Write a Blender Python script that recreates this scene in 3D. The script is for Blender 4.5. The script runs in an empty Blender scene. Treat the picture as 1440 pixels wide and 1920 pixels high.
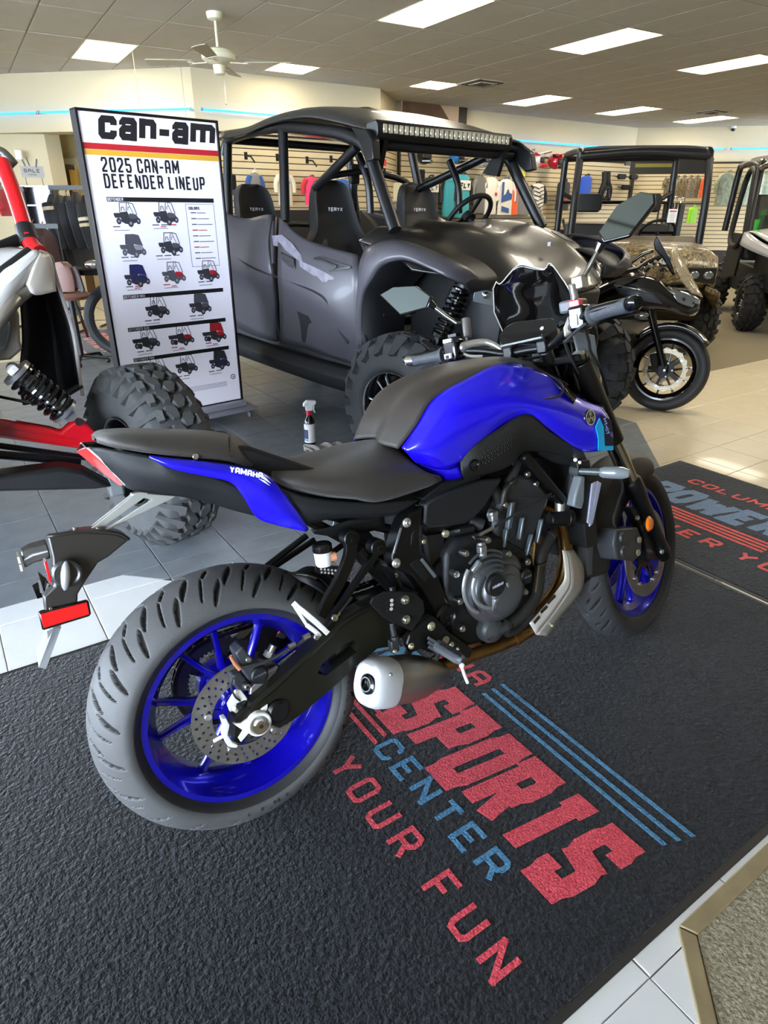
import bpy, math, random
from mathutils import Vector, Matrix
random.seed(7)
R = math.radians
S = bpy.context.scene
COL = S.collection

# ---------------------------------------------------------------- camera
cam = bpy.data.objects.new('camera', bpy.data.cameras.new('camera'))
COL.objects.link(cam)
cam.data.sensor_fit = 'VERTICAL'; cam.data.sensor_height = 36.0
cam.data.lens = 1210 / 1920 * 36.0
cam.data.clip_start = 0.05; cam.data.clip_end = 100
cam.location = (0, 0, 1.347)
cam.rotation_mode = 'QUATERNION'
cam.rotation_quaternion = (Matrix.Rotation(R(65.0), 4, 'X') @ Matrix.Rotation(R(0.2), 4, 'Z')).to_quaternion()
S.camera = cam

# ---------------------------------------------------------------- daylight through the open shop front behind the camera
world = bpy.data.worlds.new('world'); S.world = world; world.use_nodes = True
bg = world.node_tree.nodes['Background']
bg.inputs['Color'].default_value = (0.72, 0.84, 1.0, 1); bg.inputs['Strength'].default_value = 19.0
LAMP = 14.0                  # strength of the ceiling light panels
S.view_settings.view_transform = 'Standard'; S.view_settings.look = 'None'
S.view_settings.exposure = 0.9; S.view_settings.gamma = 1.0; S.view_settings.use_curve_mapping = False

# ---------------------------------------------------------------- helpers
def lin(c):
    return tuple((v / 12.92 if v <= 0.04045 else ((v + 0.055) / 1.055) ** 2.4) for v in c)
def hexc(h):
    return lin(tuple(int(h[i:i + 2], 16) / 255 for i in (0, 2, 4)))
MATS = {}
def mat(name, col, rough=0.5, metal=0.0, coat=0.0, bump=0.0, bscale=200.0, var=0.0, vscale=8.0, emit=0.0, alpha=1.0, trans=0.0, spec=0.5, sheen=0.0, detail=3.0):
    if name in MATS: return MATS[name]
    m = bpy.data.materials.new(name); m.use_nodes = True; MATS[name] = m
    nt = m.node_tree; b = nt.nodes['Principled BSDF']
    c = hexc(col) if isinstance(col, str) else col
    b.inputs['Base Color'].default_value = (*c, 1); b.inputs['Roughness'].default_value = rough
    b.inputs['Metallic'].default_value = metal; b.inputs['Coat Weight'].default_value = coat
    b.inputs['Coat Roughness'].default_value = 0.04
    b.inputs['Specular IOR Level'].default_value = spec
    if sheen: b.inputs['Sheen Weight'].default_value = sheen
    if trans: b.inputs['Transmission Weight'].default_value = trans
    if alpha < 1: b.inputs['Alpha'].default_value = alpha
    if emit:
        b.inputs['Emission Color'].default_value = (*c, 1); b.inputs['Emission Strength'].default_value = emit
    tc = nt.nodes.new('ShaderNodeTexCoord')
    if var:
        n = nt.nodes.new('ShaderNodeTexNoise'); n.inputs['Scale'].default_value = vscale; n.inputs['Detail'].default_value = 4
        nt.links.new(tc.outputs['Object'], n.inputs['Vector'])
        mp = nt.nodes.new('ShaderNodeMapRange'); mp.inputs['From Min'].default_value = 0.3; mp.inputs['From Max'].default_value = 0.7
        mp.inputs['To Min'].default_value = 1 - var; mp.inputs['To Max'].default_value = 1 + var
        nt.links.new(n.outputs['Fac'], mp.inputs['Value'])
        mx = nt.nodes.new('ShaderNodeVectorMath'); mx.operation = 'SCALE'; mx.inputs[0].default_value = c
        nt.links.new(mp.outputs['Result'], mx.inputs['Scale']); nt.links.new(mx.outputs['Vector'], b.inputs['Base Color'])
    if bump:
        n = nt.nodes.new('ShaderNodeTexNoise'); n.inputs['Scale'].default_value = bscale; n.inputs['Detail'].default_value = detail
        nt.links.new(tc.outputs['Object'], n.inputs['Vector'])
        bp = nt.nodes.new('ShaderNodeBump'); bp.inputs['Strength'].default_value = min(1, bump); bp.inputs['Distance'].default_value = 0.002 if bump <= 1 else 0.002 * bump
        nt.links.new(n.outputs['Fac'], bp.inputs['Height']); nt.links.new(bp.outputs['Normal'], b.inputs['Normal'])
    return m
def V(*a): return Vector(a if len(a) > 1 else a[0])
def frame(axis, hint=None):
    z = V(axis).normalized(); h = V(hint) if hint is not None else (V(0, 0, 1) if abs(z.z) < 0.9 else V(1, 0, 0))
    x = h.cross(z)
    if x.length < 1e-6: x = V(0, 1, 0).cross(z)
    x.normalize(); return x, z.cross(x), z
def catmull(pts, n=6, closed=False):
    P = [V(p) for p in pts]; L = len(P); out = []
    if L < 3: return P
    rng = range(L if closed else L - 1)
    for i in rng:
        p1, p2 = P[i], P[(i + 1) % L]
        p0 = P[i - 1] if (i > 0 or closed) else p1 * 2 - p2
        p3 = P[(i + 2) % L] if (i + 2 < L or closed) else p2 * 2 - p1
        for k in range(n):
            t = k / n
            out.append(0.5 * ((2 * p1) + (p2 - p0) * t + (2 * p0 - 5 * p1 + 4 * p2 - p3) * t * t + (3 * p1 - p0 - 3 * p2 + p3) * t ** 3))
    if not closed: out.append(P[-1])
    return out
def arc2(c, r, a0, a1, n):
    return [(c[0] + r * math.cos(R(a0 + (a1 - a0) * i / n)), c[1] + r * math.sin(R(a0 + (a1 - a0) * i / n))) for i in range(n + 1)]

class M:
    """collects geometry that becomes one mesh object"""
    def __init__(s): s.v = []; s.f = []; s.mi = []; s.cur = 0
    def add(s, vs, fs):
        o = len(s.v); s.v += [tuple(v) for v in vs]; s.f += [[i + o for i in f] for f in fs]; s.mi += [s.cur] * len(fs); return s
    def box(s, c, d, rot=None):
        c = V(c); h = V(d) / 2
        vs = [V(x * h.x, y * h.y, z * h.z) for x in (-1, 1) for y in (-1, 1) for z in (-1, 1)]
        if rot is not None:
            if not isinstance(rot, Matrix): rot = Matrix.Rotation(rot, 3, 'Z')
            vs = [rot @ v for v in vs]
        return s.add([c + v for v in vs], [[0, 1, 3, 2], [4, 6, 7, 5], [0, 4, 5, 1], [2, 3, 7, 6], [0, 2, 6, 4], [1, 5, 7, 3]])
    def beam(s, a, b, w, h, up=(0, 0, 1)):
        a, b = V(a), V(b); z = (b - a).normalized(); x = V(up).cross(z)
        if x.length < 1e-5: x = V(1, 0, 0).cross(z)
        x.normalize(); y = z.cross(x); vs = []
        for p in (a, b):
            for i, j in ((-1, -1), (1, -1), (1, 1), (-1, 1)): vs.append(p + x * w / 2 * i + y * h / 2 * j)
        return s.add(vs, [[3, 2, 1, 0], [4, 5, 6, 7], [0, 1, 5, 4], [1, 2, 6, 5], [2, 3, 7, 6], [3, 0, 4, 7]])
    def prism(s, pts, off):
        P = [V(p) for p in pts]; off = V(off); n = len(P)
        nrm = V(0, 0, 0)
        for i in range(n): nrm += P[i].cross(P[(i + 1) % n])
        if nrm.dot(off) > 0: P = P[::-1]
        return s.add(P + [p + off for p in P], [list(range(n)), [n + i for i in reversed(range(n))]] + [[i, n + i, n + (i + 1) % n, (i + 1) % n] for i in range(n)])
    def plate(s, pts, y, t, ax=1):
        """2-D outline in the plane across axis ax, extruded by t"""
        P = []
        for p in pts:
            q = list(p) if len(p) == 3 else list(p[:ax]) + [y] + list(p[ax:])
            P.append(q)
        o = [0, 0, 0]; o[ax] = t
        return s.prism(P, o)
    def tube(s, pts, r, n=10, closed=False, smooth=0, caps=True):
        P = catmull(pts, smooth, closed) if smooth else [V(p) for p in pts]
        L = len(P); vs = []; fs = []; prev = None
        for i, p in enumerate(P):
            a = P[(i - 1) % L] if (i > 0 or closed) else p; b = P[(i + 1) % L] if (i < L - 1 or closed) else p
            t = (b - a).normalized()
            if prev is None: x, y, _ = frame(t)
            else:
                x = prev - t * prev.dot(t); x.normalize(); y = t.cross(x)
            prev = x
            rr = r if not isinstance(r, (list, tuple)) else r[0] + (r[-1] - r[0]) * i / max(1, L - 1) if len(r) == 2 else r[min(i, len(r) - 1)]
            for k in range(n):
                an = 2 * math.pi * k / n; vs.append(p + (x * math.cos(an) + y * math.sin(an)) * rr)
        for i in range(L if closed else L - 1):
            for k in range(n):
                fs.append([i * n + k, i * n + (k + 1) % n, ((i + 1) % L) * n + (k + 1) % n, ((i + 1) % L) * n + k])
        if caps and not closed: fs += [list(reversed(range(n))), [(L - 1) * n + k for k in range(n)]]
        return s.add(vs, fs)
    def lathe(s, prof, c, axis, n=32, closed=False, a0=0, a1=360, hint=None):
        """prof: (radius, height along axis)"""
        x, y, z = frame(axis, hint); c = V(c); L = len(prof); vs = []; fs = []; full = abs(a1 - a0) >= 360
        m = n if full else n + 1
        for r, h in prof:
            for k in range(m):
                an = R(a0 + (a1 - a0) * k / n); vs.append(c + z * h + (x * math.cos(an) + y * math.sin(an)) * r)
        for i in range(L if closed else L - 1):
            for k in range(n):
                k2 = (k + 1) % m; fs.append([i * m + k, i * m + k2, ((i + 1) % L) * m + k2, ((i + 1) % L) * m + k])
        if not closed:
            if prof[0][0] > 1e-6 and full: fs.append(list(reversed(range(m))))
            if prof[-1][0] > 1e-6 and full: fs.append([(L - 1) * m + k for k in range(m)])
        return s.add(vs, fs)
    def cyl(s, a, b, r, n=20, r2=None, ch=0.0):
        a, b = V(a), V(b); L = (b - a).length; r2 = r if r2 is None else r2
        pr = [(r, 0), (r2, L)] if not ch else [(r - ch, 0), (r, ch), (r2, L - ch), (r2 - ch, L)]
        return s.lathe(pr, a, b - a, n)
    def ring(s, c, axis, ro, ri, w, n=40):
        return s.lathe([(ri, -w / 2), (ro, -w / 2), (ro, w / 2), (ri, w / 2)], c, axis, n, closed=True)
    def torus(s, c, axis, r0, r1, n=40, m=10):
        return s.lathe([(r0 + r1 * math.cos(2 * math.pi * k / m), r1 * math.sin(2 * math.pi * k / m)) for k in range(m)], c, axis, n, closed=True)
    def ball(s, c, r, n=16, m=10, rot=None):
        r = r if isinstance(r, (list, tuple)) else (r, r, r); c = V(c); vs = []; fs = []
        for i in range(m + 1):
            ph = math.pi * i / m
            for k in range(n):
                th = 2 * math.pi * k / n; v = V(r[0] * math.sin(ph) * math.cos(th), r[1] * math.sin(ph) * math.sin(th), r[2] * math.cos(ph))
                vs.append(c + (rot @ v if rot is not None else v))
        for i in range(m):
            for k in range(n): fs.append([i * n + k, (i + 1) * n + k, (i + 1) * n + (k + 1) % n, i * n + (k + 1) % n])
        return s.add(vs, fs)
    def helix(s, a, b, rad, wire, turns, n=8, seg=16):
        a, b = V(a), V(b); x, y, z = frame(b - a); L = (b - a).length
        pts = [a + z * L * i / (turns * seg) + (x * math.cos(2 * math.pi * i / seg) + y * math.sin(2 * math.pi * i / seg)) * rad for i in range(int(turns * seg) + 1)]
        return s.tube(pts, wire, n)
    def bolt(s, p, axis, r=0.007, h=0.006, sock=True):
        z = V(axis).normalized()
        if sock: s.lathe([(r, 0), (r, h * .8), (r * .85, h), (r * .5, h), (r * .5, h * .3), (0, h * .3)], p, z, 12)
        else:
            s.lathe([(r * 1.3, 0), (r * 1.3, h * .3)], p, z, 12); s.lathe([(r, h * .3), (r, h), (0, h * 1.02)], p, z, 6)
        return s
    def grid(s, rows, closed=False):
        rows = [[V(p) for p in r] for r in rows]; m = len(rows[0]); vs = [p for r in rows for p in r]; fs = []
        for i in range(len(rows) - 1):
            for k in range(m if closed else m - 1):
                fs.append([i * m + k, i * m + (k + 1) % m, (i + 1) * m + (k + 1) % m, (i + 1) * m + k])
        return s.add(vs, fs)
    def patch(s, rows, nu=6, nv=5, mirror=False, linear=False):
        """smooth surface through rows of points (each row a line along the thing)"""
        rr = [catmull(r, nu) for r in rows]
        cols = list(zip(*rr)); g = [catmull(c, nv) if (len(c) > 2 and not linear) else [c[0].lerp(c[1], t / nv) for t in range(nv + 1)] if len(c) == 2 else [V(q) for q in c] for c in cols]
        s.grid(g)
        if mirror: s.grid([[V(p.x, -p.y, p.z) for p in r][::-1] for r in g])
        return s
    def loft(s, secs, caps=True, smooth=0):
        """closed cross-sections"""
        if smooth:
            cols = [catmull(c, smooth) for c in zip(*secs)]; secs = list(zip(*cols))
        s.grid(secs, closed=True); m = len(secs[0]); o = len(s.v) - m * len(secs)
        if caps:
            s.f += [[o + k for k in reversed(range(m))], [o + m * (len(secs) - 1) + k for k in range(m)]]; s.mi += [s.cur] * 2
        return s
    def xf(s, mtx):
        s.v = [tuple(mtx @ V(v)) for v in s.v]; return s
    def mir(s, ax=1):
        n = len(s.v); k = len(s.f)
        s.v += [tuple(-c if i == ax else c for i, c in enumerate(v)) for v in s.v]
        s.f += [[i + n for i in reversed(f)] for f in s.f[:k]]; s.mi += s.mi[:k]; return s
    def mesh(s, name, m, sharp=35, recalc=True):
        me = bpy.data.meshes.new(name); me.from_pydata(s.v, [], s.f)
        for x in (m if isinstance(m, (list, tuple)) else [m]): me.materials.append(x)
        if isinstance(m, (list, tuple)): me.polygons.foreach_set('material_index', s.mi)
        me.polygons.foreach_set('use_smooth', [True] * len(me.polygons))
        if sharp: me.set_sharp_from_angle(angle=R(sharp))
        me.update(); return me
    def build(s, name, m, parent=None, bevel=0.0, solid=0.0, sub=0, sharp=35, mtx=None, seg=2, off=0.0):
        if mtx is not None: s.xf(mtx)
        o = bpy.data.objects.new(name, s.mesh(name, m, sharp)); COL.objects.link(o)
        if parent is not None: o.parent = parent
        if sub:
            d = o.modifiers.new('s', 'SUBSURF'); d.levels = sub; d.render_levels = sub
        if solid:
            d = o.modifiers.new('t', 'SOLIDIFY'); d.thickness = solid; d.offset = off
        if bevel:
            d = o.modifiers.new('b', 'BEVEL'); d.width = bevel; d.segments = seg; d.limit_method = 'ANGLE'; d.angle_limit = R(40); d.harden_normals = False
        return o

def thing(name, label, cat, loc=(0, 0, 0), rot=0, group=None):
    o = bpy.data.objects.new(name, None); COL.objects.link(o); o.empty_display_size = 0.1
    o.location = loc; o.rotation_euler = rot if isinstance(rot, (tuple, list)) else (0, 0, R(rot))
    return tag(o, label, cat, group)
def tag(o, label, cat, group=None):
    o['label'] = label; o['category'] = cat
    if group: o['group'] = group
    return o
def struct(o): o['kind'] = 'structure'; return o
def copytree(o, parent=None):
    c = o.copy(); COL.objects.link(c)
    if parent is not None: c.parent = parent
    for ch in KIDS(o): copytree(ch, c)
    return c
def KIDS(o): return [x for x in list(COL.objects) if x.parent == o]
LR = {'m': 34.0, 'l': 31.5}
def W(p, a=34.0):
    """floor-grid coordinates to room coordinates"""
    c, s = math.cos(R(a)), math.sin(R(a)); return V(p[0] * c - p[1] * s, p[0] * s + p[1] * c, p[2] if len(p) > 2 else 0)

# ---------------------------------------------------------------- lettering
# stroke alphabet on a 0..1 x 0..1 cell
GL = {
 'A': [[(0, 0), (0, .8), (.2, 1), (.8, 1), (1, .8), (1, 0)], [(0, .45), (1, .45)]], 'C': [[(1, .7), (1, .85), (.85, 1), (.15, 1), (0, .85), (0, .15), (.15, 0), (.85, 0), (1, .15), (1, .3)]],
 'D': [[(0, 0), (0, 1), (.75, 1), (1, .8), (1, .2), (.75, 0), (0, 0)]], 'E': [[(1, 1), (0, 1), (0, 0), (1, 0)], [(0, .5), (.8, .5)]],
 'F': [[(1, 1), (0, 1), (0, 0)], [(0, .5), (.8, .5)]], 'I': [[(.5, 0), (.5, 1)]], 'L': [[(0, 1), (0, 0), (1, 0)]], 'M': [[(0, 0), (0, 1), (.5, .35), (1, 1), (1, 0)]],
 'N': [[(0, 0), (0, 1), (1, 0), (1, 1)]], 'O': [[(.5, 1), (.15, 1), (0, .85), (0, .15), (.15, 0), (.85, 0), (1, .15), (1, .85), (.85, 1), (.5, 1)]],
 'P': [[(0, 0), (0, 1), (.85, 1), (1, .85), (1, .6), (.85, .45), (0, .45)]], 'R': [[(0, 0), (0, 1), (.85, 1), (1, .85), (1, .62), (.85, .48), (0, .48)], [(.6, .48), (1, 0)]],
 'S': [[(1, .75), (1, .87), (.87, 1), (.13, 1), (0, .87), (0, .65), (.13, .53), (.87, .47), (1, .35), (1, .13), (.87, 0), (.13, 0), (0, .13), (0, .25)]],
 'T': [[(0, 1), (1, 1)], [(.5, 1), (.5, 0)]], 'U': [[(0, 1), (0, .15), (.15, 0), (.85, 0), (1, .15), (1, 1)]], 'W': [[(0, 1), (.2, 0), (.5, .7), (.8, 0), (1, 1)]],
 'X': [[(0, 0), (1, 1)], [(0, 1), (1, 0)]], 'Y': [[(0, 1), (.5, .5), (1, 1)], [(.5, .5), (.5, 0)]], 'B': [[(0, 0), (0, 1), (.8, 1), (.95, .87), (.95, .63), (.8, .5), (0, .5)], [(.8, .5), (1, .35), (1, .15), (.85, 0), (0, 0)]],
 'H': [[(0, 0), (0, 1)], [(1, 0), (1, 1)], [(0, .5), (1, .5)]], 'K': [[(0, 0), (0, 1)], [(1, 1), (0, .45), (1, 0)]], 'G': [[(1, .75), (.85, 1), (.15, 1), (0, .85), (0, .15), (.15, 0), (1, 0), (1, .45), (.55, .45)]],
 '-': [[(-.35, .45), (1.35, .45)]], '2': [[(0, .75), (0, .87), (.15, 1), (.85, 1), (1, .87), (1, .62), (0, .12), (0, 0), (1, 0)]], '0': [[(.5, 1), (.15, 1), (0, .85), (0, .15), (.15, 0), (.85, 0), (1, .15), (1, .85), (.85, 1), (.5, 1)]],
 '5': [[(1, 1), (0, 1), (0, .55), (.85, .55), (1, .42), (1, .15), (.85, 0), (.15, 0), (0, .13), (0, .25)]], '6': [[(1, .85), (.85, 1), (.15, 1), (0, .85), (0, .15), (.15, 0), (.85, 0), (1, .15), (1, .45), (.85, .58), (0, .58)]],
 '7': [[(0, 1), (1, 1), (.4, 0)]],
 'c': [[(1, .66), (1, .87), (.87, 1), (.13, 1), (0, .87), (0, .13), (.13, 0), (.87, 0), (1, .13), (1, .34)]], 'a': [[(0, .72), (0, .87), (.13, 1), (.87, 1), (1, .87), (1, 0), (.13, 0), (0, .13), (0, .4), (.13, .52), (1, .52)]],
 'n': [[(0, 0), (0, 1), (.87, 1), (1, .87), (1, 0)]], 'm': [[(0, 0), (0, 1), (.9, 1), (1, .87), (1, 0)], [(.5, 1), (.5, 0)]],
}
WID = {'I': .35, 'M': 1.25, 'W': 1.35, '-': .7, 'm': 1.6, ' ': .5}
def strokes(m, text, o, ux, uy, h, w, t, gap=.35, shear=0.0, th=0.0008, tv=None):
    """lettering as thin flat strokes: origin o, reading direction ux, up uy, letter height h, cell width w, stroke t"""
    o, ux, uy = V(o), V(ux).normalized(), V(uy).normalized(); nz = ux.cross(uy); x = 0.0; tv = tv or t; cnt = 0
    for ch in text:
        cw = w * WID.get(ch, 1)
        for ln in GL.get(ch, []):
            pts = [(x + t / 2 + p[0] * (cw - t), tv / 2 + p[1] * (h - tv)) for p in ln]
            cl = len(pts) > 3 and pts[0] == pts[-1]
            for i in range(len(pts) - 1):
                cnt += 1
                a, b = pts[i], pts[i + 1]; d = (b[0] - a[0], b[1] - a[1]); l = math.hypot(*d)
                if l < 1e-9: continue
                d = (d[0] / l, d[1] / l); hw = math.hypot(t * d[1], tv * d[0]) / 2; n = (-d[1] * hw, d[0] * hw)
                def ext(k0, k1, k2):
                    u = (pts[k1][0] - pts[k0][0], pts[k1][1] - pts[k0][1]); w_ = (pts[k2][0] - pts[k1][0], pts[k2][1] - pts[k1][1]); lu, lw = math.hypot(*u), math.hypot(*w_)
                    c_ = (u[0] * w_[0] + u[1] * w_[1]) / max(1e-9, lu * lw); return hw * min(1.0, math.sqrt(max(0, (1 - c_)) / max(.2, 1 + c_)))
                L_ = len(pts); e0 = ext(i - 1, i, i + 1) if i else (ext(L_ - 2, 0, 1) if cl else 0); e1 = ext(i, i + 1, i + 2) if i < L_ - 2 else (ext(L_ - 2, L_ - 1, 1) if cl else 0)
                ax, ay = a[0] - d[0] * e0, a[1] - d[1] * e0; bx, by = b[0] + d[0] * e1, b[1] + d[1] * e1
                q = [(ax + n[0], ay + n[1]), (ax - n[0], ay - n[1]), (bx - n[0], by - n[1]), (bx + n[0], by + n[1])]
                m.prism([o + ux * (p[0] + shear * p[1]) + uy * p[1] for p in q], nz * th * (1 + .06 * (cnt % 9)))
        x += cw + w * gap * (0.5 if ch == ' ' else 1)
    return x
def letters(parent, m, text, o, ux, uy, h, w, t, gap=.35, shear=0.0, th=0.0008, tv=None, name='letter'):
    x = 0.0; u = V(ux).normalized()
    for ch in text:
        if ch != ' ': b = M(); strokes(b, ch, V(o) + u * x, ux, uy, h, w, t, gap, shear, th, tv); b.build(name, m, parent)
        x += w * WID.get(ch, 1) + w * gap * (0.5 if ch == ' ' else 1)
def basis(o, x, y):
    x = V(x).normalized(); y = V(y); z = x.cross(y).normalized(); y = z.cross(x)
    return Matrix(((x.x, y.x, z.x, o[0]), (x.y, y.y, z.y, o[1]), (x.z, y.z, z.z, o[2]), (0, 0, 0, 1)))

BLK = mat('black_plastic', '121315', .45, spec=.4, bump=.15, bscale=900)
MBLK = mat('matt_black', '0b0c0d', .6, spec=.35, bump=.25, bscale=700)
GBLK = mat('gloss_black', '0b0b0d', .15, coat=.4)
PBLK = mat('painted_black_metal', '0f1011', .34, metal=.35, bump=.1, bscale=500)
RUB = mat('rubber', '1c1d1f', .72, bump=.3, bscale=400, var=.15)
STEEL = mat('steel', 'c4c4c0', .28, metal=1, bump=.05)
CHR = mat('chrome', 'dedede', .12, metal=1)
ALU = mat('cast_aluminium', 'a9abae', .38, metal=.9, bump=.2, bscale=500)
WHT = mat('white_plastic', 'e9e9e6', .4)
GRYP = mat('grey_plastic', '55585c', .45)
LENS = mat('clear_lens', '7d8488', .08, metal=.5, coat=1)

# ================================================================ the room
HC = 3.15
WALLC = mat('wall_paint_cream', 'c4b898', .8, bump=.1, bscale=60, var=.03, vscale=1.5)
WALLD = mat('wall_paint_tan', 'b9aa7c', .8, bump=.1, bscale=60)
CEILT = mat('ceiling_tile_board', 'b9b3a2', .9, bump=.6, bscale=260, var=.04, vscale=3)
TBAR = mat('ceiling_grid_metal', '8d877a', .6)
TILEL = mat('white_floor_tile', 'e2e4e4', .27, bump=.12, bscale=25, var=.035, vscale=6, coat=.15)
TILEC = mat('cream_floor_tile', 'cfc3a8', .3, bump=.12, bscale=25, var=.04, vscale=6, coat=.1)
TILED = mat('slate_floor_tile', '7d8287', .3, bump=.25, bscale=40, var=.14, vscale=9, coat=.15)
GROUT = mat('grout', '77716c', .85, bump=.3, bscale=300)
SLAT = mat('slatwall_board', 'bfae88', .55, bump=.05)
SLATG = mat('slatwall_groove', '2a2622', .8)
WOODT = mat('tan_vinyl_edging', '8f7f5f', .55, bump=.3, bscale=80, var=.12, vscale=18)
def carpet(name, c1, c2, scale=230, dist=.004):
    m = mat(name, c1, .98, spec=.12, sheen=.25); nt = m.node_tree; b = nt.nodes['Principled BSDF']
    tc = nt.nodes.new('ShaderNodeTexCoord')
    n = nt.nodes.new('ShaderNodeTexNoise'); n.inputs['Scale'].default_value = scale; n.inputs['Detail'].default_value = 3; n.inputs['Roughness'].default_value = .7
    r = nt.nodes.new('ShaderNodeValToRGB'); r.color_ramp.elements[0].position = .36; r.color_ramp.elements[1].position = .66
    r.color_ramp.elements[0].color = (*hexc(c1), 1); r.color_ramp.elements[1].color = (*hexc(c2), 1)
    nt.links.new(tc.outputs['Object'], n.inputs['Vector']); nt.links.new(n.outputs['Fac'], r.inputs['Fac']); nt.links.new(r.outputs['Color'], b.inputs['Base Color'])
    n2 = nt.nodes.new('ShaderNodeTexNoise'); n2.inputs['Scale'].default_value = scale * .8; n2.inputs['Detail'].default_value = 2
    nt.links.new(tc.outputs['Object'], n2.inputs['Vector'])
    bp = nt.nodes.new('ShaderNodeBump'); bp.inputs['Strength'].default_value = 1; bp.inputs['Distance'].default_value = dist
    nt.links.new(n2.outputs['Fac'], bp.inputs['Height']); nt.links.new(bp.outputs['Normal'], b.inputs['Normal'])
    return m
MATC = carpet('charcoal_mat_pile', '050609', '26282e', 120, .009)
MRED = carpet('red_mat_pile', 'b02c3c', 'ee5a68'); MBLU = carpet('blue_mat_pile', '2f648c', '5c97bd'); MLBL = carpet('pale_blue_mat_pile', '566d8c', '8099b8')
BEIGE = carpet('beige_carpet_pile', '77705c', 'b3ab94', 150); OLIVE = carpet('olive_beige_carpet_pile', '6b6147', '8d8060', 120)

# floor slab and tiles (tiles proud of the grout)
fl = M(); fl.box((0, 7, -.06), (34, 30, .1)); floor = struct(fl.build('floor', GROUT))
PITCH = .3078; A0 = .545; N0 = 2.045; GAP = .0035
def clip(poly, f):
    out = []
    for i in range(len(poly)):
        p, q = poly[i], poly[(i + 1) % len(poly)]; a, b = f(p), f(q)
        if a >= 0: out.append(p)
        if a * b < 0: t = a / (a - b); out.append((p[0] + (q[0] - p[0]) * t, p[1] + (q[1] - p[1]) * t))
    return out if len(out) > 2 else []
def area(p): return abs(sum(p[i][0] * p[(i + 1) % len(p)][1] - p[(i + 1) % len(p)][0] * p[i][1] for i in range(len(p)))) / 2 if p else 0
def dark_split(poly):
    """dark paving is bounded by straight and 45 degree lines"""
    lines = [lambda p: 7.3 - p[1], lambda p: 3.93 - p[0], lambda p: p[1] - p[0] + 1.28]
    rest = []; d = poly
    for f in lines:
        o = clip(d, lambda p: -f(p)); d = clip(d, f)
        if area(o) > 4e-4: rest.append(o)
        if not d: return [], rest
    # inside if n > 2.48 or a + n > 2.87 (and n > 2.0)
    up = clip(d, lambda p: p[1] - 2.48); lo = clip(d, lambda p: 2.48 - p[1]); dd = []
    if area(up) > 4e-4: dd.append(up)
    if area(lo) > 4e-4:
        i = clip(lo, lambda p: p[0] + p[1] - 2.87); o = clip(lo, lambda p: 2.87 - p[0] - p[1])
        if area(i) > 4e-4: dd.append(i)
        if area(o) > 4e-4: rest.append(o)
    return dd, rest
def visible(a, n):
    p = W((a, n)); y, x = p.y, p.x
    if y < .35: return 0
    z = y * math.cos(R(25)) + 1.347 * math.sin(R(25))
    return abs(x) / z < .68 and y < 13
TILEM = {}
def tile_mesh(poly, m, h=.0):
    key = (m.name, len(poly), round(area(poly), 4)) if area(poly) > .0915 else None
    c = (sum(p[0] for p in poly) / len(poly), sum(p[1] for p in poly) / len(poly))
    if key and key in TILEM: return TILEM[key], c
    q = []
    for p in poly:
        d = V(c[0] - p[0], c[1] - p[1]); d = d * min(1, GAP * .55 / max(.02, d.length)); q.append((p[0] + d.x - c[0], p[1] + d.y - c[1]))
    mm = M(); n = len(q); e = .0015
    mm.v = [(x, y, -.012) for x, y in q] + [(x, y, -e) for x, y in q] + [(x * .985, y * .985, 0) for x, y in q]
    ccw = sum(q[i][0] * q[(i + 1) % n][1] - q[(i + 1) % n][0] * q[i][1] for i in range(n)) > 0
    for lv in (0, n):
        for i in range(n): f = [lv + i, lv + (i + 1) % n, lv + n + (i + 1) % n, lv + n + i]; mm.f.append(f if ccw else f[::-1])
    f = [2 * n + i for i in range(n)]; mm.f.append(f if ccw else f[::-1]); mm.mi = [0] * len(mm.f)
    me = mm.mesh('floor_tile', m, sharp=20)
    if key: TILEM[key] = me
    return me, c
tiles = []
for i in range(-22, 48):
    for j in range(-8, 36):
        a, n = A0 + i * PITCH, N0 + j * PITCH
        if not visible(a + .15, n + .15): continue
        if a < 2.0 and a > -1.2 and .40 < n and n + PITCH < 2.0: continue        # under the big mat
        if a > 2.42 and a + PITCH < 3.45 and .40 < n and n + PITCH < 2.0: continue
        if n > 3.32 and a > 4.0 and n < 10.9: continue                      # under the showroom carpet
        if n + PITCH < .33 and a > 1.35: continue
        sq = [(a, n), (a + PITCH, n), (a + PITCH, n + PITCH), (a, n + PITCH)]
        d, r = dark_split(sq)
        y = W((a, n)).y
        for p in d: tiles.append((y, p, TILED))
        for p in r:
            if n < 1.0:                                                  # stop at the vinyl edging
                p1 = clip(p, lambda q: q[1] - .335); p2 = clip(clip(p, lambda q: .335 - q[1]), lambda q: .655 - (q[0] - q[1]))
                for p in (p1, p2):
                    if area(p) > 4e-4: tiles.append((y, p, TILEL))
            else: tiles.append((y, p, TILEL if W((a, n)).y < 3.0 and a < 2 else TILEC))
tiles.sort(key=lambda t: t[0])
far = {}
RF = Matrix.Rotation(R(34), 4, 'Z')
for k, (y, p, m) in enumerate(tiles):
    me, c = tile_mesh(p, m)
    if k < 300:
        o = bpy.data.objects.new('floor_tile', me); COL.objects.link(o); o.parent = floor
        w = W(c); o.location = (w.x, w.y, 0); o.rotation_euler = (0, 0, R(34))
    else:
        f = far.setdefault(m.name, (M(), m))[0]; f.add([W((v.co.x + c[0], v.co.y + c[1], v.co.z)) for v in me.vertices], [list(q.vertices) for q in me.polygons])
for f, m in far.values():
    o = f.build('distant_floor_tiles', m, floor, sharp=20); o['kind'] = 'stuff'

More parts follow.
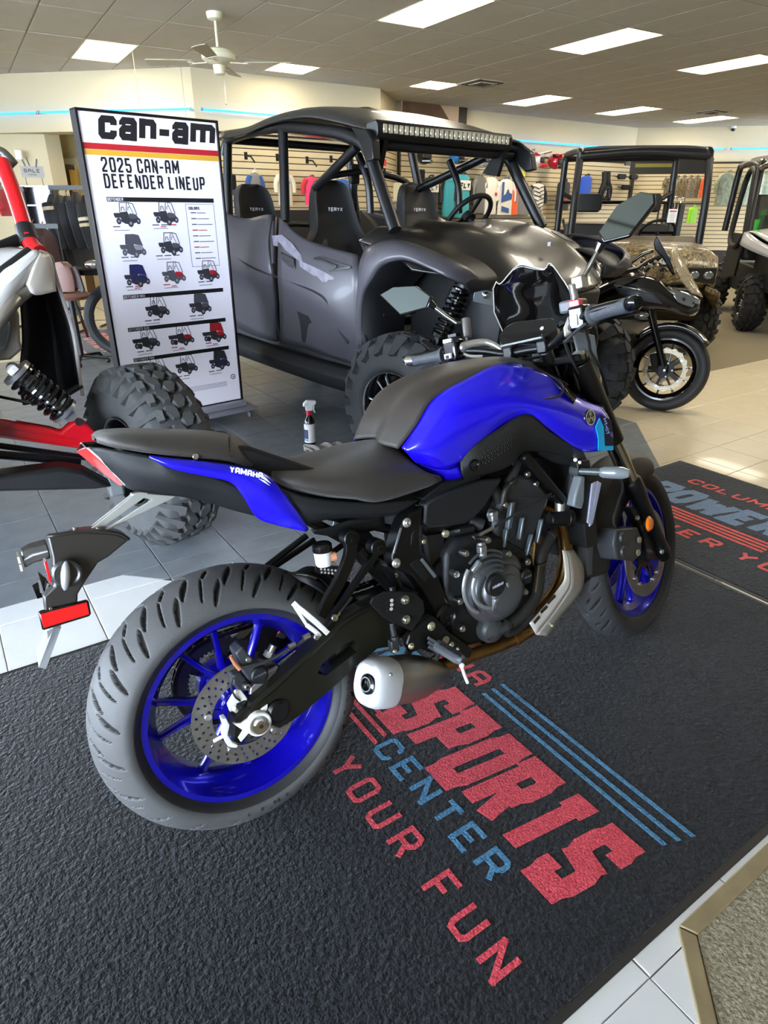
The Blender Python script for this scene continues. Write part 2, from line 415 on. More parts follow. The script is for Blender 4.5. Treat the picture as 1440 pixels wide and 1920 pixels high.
# carpet areas
def slab(name, poly, z0, z1, m, bevel=0, frm=34.0):
    b = M(); b.prism([W((p[0], p[1], z0), frm) for p in poly], (0, 0, z1 - z0)); return b.build(name, m, None, bevel=bevel)
showcar = tag(slab('showroom_carpet', [(3.99, 3.29), (13.2, 3.29), (13.2, 11.1), (3.99, 11.1)], -.004, .0015, OLIVE), 'olive beige carpet under the camouflage and green utility vehicles', 'carpet')
nearcar = tag(slab('beige_carpet', [(1.0, .329), (3.6, .329), (3.6, -1.07), (-.4, -1.07)], -.004, .005, BEIGE), 'beige speckled carpet in the lower right corner', 'carpet')
e1 = M(); e1.prism([W(p) for p in [(.985, .362, -.004), (3.6, .362, -.004), (3.6, .329, -.004), (1.0, .329, -.004)]], (0, 0, .013))
e2 = M(); e2.prism([W(p) for p in [(.982, .361, -.004), (.997, .329, -.004), (-.3, -.97, -.004), (-.33, -.96, -.004)]], (0, 0, .012))
struct(e1.build('trim_1', WOODT, None, bevel=.003)); struct(e2.build('trim_2', WOODT, None, bevel=.003))

# ceiling: board panels in a metal grid, light panels set in it
def inl(px, py, w=.61, d=1.22): return px, py, w, d
LX = 6.66; LY = 5.87
fix = []
for i in (-4, -3, -2, -1, 0, 1, 2, 3):
    fix.append((LX + i * 2.44, 9.58, .61, 1.22)); fix.append((LX + i * 2.44, LY, .61, 1.22)); fix.append((LX + i * 2.44, LY - 3.66, .61, 1.22))
fix = [f if not (f[1] > 9 and (abs(f[0] - 4.22) < .1 or abs(f[0] - 6.66) < .1)) else (f[0], f[1], .61, .61) for f in fix]
NTH = iter(['first', 'second', 'third', 'fourth', 'fifth', 'sixth', 'seventh', 'eighth'] * 3)
fix = [f for f in fix if not (f[1] < 6 and (f[0] < 3 or f[0] > 13)) and f[0] > 1]
ce = M(); ce.box((0, 8, HC + .11), (32, 26, .1)); ceiling = struct(ce.build('ceiling', TBAR))
PM = {}
def cpanel(x0, y0, x1, y1):
    k = (round(x1 - x0, 3), round(y1 - y0, 3))
    if k not in PM:
        b = M(); g = .009; w, d = x1 - x0, y1 - y0
        b.add([(g, g, 0), (w - g, g, 0), (w - g, d - g, 0), (g, d - g, 0), (g, g, .05), (w - g, g, .05), (w - g, d - g, .05), (g, d - g, .05)], [[0, 3, 2, 1], [0, 1, 5, 4], [1, 2, 6, 5], [2, 3, 7, 6], [3, 0, 4, 7], [4, 5, 6, 7]])
        PM[k] = b.mesh('ceiling_tile', CEILT)
    o = bpy.data.objects.new('ceiling_tile', PM[k]); COL.objects.link(o); o.parent = ceiling
    o.location = W((x0, y0, HC - .006), 31.5); o.rotation_euler = (0, 0, R(31.5))
cells = []
gb = M()
for i in range(-14, 18):
    for j in range(-6, 7):
        x0 = LX + i * .61; y0 = LY + j * 1.22 + (.03 if j >= 3 else 0)
        c = W((x0 + .3, y0 + .6), 31.5)
        if c.y < -.9 or c.y > 19 or abs(c.x) > c.y * .75 + 2.5: continue
        hit = [f for f in fix if abs(f[0] - x0) < .2 and abs(f[1] - y0) < .3]
        cells.append((c.length, x0, y0, hit))
cells.sort(key=lambda c: c[0])
vis = [c for c in cells if c[0] > 4.0 and c[2] < 11.3]
restm = M()
for k, (l, x0, y0, hit) in enumerate(vis):
    if hit:
        if hit[0][3] < 1 and k < 300: cpanel(x0, y0 + .61, x0 + .61, y0 + 1.22)
        continue
    if k < 290: cpanel(x0, y0, x0 + .61, y0 + 1.22)
    else: restm.add([W(p, 31.5) for p in ((x0 + .01, y0 + .01, HC - .006), (x0 + .6, y0 + .01, HC - .006), (x0 + .6, y0 + 1.21, HC - .006), (x0 + .01, y0 + 1.21, HC - .006))], [[0, 3, 2, 1]])
for c in cells:
    if c in vis or c[3]: continue
    x0, y0 = c[1], c[2]
    restm.add([W(p, 31.5) for p in ((x0 + .01, y0 + .01, HC - .006), (x0 + .6, y0 + .01, HC - .006), (x0 + .6, y0 + 1.21, HC - .006), (x0 + .01, y0 + 1.21, HC - .006))], [[0, 3, 2, 1]])
o = restm.build('distant_ceiling_tiles', CEILT, ceiling); o['kind'] = 'stuff'
for i in range(-14, 19): gb.add([W(p, 31.5) for p in ((LX + i * .61 - .012, -2, HC), (LX + i * .61 + .012, -2, HC), (LX + i * .61 + .012, 13, HC), (LX + i * .61 - .012, 13, HC))], [[0, 3, 2, 1]])
for j in range(-6, 7):
    y0 = LY + j * 1.22 + (.03 if j >= 3 else 0); gb.add([W(p, 31.5) for p in ((-2, y0 - .012, HC - .001), (19, y0 - .012, HC - .001), (19, y0 + .012, HC - .001), (-2, y0 + .012, HC - .001))], [[0, 3, 2, 1]])
gb.build('ceiling_grid', TBAR, ceiling)
LAMPM = mat('lit_diffuser', (1.0, .90, .72), .5, emit=LAMP)
FRM = mat('lamp_frame_white', 'c9c2a4', .5)
lab = {(6.66, 5.87): 'bright ceiling light panel, second of the nearer row from the left', (9.1, 5.87): 'bright ceiling light panel at the right edge of the frame, above the green vehicle', (4.22, 5.87): 'largest ceiling light panel, cut by the top of the frame',
       (1.78, 9.58): 'ceiling light panel left of the ceiling fan', (4.22, 9.58): 'small square ceiling light just right of the fan', (6.66, 9.58): 'small square ceiling light above the framed picture', (9.1, 9.58): 'long ceiling light panel right of the ceiling vent, above the light bar',
       (11.54, 9.58): 'long ceiling light panel above the camouflage vehicle roof', (13.98, 9.58): 'farthest ceiling light panel, beside the small ceiling vent', (11.54, 5.87): 'ceiling light panel at the far right edge, behind the nearest row'}
for x0, y0, w, d in fix:
    l = [v for k, v in lab.items() if abs(k[0] - x0) < .05 and abs(k[1] - y0) < .05]
    p = W((x0 + .305, y0 + d / 2), 31.5)
    if not l and p.y > 4: l = [next(NTH) + ' of the added ceiling light panels outside the right and left edges of the view']  # unseen panels continue the ceiling grid, added to light the room
    t = thing('ceiling_light', l[0] if l else next(NTH) + ' of the added ceiling light panels above the entrance mats, out of view', 'ceiling light', (p.x, p.y, HC), 31.5, 'light panels in the ceiling')
    b = M(); q = d / 2
    for a, c, e, f in ((-.305, -q, .305, -q + .02), (-.305, q - .02, .305, q), (-.305, -q + .02, -.285, q - .02), (.285, -q + .02, .305, q - .02)): b.box(((a + e) / 2, (c + f) / 2, .01), (e - a, f - c, .035))
    b.build('frame', FRM, t); b = M(); b.box((0, 0, .006), (.57, d - .04, .01)); b.build('diffuser', LAMPM, t)

# walls.  z of the soffit underside 2.40
def wallseg(name, p, q, z0, z1, m, t=.12, frm=34.0):
    a, b = W((*p, 0), frm), W((*q, 0), frm); d = (b - a).normalized(); n = V(-d.y, d.x, 0)
    if n.dot(V(a.x, a.y, 0)) < 0: n = -n
    w = M(); w.prism([V(a.x, a.y, z0), V(b.x, b.y, z0), V(b.x + n.x * t, b.y + n.y * t, z0), V(a.x + n.x * t, a.y + n.y * t, z0)], (0, 0, z1 - z0)); return struct(w.build(name, m))
wallseg('wall_left_soffit', (-1.5, 15.55), (3.73, 10.36), 2.40, HC, WALLC, .35)
wallseg('wall_front_soffit', (3.73, 10.36), (6.85, 10.3), 2.40, HC, WALLC, .35)
wallseg('wall_corner_soffit', (6.85, 10.3), (7.85, 11.28), 2.40, HC, WALLC, .2)
wallseg('wall_back', (7.85, 11.28), (14.8, 11.28), 0, HC, WALLC)
wallseg('wall_right', (14.8, 11.28), (22, 4.1), 0, HC, WALLC)
wallseg('wall_slatted', (3.73, 10.5), (6.95, 10.45), 0, 2.42, SLATG, .08)
wallseg('wall_corner', (6.95, 10.45), (7.85, 11.28), 0, 2.42, SLATG, .08)
# hallway behind the left soffit
wallseg('wall_hall', (-1.2, 13.2), (3.4, 13.2), 0, 2.6, WALLD)
wallseg('wall_hall_side', (3.85, 10.6), (3.85, 13.2), 0, 2.6, WALLD)
# pale pier at the left with the thermostat
cw = M(); cw.prism([(-6.667,11.451,2.41), (-5.234,11.405,2.41), V((-5.234,11.405,2.41)) + V(.12, .25, 0), V((-6.667,11.451,2.41)) + V(0, .25, 0)], (0, 0, -2.41)); o = struct(cw.build('wall_pier', WALLC))
# slats
def slats(parent, p, q, z0, z1, off, pitch=.09, frm=34.0):
    a, b = W((*p, 0), frm), W((*q, 0), frm); d = (b - a).normalized(); n = V(d.y, -d.x, 0)
    if n.dot(V(a.x, a.y, 0)) > 0: n = -n
    bb = M(); L = (b - a).length; bb.prism([(0, 0, 0), (L, 0, 0), (L, 0, pitch - .014), (0, 0, pitch - .014)], (0, -.016, 0)); me = bb.mesh('slat', SLAT)
    z = z0
    while z < z1 - .02:
        o = bpy.data.objects.new('slat', me); COL.objects.link(o); o.parent = parent; o.location = a + n * off + V(0, 0, z); o.rotation_euler = (0, 0, math.atan2(d.y, d.x)); z += pitch
G_ = {o.name: o for o in COL.objects}
slats(G_['wall_slatted'], (3.76, 10.5), (6.93, 10.45), .5, 2.36, .002)
slats(G_['wall_corner'], (6.97, 10.46), (7.83, 11.26), .5, 2.36, .002)
sw = wallseg('wall_slat_back', (7.87, 11.2), (14.7, 11.2), .1, 2.42, SLATG, .06)
slats(sw, (7.9, 11.2), (14.65, 11.2), .5, 2.4, .002)
sr = wallseg('wall_slat_right', (14.75, 11.2), (18.5, 7.47), .1, 2.42, SLATG, .06)
slats(sr, (14.8, 11.17), (18.4, 7.57), .5, 2.4, .002)
# unseen outer walls; the south one is added and sized to block daylight
for n_, p, q in (('wall_east', (9.6, -1.5), (9.9, 15.2)), ('wall_west', (-7.5, 5.0), (-7.5, 14.5)), ('wall_south_daylight_block', (-.9, -1.5), (9.6, -1.5)), ('wall_north', (-8, 14.6), (-.3, 14.6))):
    w = M(); d = V(q[0] - p[0], q[1] - p[1], 0).normalized(); w.beam((p[0], p[1], HC / 2), (q[0], q[1], HC / 2), .15, HC, (0, 0, 1)); struct(w.build(n_, WALLC))
for x in (-7.4, -3.9, -.4, 3.1, 6.6, 9.5):
    w = M(); w.box((x, -1.6, HC / 2), (.18, .18, HC)); struct(w.build('trim_shopfront_post', mat('dark_bronze_frame', '2b2723', .4, metal=.6)))

# blue neon tubes
NEON = mat('blue_neon', (.02, .26, .9), .4, emit=2.8); CAP = mat('neon_cap', '8a8f92', .4)
def neon(p, q, z, label, n=1):
    a, b = W((*p, z)), W((*q, z)); t = thing('neon_tube', label, 'neon light', a, 0, 'blue neon tubes along the walls'); d = b - a
    m_ = M(); m_.tube([(0, 0, 0), d], .014, 8); m_.build('tube', NEON, t)
    m_ = M()
    for f in (.01, .99): m_.cyl(d * (f - .006), d * (f + .006), .02, 10)
    for f in (.12, .5, .88): m_.box(d * f + V(d.y, -d.x, 0).normalized() * -.02, (.02, .05, .02), math.atan2(d.y, d.x))
    m_.build('holder', CAP, t)
neon((.42, 13.60), (1.96, 12.02), 2.64, 'leftmost blue neon tube on the cream soffit')
neon((1.95, 12.02), (3.69, 10.34), 2.645, 'blue neon tube on the soffit behind the top of the poster stand')
neon((3.79, 10.3), (6.45, 10.24), 2.645, 'blue neon tube running right from the soffit corner')
neon((8.6, 11.2), (14.75, 11.2), 2.68, 'blue neon tube above the helmets on the back wall')
neon((14.8, 11.15), (16.15, 9.8), 2.68, 'short blue neon tube on the right wall near the corner'); neon((16.2, 9.75), (19, 6.95), 2.68, 'blue neon tube above the green vehicle at the right')

# ================================================================ printed entrance mats (floor grid coordinates a, n)
EDGE = mat('black_rubber_edge', '242424', .6, bump=.4, bscale=250)
def mat_thing(label, a0, a1, n0, n1, logo, red, blu, s):
    t = thing('entrance_mat', label, 'mat', W(((a0 + a1) / 2, (n0 + n1) / 2)), 34.0, 'black entrance mats'); c = ((a0 + a1) / 2, (n0 + n1) / 2)
    w, d = a1 - a0, n1 - n0; b = M(); b.box((0, 0, .0015), (w, d, .003)); b.build('rubber_border', EDGE, t, bevel=.001)
    b = M(); b.box((0, 0, .0035), (w - .035, d - .035, .005)); b.build('pile', MATC, t, bevel=.002)
    def P(a, n): return (a - c[0], n - c[1], .0062)
    ux, uy = (0, -1, 0), (1, 0, 0)
    def st(m, txt, a, n, h, wd, tk, gap=.3, sh=0, tv=None): letters(t, m, txt, P(a, n), ux, uy, h, wd, tk, gap, sh, .0006, tv, 'mat_letter')
    logo(st, P, t, red, blu)
    return t
def logo1(st, P, t, red, blu):
    st(red, 'SPORTS', .80, 1.235, .275, .108, .043, .10, .12, .062)
    st(blu, 'CENTER', .720, 1.125, .078, .060, .013, .38)
    st(red, 'POWER YOUR FUN', .585, 1.655, .085, .056, .013, .62)
    st(blu, 'POWER', .865, 1.86, .215, .108, .042, .09, .12, .052)
    st(red, 'COLUMBIA', 1.125, 1.76, .075, .062, .013, .30, .1)
    for k in range(3): a = 1.122 + k * .038; m = M(); m.prism([P(a, 1.125), P(a + .012, 1.12), P(a + .012, .49 - k * .012), P(a, .495 - k * .012)][::-1], (0, 0, .0006)); m.build('mat_stripe', blu, t)
    for k in range(3): a = .735 + k * .037; m = M(); m.prism([P(a, 1.80), P(a + .013, 1.80), P(a + .013, 1.135 + k * .01), P(a, 1.13 + k * .01)], (0, 0, .0006)); m.build('mat_stripe', red, t)
mat_thing('large black entrance mat under the blue motorcycle, with SPORTS CENTER lettering', -1.55, 2.362, .375, 2.052, logo1, MRED, MBLU, 1)
def logo2(st, P, t, red, blu):
    st(red, 'COLUMBIA', mX_, 1.80, .075, .066, .014, .26, .15)
    st(blu, 'POWER', POWA, 1.90, .235, .130, .050, .05, .18, .062)
    st(red, 'SPORTS', POWA - .07, 1.12, .235, .108, .042, .09, .12, .060)
    st(red, 'POWER YOUR FUN', 2.60, 1.80, .09, .075, .017, .42, .12)
    for k in range(4): a = 2.745 + k * .032; m = M(); m.prism([P(a, 1.85), P(a + .017, 1.85), P(a + .017, 1.13), P(a, 1.13)], (0, 0, .0006)); m.build('mat_stripe', red, t)
mX_ = 3.215; POWA = 2.90
mat_thing('smaller black entrance mat at the right edge, with COLUMBIA POWER lettering', 2.378, 3.494, .375, 2.019, logo2, carpet('coral_mat_pile', 'd8463c', 'f0675c'), MLBL, 1)
def logo3(st, P, t, red, blu):
    st(red, 'POWER', 1.35, 8.5, .3, .2, .05, .2)
    m = M(); m.prism([P(1.15, 8.6), P(1.22, 8.6), P(1.22, 7.2), P(1.15, 7.2)], (0, 0, .001)); m.build('mat_stripe', red, t)
mat_thing('distant black entrance mat with orange lettering, behind the poster stand', 1.0, 2.0, 7.0, 8.8, logo3, carpet('orange_mat_pile', 'b8452e', 'd96a4a'), MLBL, 1)

# ================================================================ poster stand (frame p: origin under its middle, x along the face)
DFR = mat('dark_anodised_frame', '2c2a2c', .4, metal=.7); PAPER = mat('poster_film', 'f2f1ff', .35, coat=.3, emit=0.0)
PAPER.node_tree.nodes['Principled BSDF'].inputs['Emission Color'].default_value = (.86, .86, 1, 1); PAPER.node_tree.nodes['Principled BSDF'].inputs['Emission Strength'].default_value = .12
INK = mat('black_ink', '1d1c20', .5); INKG = mat('grey_ink', '5c5c66', .5); INKL = mat('light_grey_ink', 'a9a9b6', .5); INKR = mat('red_ink', 'c8252f', .5); INKY = mat('yellow_ink', 'f0b93a', .5); INKN = mat('navy_ink', '2c2f6a', .5); INKW = mat('white_ink', 'f4f4ff', .5)
ps = thing('poster_stand', 'tall back-lit poster stand headed can-am, on a wheeled base', 'poster stand', (-1.339, 4.284, 0), 41.36)
PW, PZ0, PZ1 = .815, .12, 1.83
b = M()
for x in (-PW / 2 - .006, PW / 2 + .006): b.box((x, .03, (PZ0 + PZ1) / 2), (.014, .085, PZ1 - PZ0 + .02))
b.box((0, .03, PZ1 + .005), (PW + .026, .085, .014)); b.box((0, .03, PZ0 - .004), (PW + .026, .085, .014)); b.build('frame', DFR, ps, bevel=.003)
b = M(); b.box((0, .03, (PZ0 + PZ1) / 2), (PW, .06, PZ1 - PZ0)); b.build('light_box', PAPER, ps)
b = M(); b.prism([(-PW / 2 - .06, -.12, .055), (PW / 2 + .07, -.12, .055), (PW / 2 + .07, .2, .055), (-PW / 2 - .06, .2, .055)], (0, 0, .022)); b.prism([(-PW / 2, -.06, .077), (PW / 2 + .01, -.06, .077), (PW / 2 + .01, .13, .077), (-PW / 2, .13, .077)], (0, 0, .04)); b.build('base', mat('base_silver', 'a9a9b5', .35, metal=.25), ps, bevel=.006)
for x in (-PW / 2, PW / 2 + .02):
    for y in (-.08, .16):
        b = M(); b.cyl((x - .01, y, .022), (x + .01, y, .022), .022, 16); b.box((x, y, .045), (.03, .02, .02)); b.build('caster', GRYP, ps, bevel=.002)
def px(x, z, m_, w, h, m=None): m_.box((x + w / 2, -.0005, z + h / 2), (w, .001, h))
# heading and stripes; positions on the face come from the panel's own metres
def pst(txt, x, z, h, w, t, m, gap=.35, sh=0, tv=None, name='letter'):
    letters(ps, m, txt, (x, -.0002, z), (1, 0, 0), (0, 0, 1), h, w, t, gap, sh, .0012, tv, name)
def pz(v): return v[2]
z1 = (-.327,0,1.707); z2 = (.374,0,1.721)
pst('can-am', z1[0] + .012, z1[2] - .004, .114, .101, .036, INK, .13, .16, .034)
b = M(); q = (-.38,0,1.681); px(-PW / 2, q[2] - .03, b, PW, .03); b.build('stripe', INKR, ps); b = M(); px(-PW / 2, q[2] - .058, b, PW, .027); b.build('stripe', INKY, ps)
q = (-.322,0,1.541); pst('2025 CAN-AM', q[0], q[2], .074, .034, .0105, INK, .32)
q = (-.322,0,1.459); pst('DEFENDER LINEUP', q[0], q[2], .074, .034, .0105, INK, .32)
bars = [((-.323,0,1.402), (.35,0,1.404), 'DEFENDER'), ((-.318,0,.872), (.353,0,.867), 'DEFENDER MAX'), ((-.321,0,.681), (.355,0,.674), 'DEFENDER 6X6'), ((-.317,0,.498), (.355,0,.484), 'DEFENDER PRO')]
for l, r, tx in bars:
    z = (l[2] + r[2]) / 2; b = M(); px(l[0], z - .012, b, .668, .024); b.build('heading_bar', INK, ps)
    b = M(); w = strokes(b, tx, (l[0] + .004, -.0018, z - .008), (1, 0, 0), (0, 0, 1), .016, .0085, .0024, .35); b.build('lettering', INKW, ps)
def buggy(x, z, s, body, hood, doors=0, cab=0, six=0, crew=0, cover=None):
    """small printed picture of a side-by-side seen three-quarter from the front"""
    c = cover or body; k = s / 100.0
    def pl(m, pts, y=-.0008): m.prism([(x + a * k, y, z + b_ * k) for a, b_ in pts], (0, -.0006, 0))
    def ln(m, pts, t, y=-.0012):
        for i in range(len(pts) - 1):
            a, b_ = pts[i], pts[i + 1]; d = V(b_[0] - a[0], b_[1] - a[1]).normalized() * t / 2; pl(m, [(a[0] - d.y, a[1] + d.x), (a[0] + d.y, a[1] - d.x), (b_[0] + d.y, b_[1] - d.x), (b_[0] - d.y, b_[1] + d.x)], y)
    m = M()
    off = -14 if six else 0
    pl(m, [(-48 + off, 4), (-48 + off, 13), (-22, 13), (-22, -4), (-44 + off, -4)])                       # bed
    pl(m, [(-22, -18), (-22, 16), (6, 18), (12, 4), (40, 6), (47, -2), (47, -18), (30, -24), (10, -28), (-6, -26)])
    for wx, wz, rr in [(-32 + off, -16, 12), (14, -24, 14), (46, -16, 12)] + ([(-32, -18, 12)] if six else []) :
        pl(m, [(wx + rr * .8 * math.cos(t), wz + rr * math.sin(t)) for t in [i * math.pi / 6 for i in range(12)]], -.0014)
    m.build('printed_picture', body, ps)
    m = M(); pl(m, [(8, 2), (14, 12), (40, 8), (45, 0), (40, -8), (16, -8)], -.0016); pl(m, [(-20, -12), (-20, 10), (-2, 10), (0, -14)] if hood is INKN else [(26, -2), (40, 0), (38, -6)], -.0016); m.build('printed_picture', hood, ps)
    m = M()
    ln(m, [(-24, 14), (-20, 50), (14, 50), (32, 46), (44, 6)], 2.6); ln(m, [(2, 16), (8, 50)], 2.4); ln(m, [(14, 50), (30, 8)], 2)
    if crew: ln(m, [(-10, 16), (-6, 50)], 2.4)
    ln(m, [(-16, 20), (-14, 34), (-6, 34), (-4, 20)], 2.5); ln(m, [(10, 22), (12, 34), (18, 34)], 2)
    m.build('printed_picture', INK, ps)['kind'] = 'stuff'
    if cab: m = M(); pl(m, [(-23, 16), (-19, 49), (14, 49), (32, 45), (43, 8), (10, 14)], -.0018); m.build('printed_picture', cover or INKG, ps)
    m = M()
    for wx, wz, rr in [(-32 + off, -16, 5), (14, -24, 6), (46, -16, 5)]: pl(m, [(wx + rr * .8 * math.cos(t), wz + rr * math.sin(t)) for t in [i * math.pi / 4 for i in range(8)]], -.0021)
    m.build('printed_picture', INKL, ps)
D = mat('charcoal_ink', '3a3a42', .5)
for q, kw in [((-.226,0,1.325), dict(body=D, hood=INKG)), ((.012,0,1.33), dict(body=D, hood=INKG)), ((-.219,0,1.155), dict(body=INKG, hood=INKL, cab=1)), ((.018,0,1.161), dict(body=D, hood=INKG)),
              ((-.221,0,.988), dict(body=D, hood=INKN, cab=1, cover=INKN)), ((.015,0,.994), dict(body=INKG, hood=INKR)), ((.252,0,.992), dict(body=D, hood=INKR)),
              ((-.122,0,.797), dict(body=D, hood=INKG, crew=1)), ((.17,0,.793), dict(body=D, hood=INKG, cab=1, crew=1)),
              ((-.213,0,.611), dict(body=D, hood=INKG, six=1)), ((.022,0,.608), dict(body=D, hood=INKR, six=1)), ((.259,0,.603), dict(body=D, hood=INKR, six=1, cab=1, cover=INKR)),
              ((-.182,0,.425), dict(body=D, hood=INKN)), ((.023,0,.42), dict(body=D, hood=INKG)), ((.265,0,.416), dict(body=D, hood=INKN, cab=1, cover=D))]:
    buggy(q[0], q[2] - .012, .148, **kw)
cap = M(); capr = M()
for q, n, r in [((-.312,0,1.257), 1, 0), ((-.075,0,1.264), 3, 1), ((-.291,0,1.09), 2, 0), ((-.078,0,1.091), 3, 0), ((-.29,0,.925), 2, 1), ((-.055,0,.922), 1, 1), ((.18,0,.924), 2, 0), ((-.207,0,.718), 2, 0), ((.093,0,.719), 2, 0), ((-.284,0,.536), 2, 0), ((-.058,0,.535), 1, 1), ((.184,0,.534), 1, 1), ((-.055,0,.343), 2, 0), ((.184,0,.343), 2, 0)]:
    for k in range(n): px(q[0] + k * .055, q[2], cap if not (r and k == n - 1) else capr, .042, .006)
    px(q[0] + .004, q[2] - .018, cap, .09, .003); 
    if r: px(q[0] + .05, q[2] - .01, capr, .035, .005)
cl = (.15,0,1.381); cr = (.341,0,1.069)
for k in range(9): px(cl[0] + .03, cl[2] - .05 - k * .033, cap if k not in (3, 6) else capr, .035, .006); px(cl[0] + .07, cl[2] - .05 - k * .033, cap if k not in (3, 6) else capr, .06 + .02 * (k % 3), .004)
cap.build('small_print', INKG, ps)['kind'] = 'stuff'; capr.build('small_print', INKR, ps)['kind'] = 'stuff'
b = M(); x0, x1, za, zb = cl[0], cl[0] + .19, cl[2] - .36, cl[2]
for q in ((x0, za, .002, zb - za), (x1, za, .002, zb - za), (x0, za, x1 - x0, .002), (x0, zb, x1 - x0, .002)): px(q[0], q[1], b, q[2], q[3])
b.build('table_outline', INK, ps); pst('COLORS', x0 + .02, zb - .03, .016, .009, .003, INK)
q = (-.07,0,.242); b = M()
for k in range(4): px(q[0] - .22, q[2] - .01 + k * .009, b, .6, .003)
b.build('fine_print', INKL, ps)['kind'] = 'stuff'; q = (.362,0,.287); b = M(); b.ring((q[0], -.001, q[2]), (0, 1, 0), .018, .013, .001, 20); b.prism([(q[0] - .006, -.001, q[2] - .006), (q[0] + .006, -.001, q[2] - .006), (q[0], -.001, q[2] + .008)], (0, -.001, 0)); b.build('emblem', INK, ps)
# two thin suspension cords above
for p, l in (((-3.159,9.72,3.15), 'thin cord hanging from the ceiling above the left of the poster stand'), ((-2.79,10.519,3.15), 'thin cord hanging from the ceiling above the right of the poster stand')):
    b = M(); b.tube([(0, 0, 0), (.0, .0, -.62)], .0035, 6); o = b.build('hanging_cord', mat('cord_tan', '8f8568', .7)); o.location = p; tag(o, l, 'cord', 'thin cords hanging from the ceiling')

# ================================================================ spray bottle, cloth, small screw on the floor
t = thing('spray_bottle', 'black and white spray bottle with red collar standing on the dark tiles', 'spray bottle', (-.47,3.905,0), 20)
b = M(); b.lathe([(0, 0), (.03, 0), (.034, .006), (.034, .15), (.031, .165), (.014, .19), (.013, .2)], (0, 0, 0), (0, 0, 1), 28); b.build('bottle', mat('dark_bottle', '1a1214', .2, coat=.5), t)
b = M(); b.lathe([(.0346, .02), (.0348, .022), (.0348, .138), (.0346, .14)], (0, 0, 0), (0, 0, 1), 28); b.build('paper_label', mat('label_white', 'd8d4cf', .5), t)
b = M(); b.lathe([(.0352, .045), (.0352, .105)], (0, 0, 0), (0, 0, 1), 20, a0=200, a1=330); b.build('label_print', mat('label_navy', '2b2d52', .5), t)
b = M(); b.lathe([(.0355, .03), (.0355, .042)], (0, 0, 0), (0, 0, 1), 20, a0=200, a1=330); b.build('label_print', mat('label_teal', '3c86b0', .5), t)
b = M(); b.cyl((0, 0, .195), (0, 0, .222), .018, 20); b.build('collar', mat('red_plastic', 'b3142a', .4), t)
b = M(); b.prism([(-.02, -.014, .222), (.02, -.014, .222), (.024, -.014, .25), (.045, -.014, .262), (.045, -.014, .282), (-.012, -.014, .288), (-.034, -.014, .27), (-.036, -.014, .25), (-.02, -.014, .25)], (0, .028, 0)); b.build('trigger_head', WHT, t, bevel=.005)
b = M(); b.prism([(.028, -.006, .255), (.038, -.006, .255), (.034, -.006, .225), (.042, -.006, .205), (.034, -.006, .205), (.024, -.006, .225)], (0, .012, 0)); b.build('trigger', WHT, t, bevel=.002)
b = M(); c0 = V((-.36,3.805,0)); nx, ny = 26, 16; rows = []
for j in range(ny):
    r = []
    for i in range(nx):
        u, v = i / (nx - 1) - .5, j / (ny - 1) - .5
        wv = .11 * (1 - .5 * abs(u) * 2 * abs(math.sin(u * 7)))
        z = max(.004, .032 * (1 - (2 * v) ** 2) * (1 - (2 * u) ** 4) * (.6 + .4 * math.sin(u * 21 + v * 6)) + .008 * math.sin(u * 38 + v * 11) + .007)
        r.append((u * .27, v * wv * 1.5 + .018 * math.sin(u * 9), z))
    rows.append(r)
b.grid(rows); o = b.build('cleaning_cloth', mat('grey_cloth', '7d766b', .95, bump=.6, bscale=300, sheen=.3), None, solid=.004, off=1, sub=1); o.location = c0; o.rotation_euler = (0, 0, R(12)); tag(o, 'crumpled grey cleaning cloth beside the spray bottle', 'cloth')
t = thing('valve_cap', 'tiny chrome bolt standing on the floor behind the rear tyre', 'bolt', (-.629,2.341,0)); b = M(); b.cyl((0, 0, 0), (0, 0, .012), .006, 12); b.cyl((0, 0, .012), (0, 0, .02), .004, 6); b.build('shank', CHR, t)

# ================================================================ ceiling fan
FAN = mat('fan_cream_enamel', 'cfc9ab', .45); FANB = mat('fan_blade', 'a79f84', .55)
fp = (-1.715,7.968,3.15); f = thing('ceiling_fan', 'cream four-bladed ceiling fan hanging above the poster stand', 'ceiling fan', (fp[0], fp[1], 3.15), 31)
b = M(); b.lathe([(0, 0), (.085, 0), (.085, -.02), (.075, -.06), (.045, -.075), (0, -.075)][::-1], (0, 0, 0), (0, 0, 1), 32); b.build('canopy', FAN, f)
b = M(); b.cyl((0, 0, -.3), (0, 0, -.06), .014, 14); b.build('downrod', FAN, f)
b = M(); b.lathe([(0, -.44), (.06, -.44), (.12, -.425), (.165, -.40), (.17, -.36), (.15, -.325), (.09, -.305), (.03, -.295), (0, -.295)], (0, 0, 0), (0, 0, 1), 36); b.build('motor_housing', FAN, f)
b = M(); b.lathe([(0, -.53), (.04, -.53), (.055, -.52), (.06, -.48), (.065, -.45), (.05, -.44), (0, -.44)], (0, 0, 0), (0, 0, 1), 28); b.build('switch_housing', FAN, f)
for k in range(4):
    a = R(-32 + 90 * k); d = V(math.cos(a), math.sin(a), 0); s = V(-d.y, d.x, .18)
    b = M(); b.beam(d * .12 + V(0, 0, -.425), d * .27 + V(0, 0, -.435), .03, .008); b.prism([d * .25 + s * .03 + V(0, 0, -.43), d * .25 - s * .03 + V(0, 0, -.43), d * .31 - s * .05 + V(0, 0, -.43), d * .31 + s * .05 + V(0, 0, -.43)], (0, 0, -.006)); b.build('blade_iron', FAN, f)
    b = M(); b.prism([d * x + s * y + V(0, 0, -.424) for x, y in ((.27, -.05), (.72, -.075), (.745, -.06), (.755, 0), (.745, .06), (.72, .075), (.27, .05))], (0, 0, .007)); b.build('blade', FANB, f)
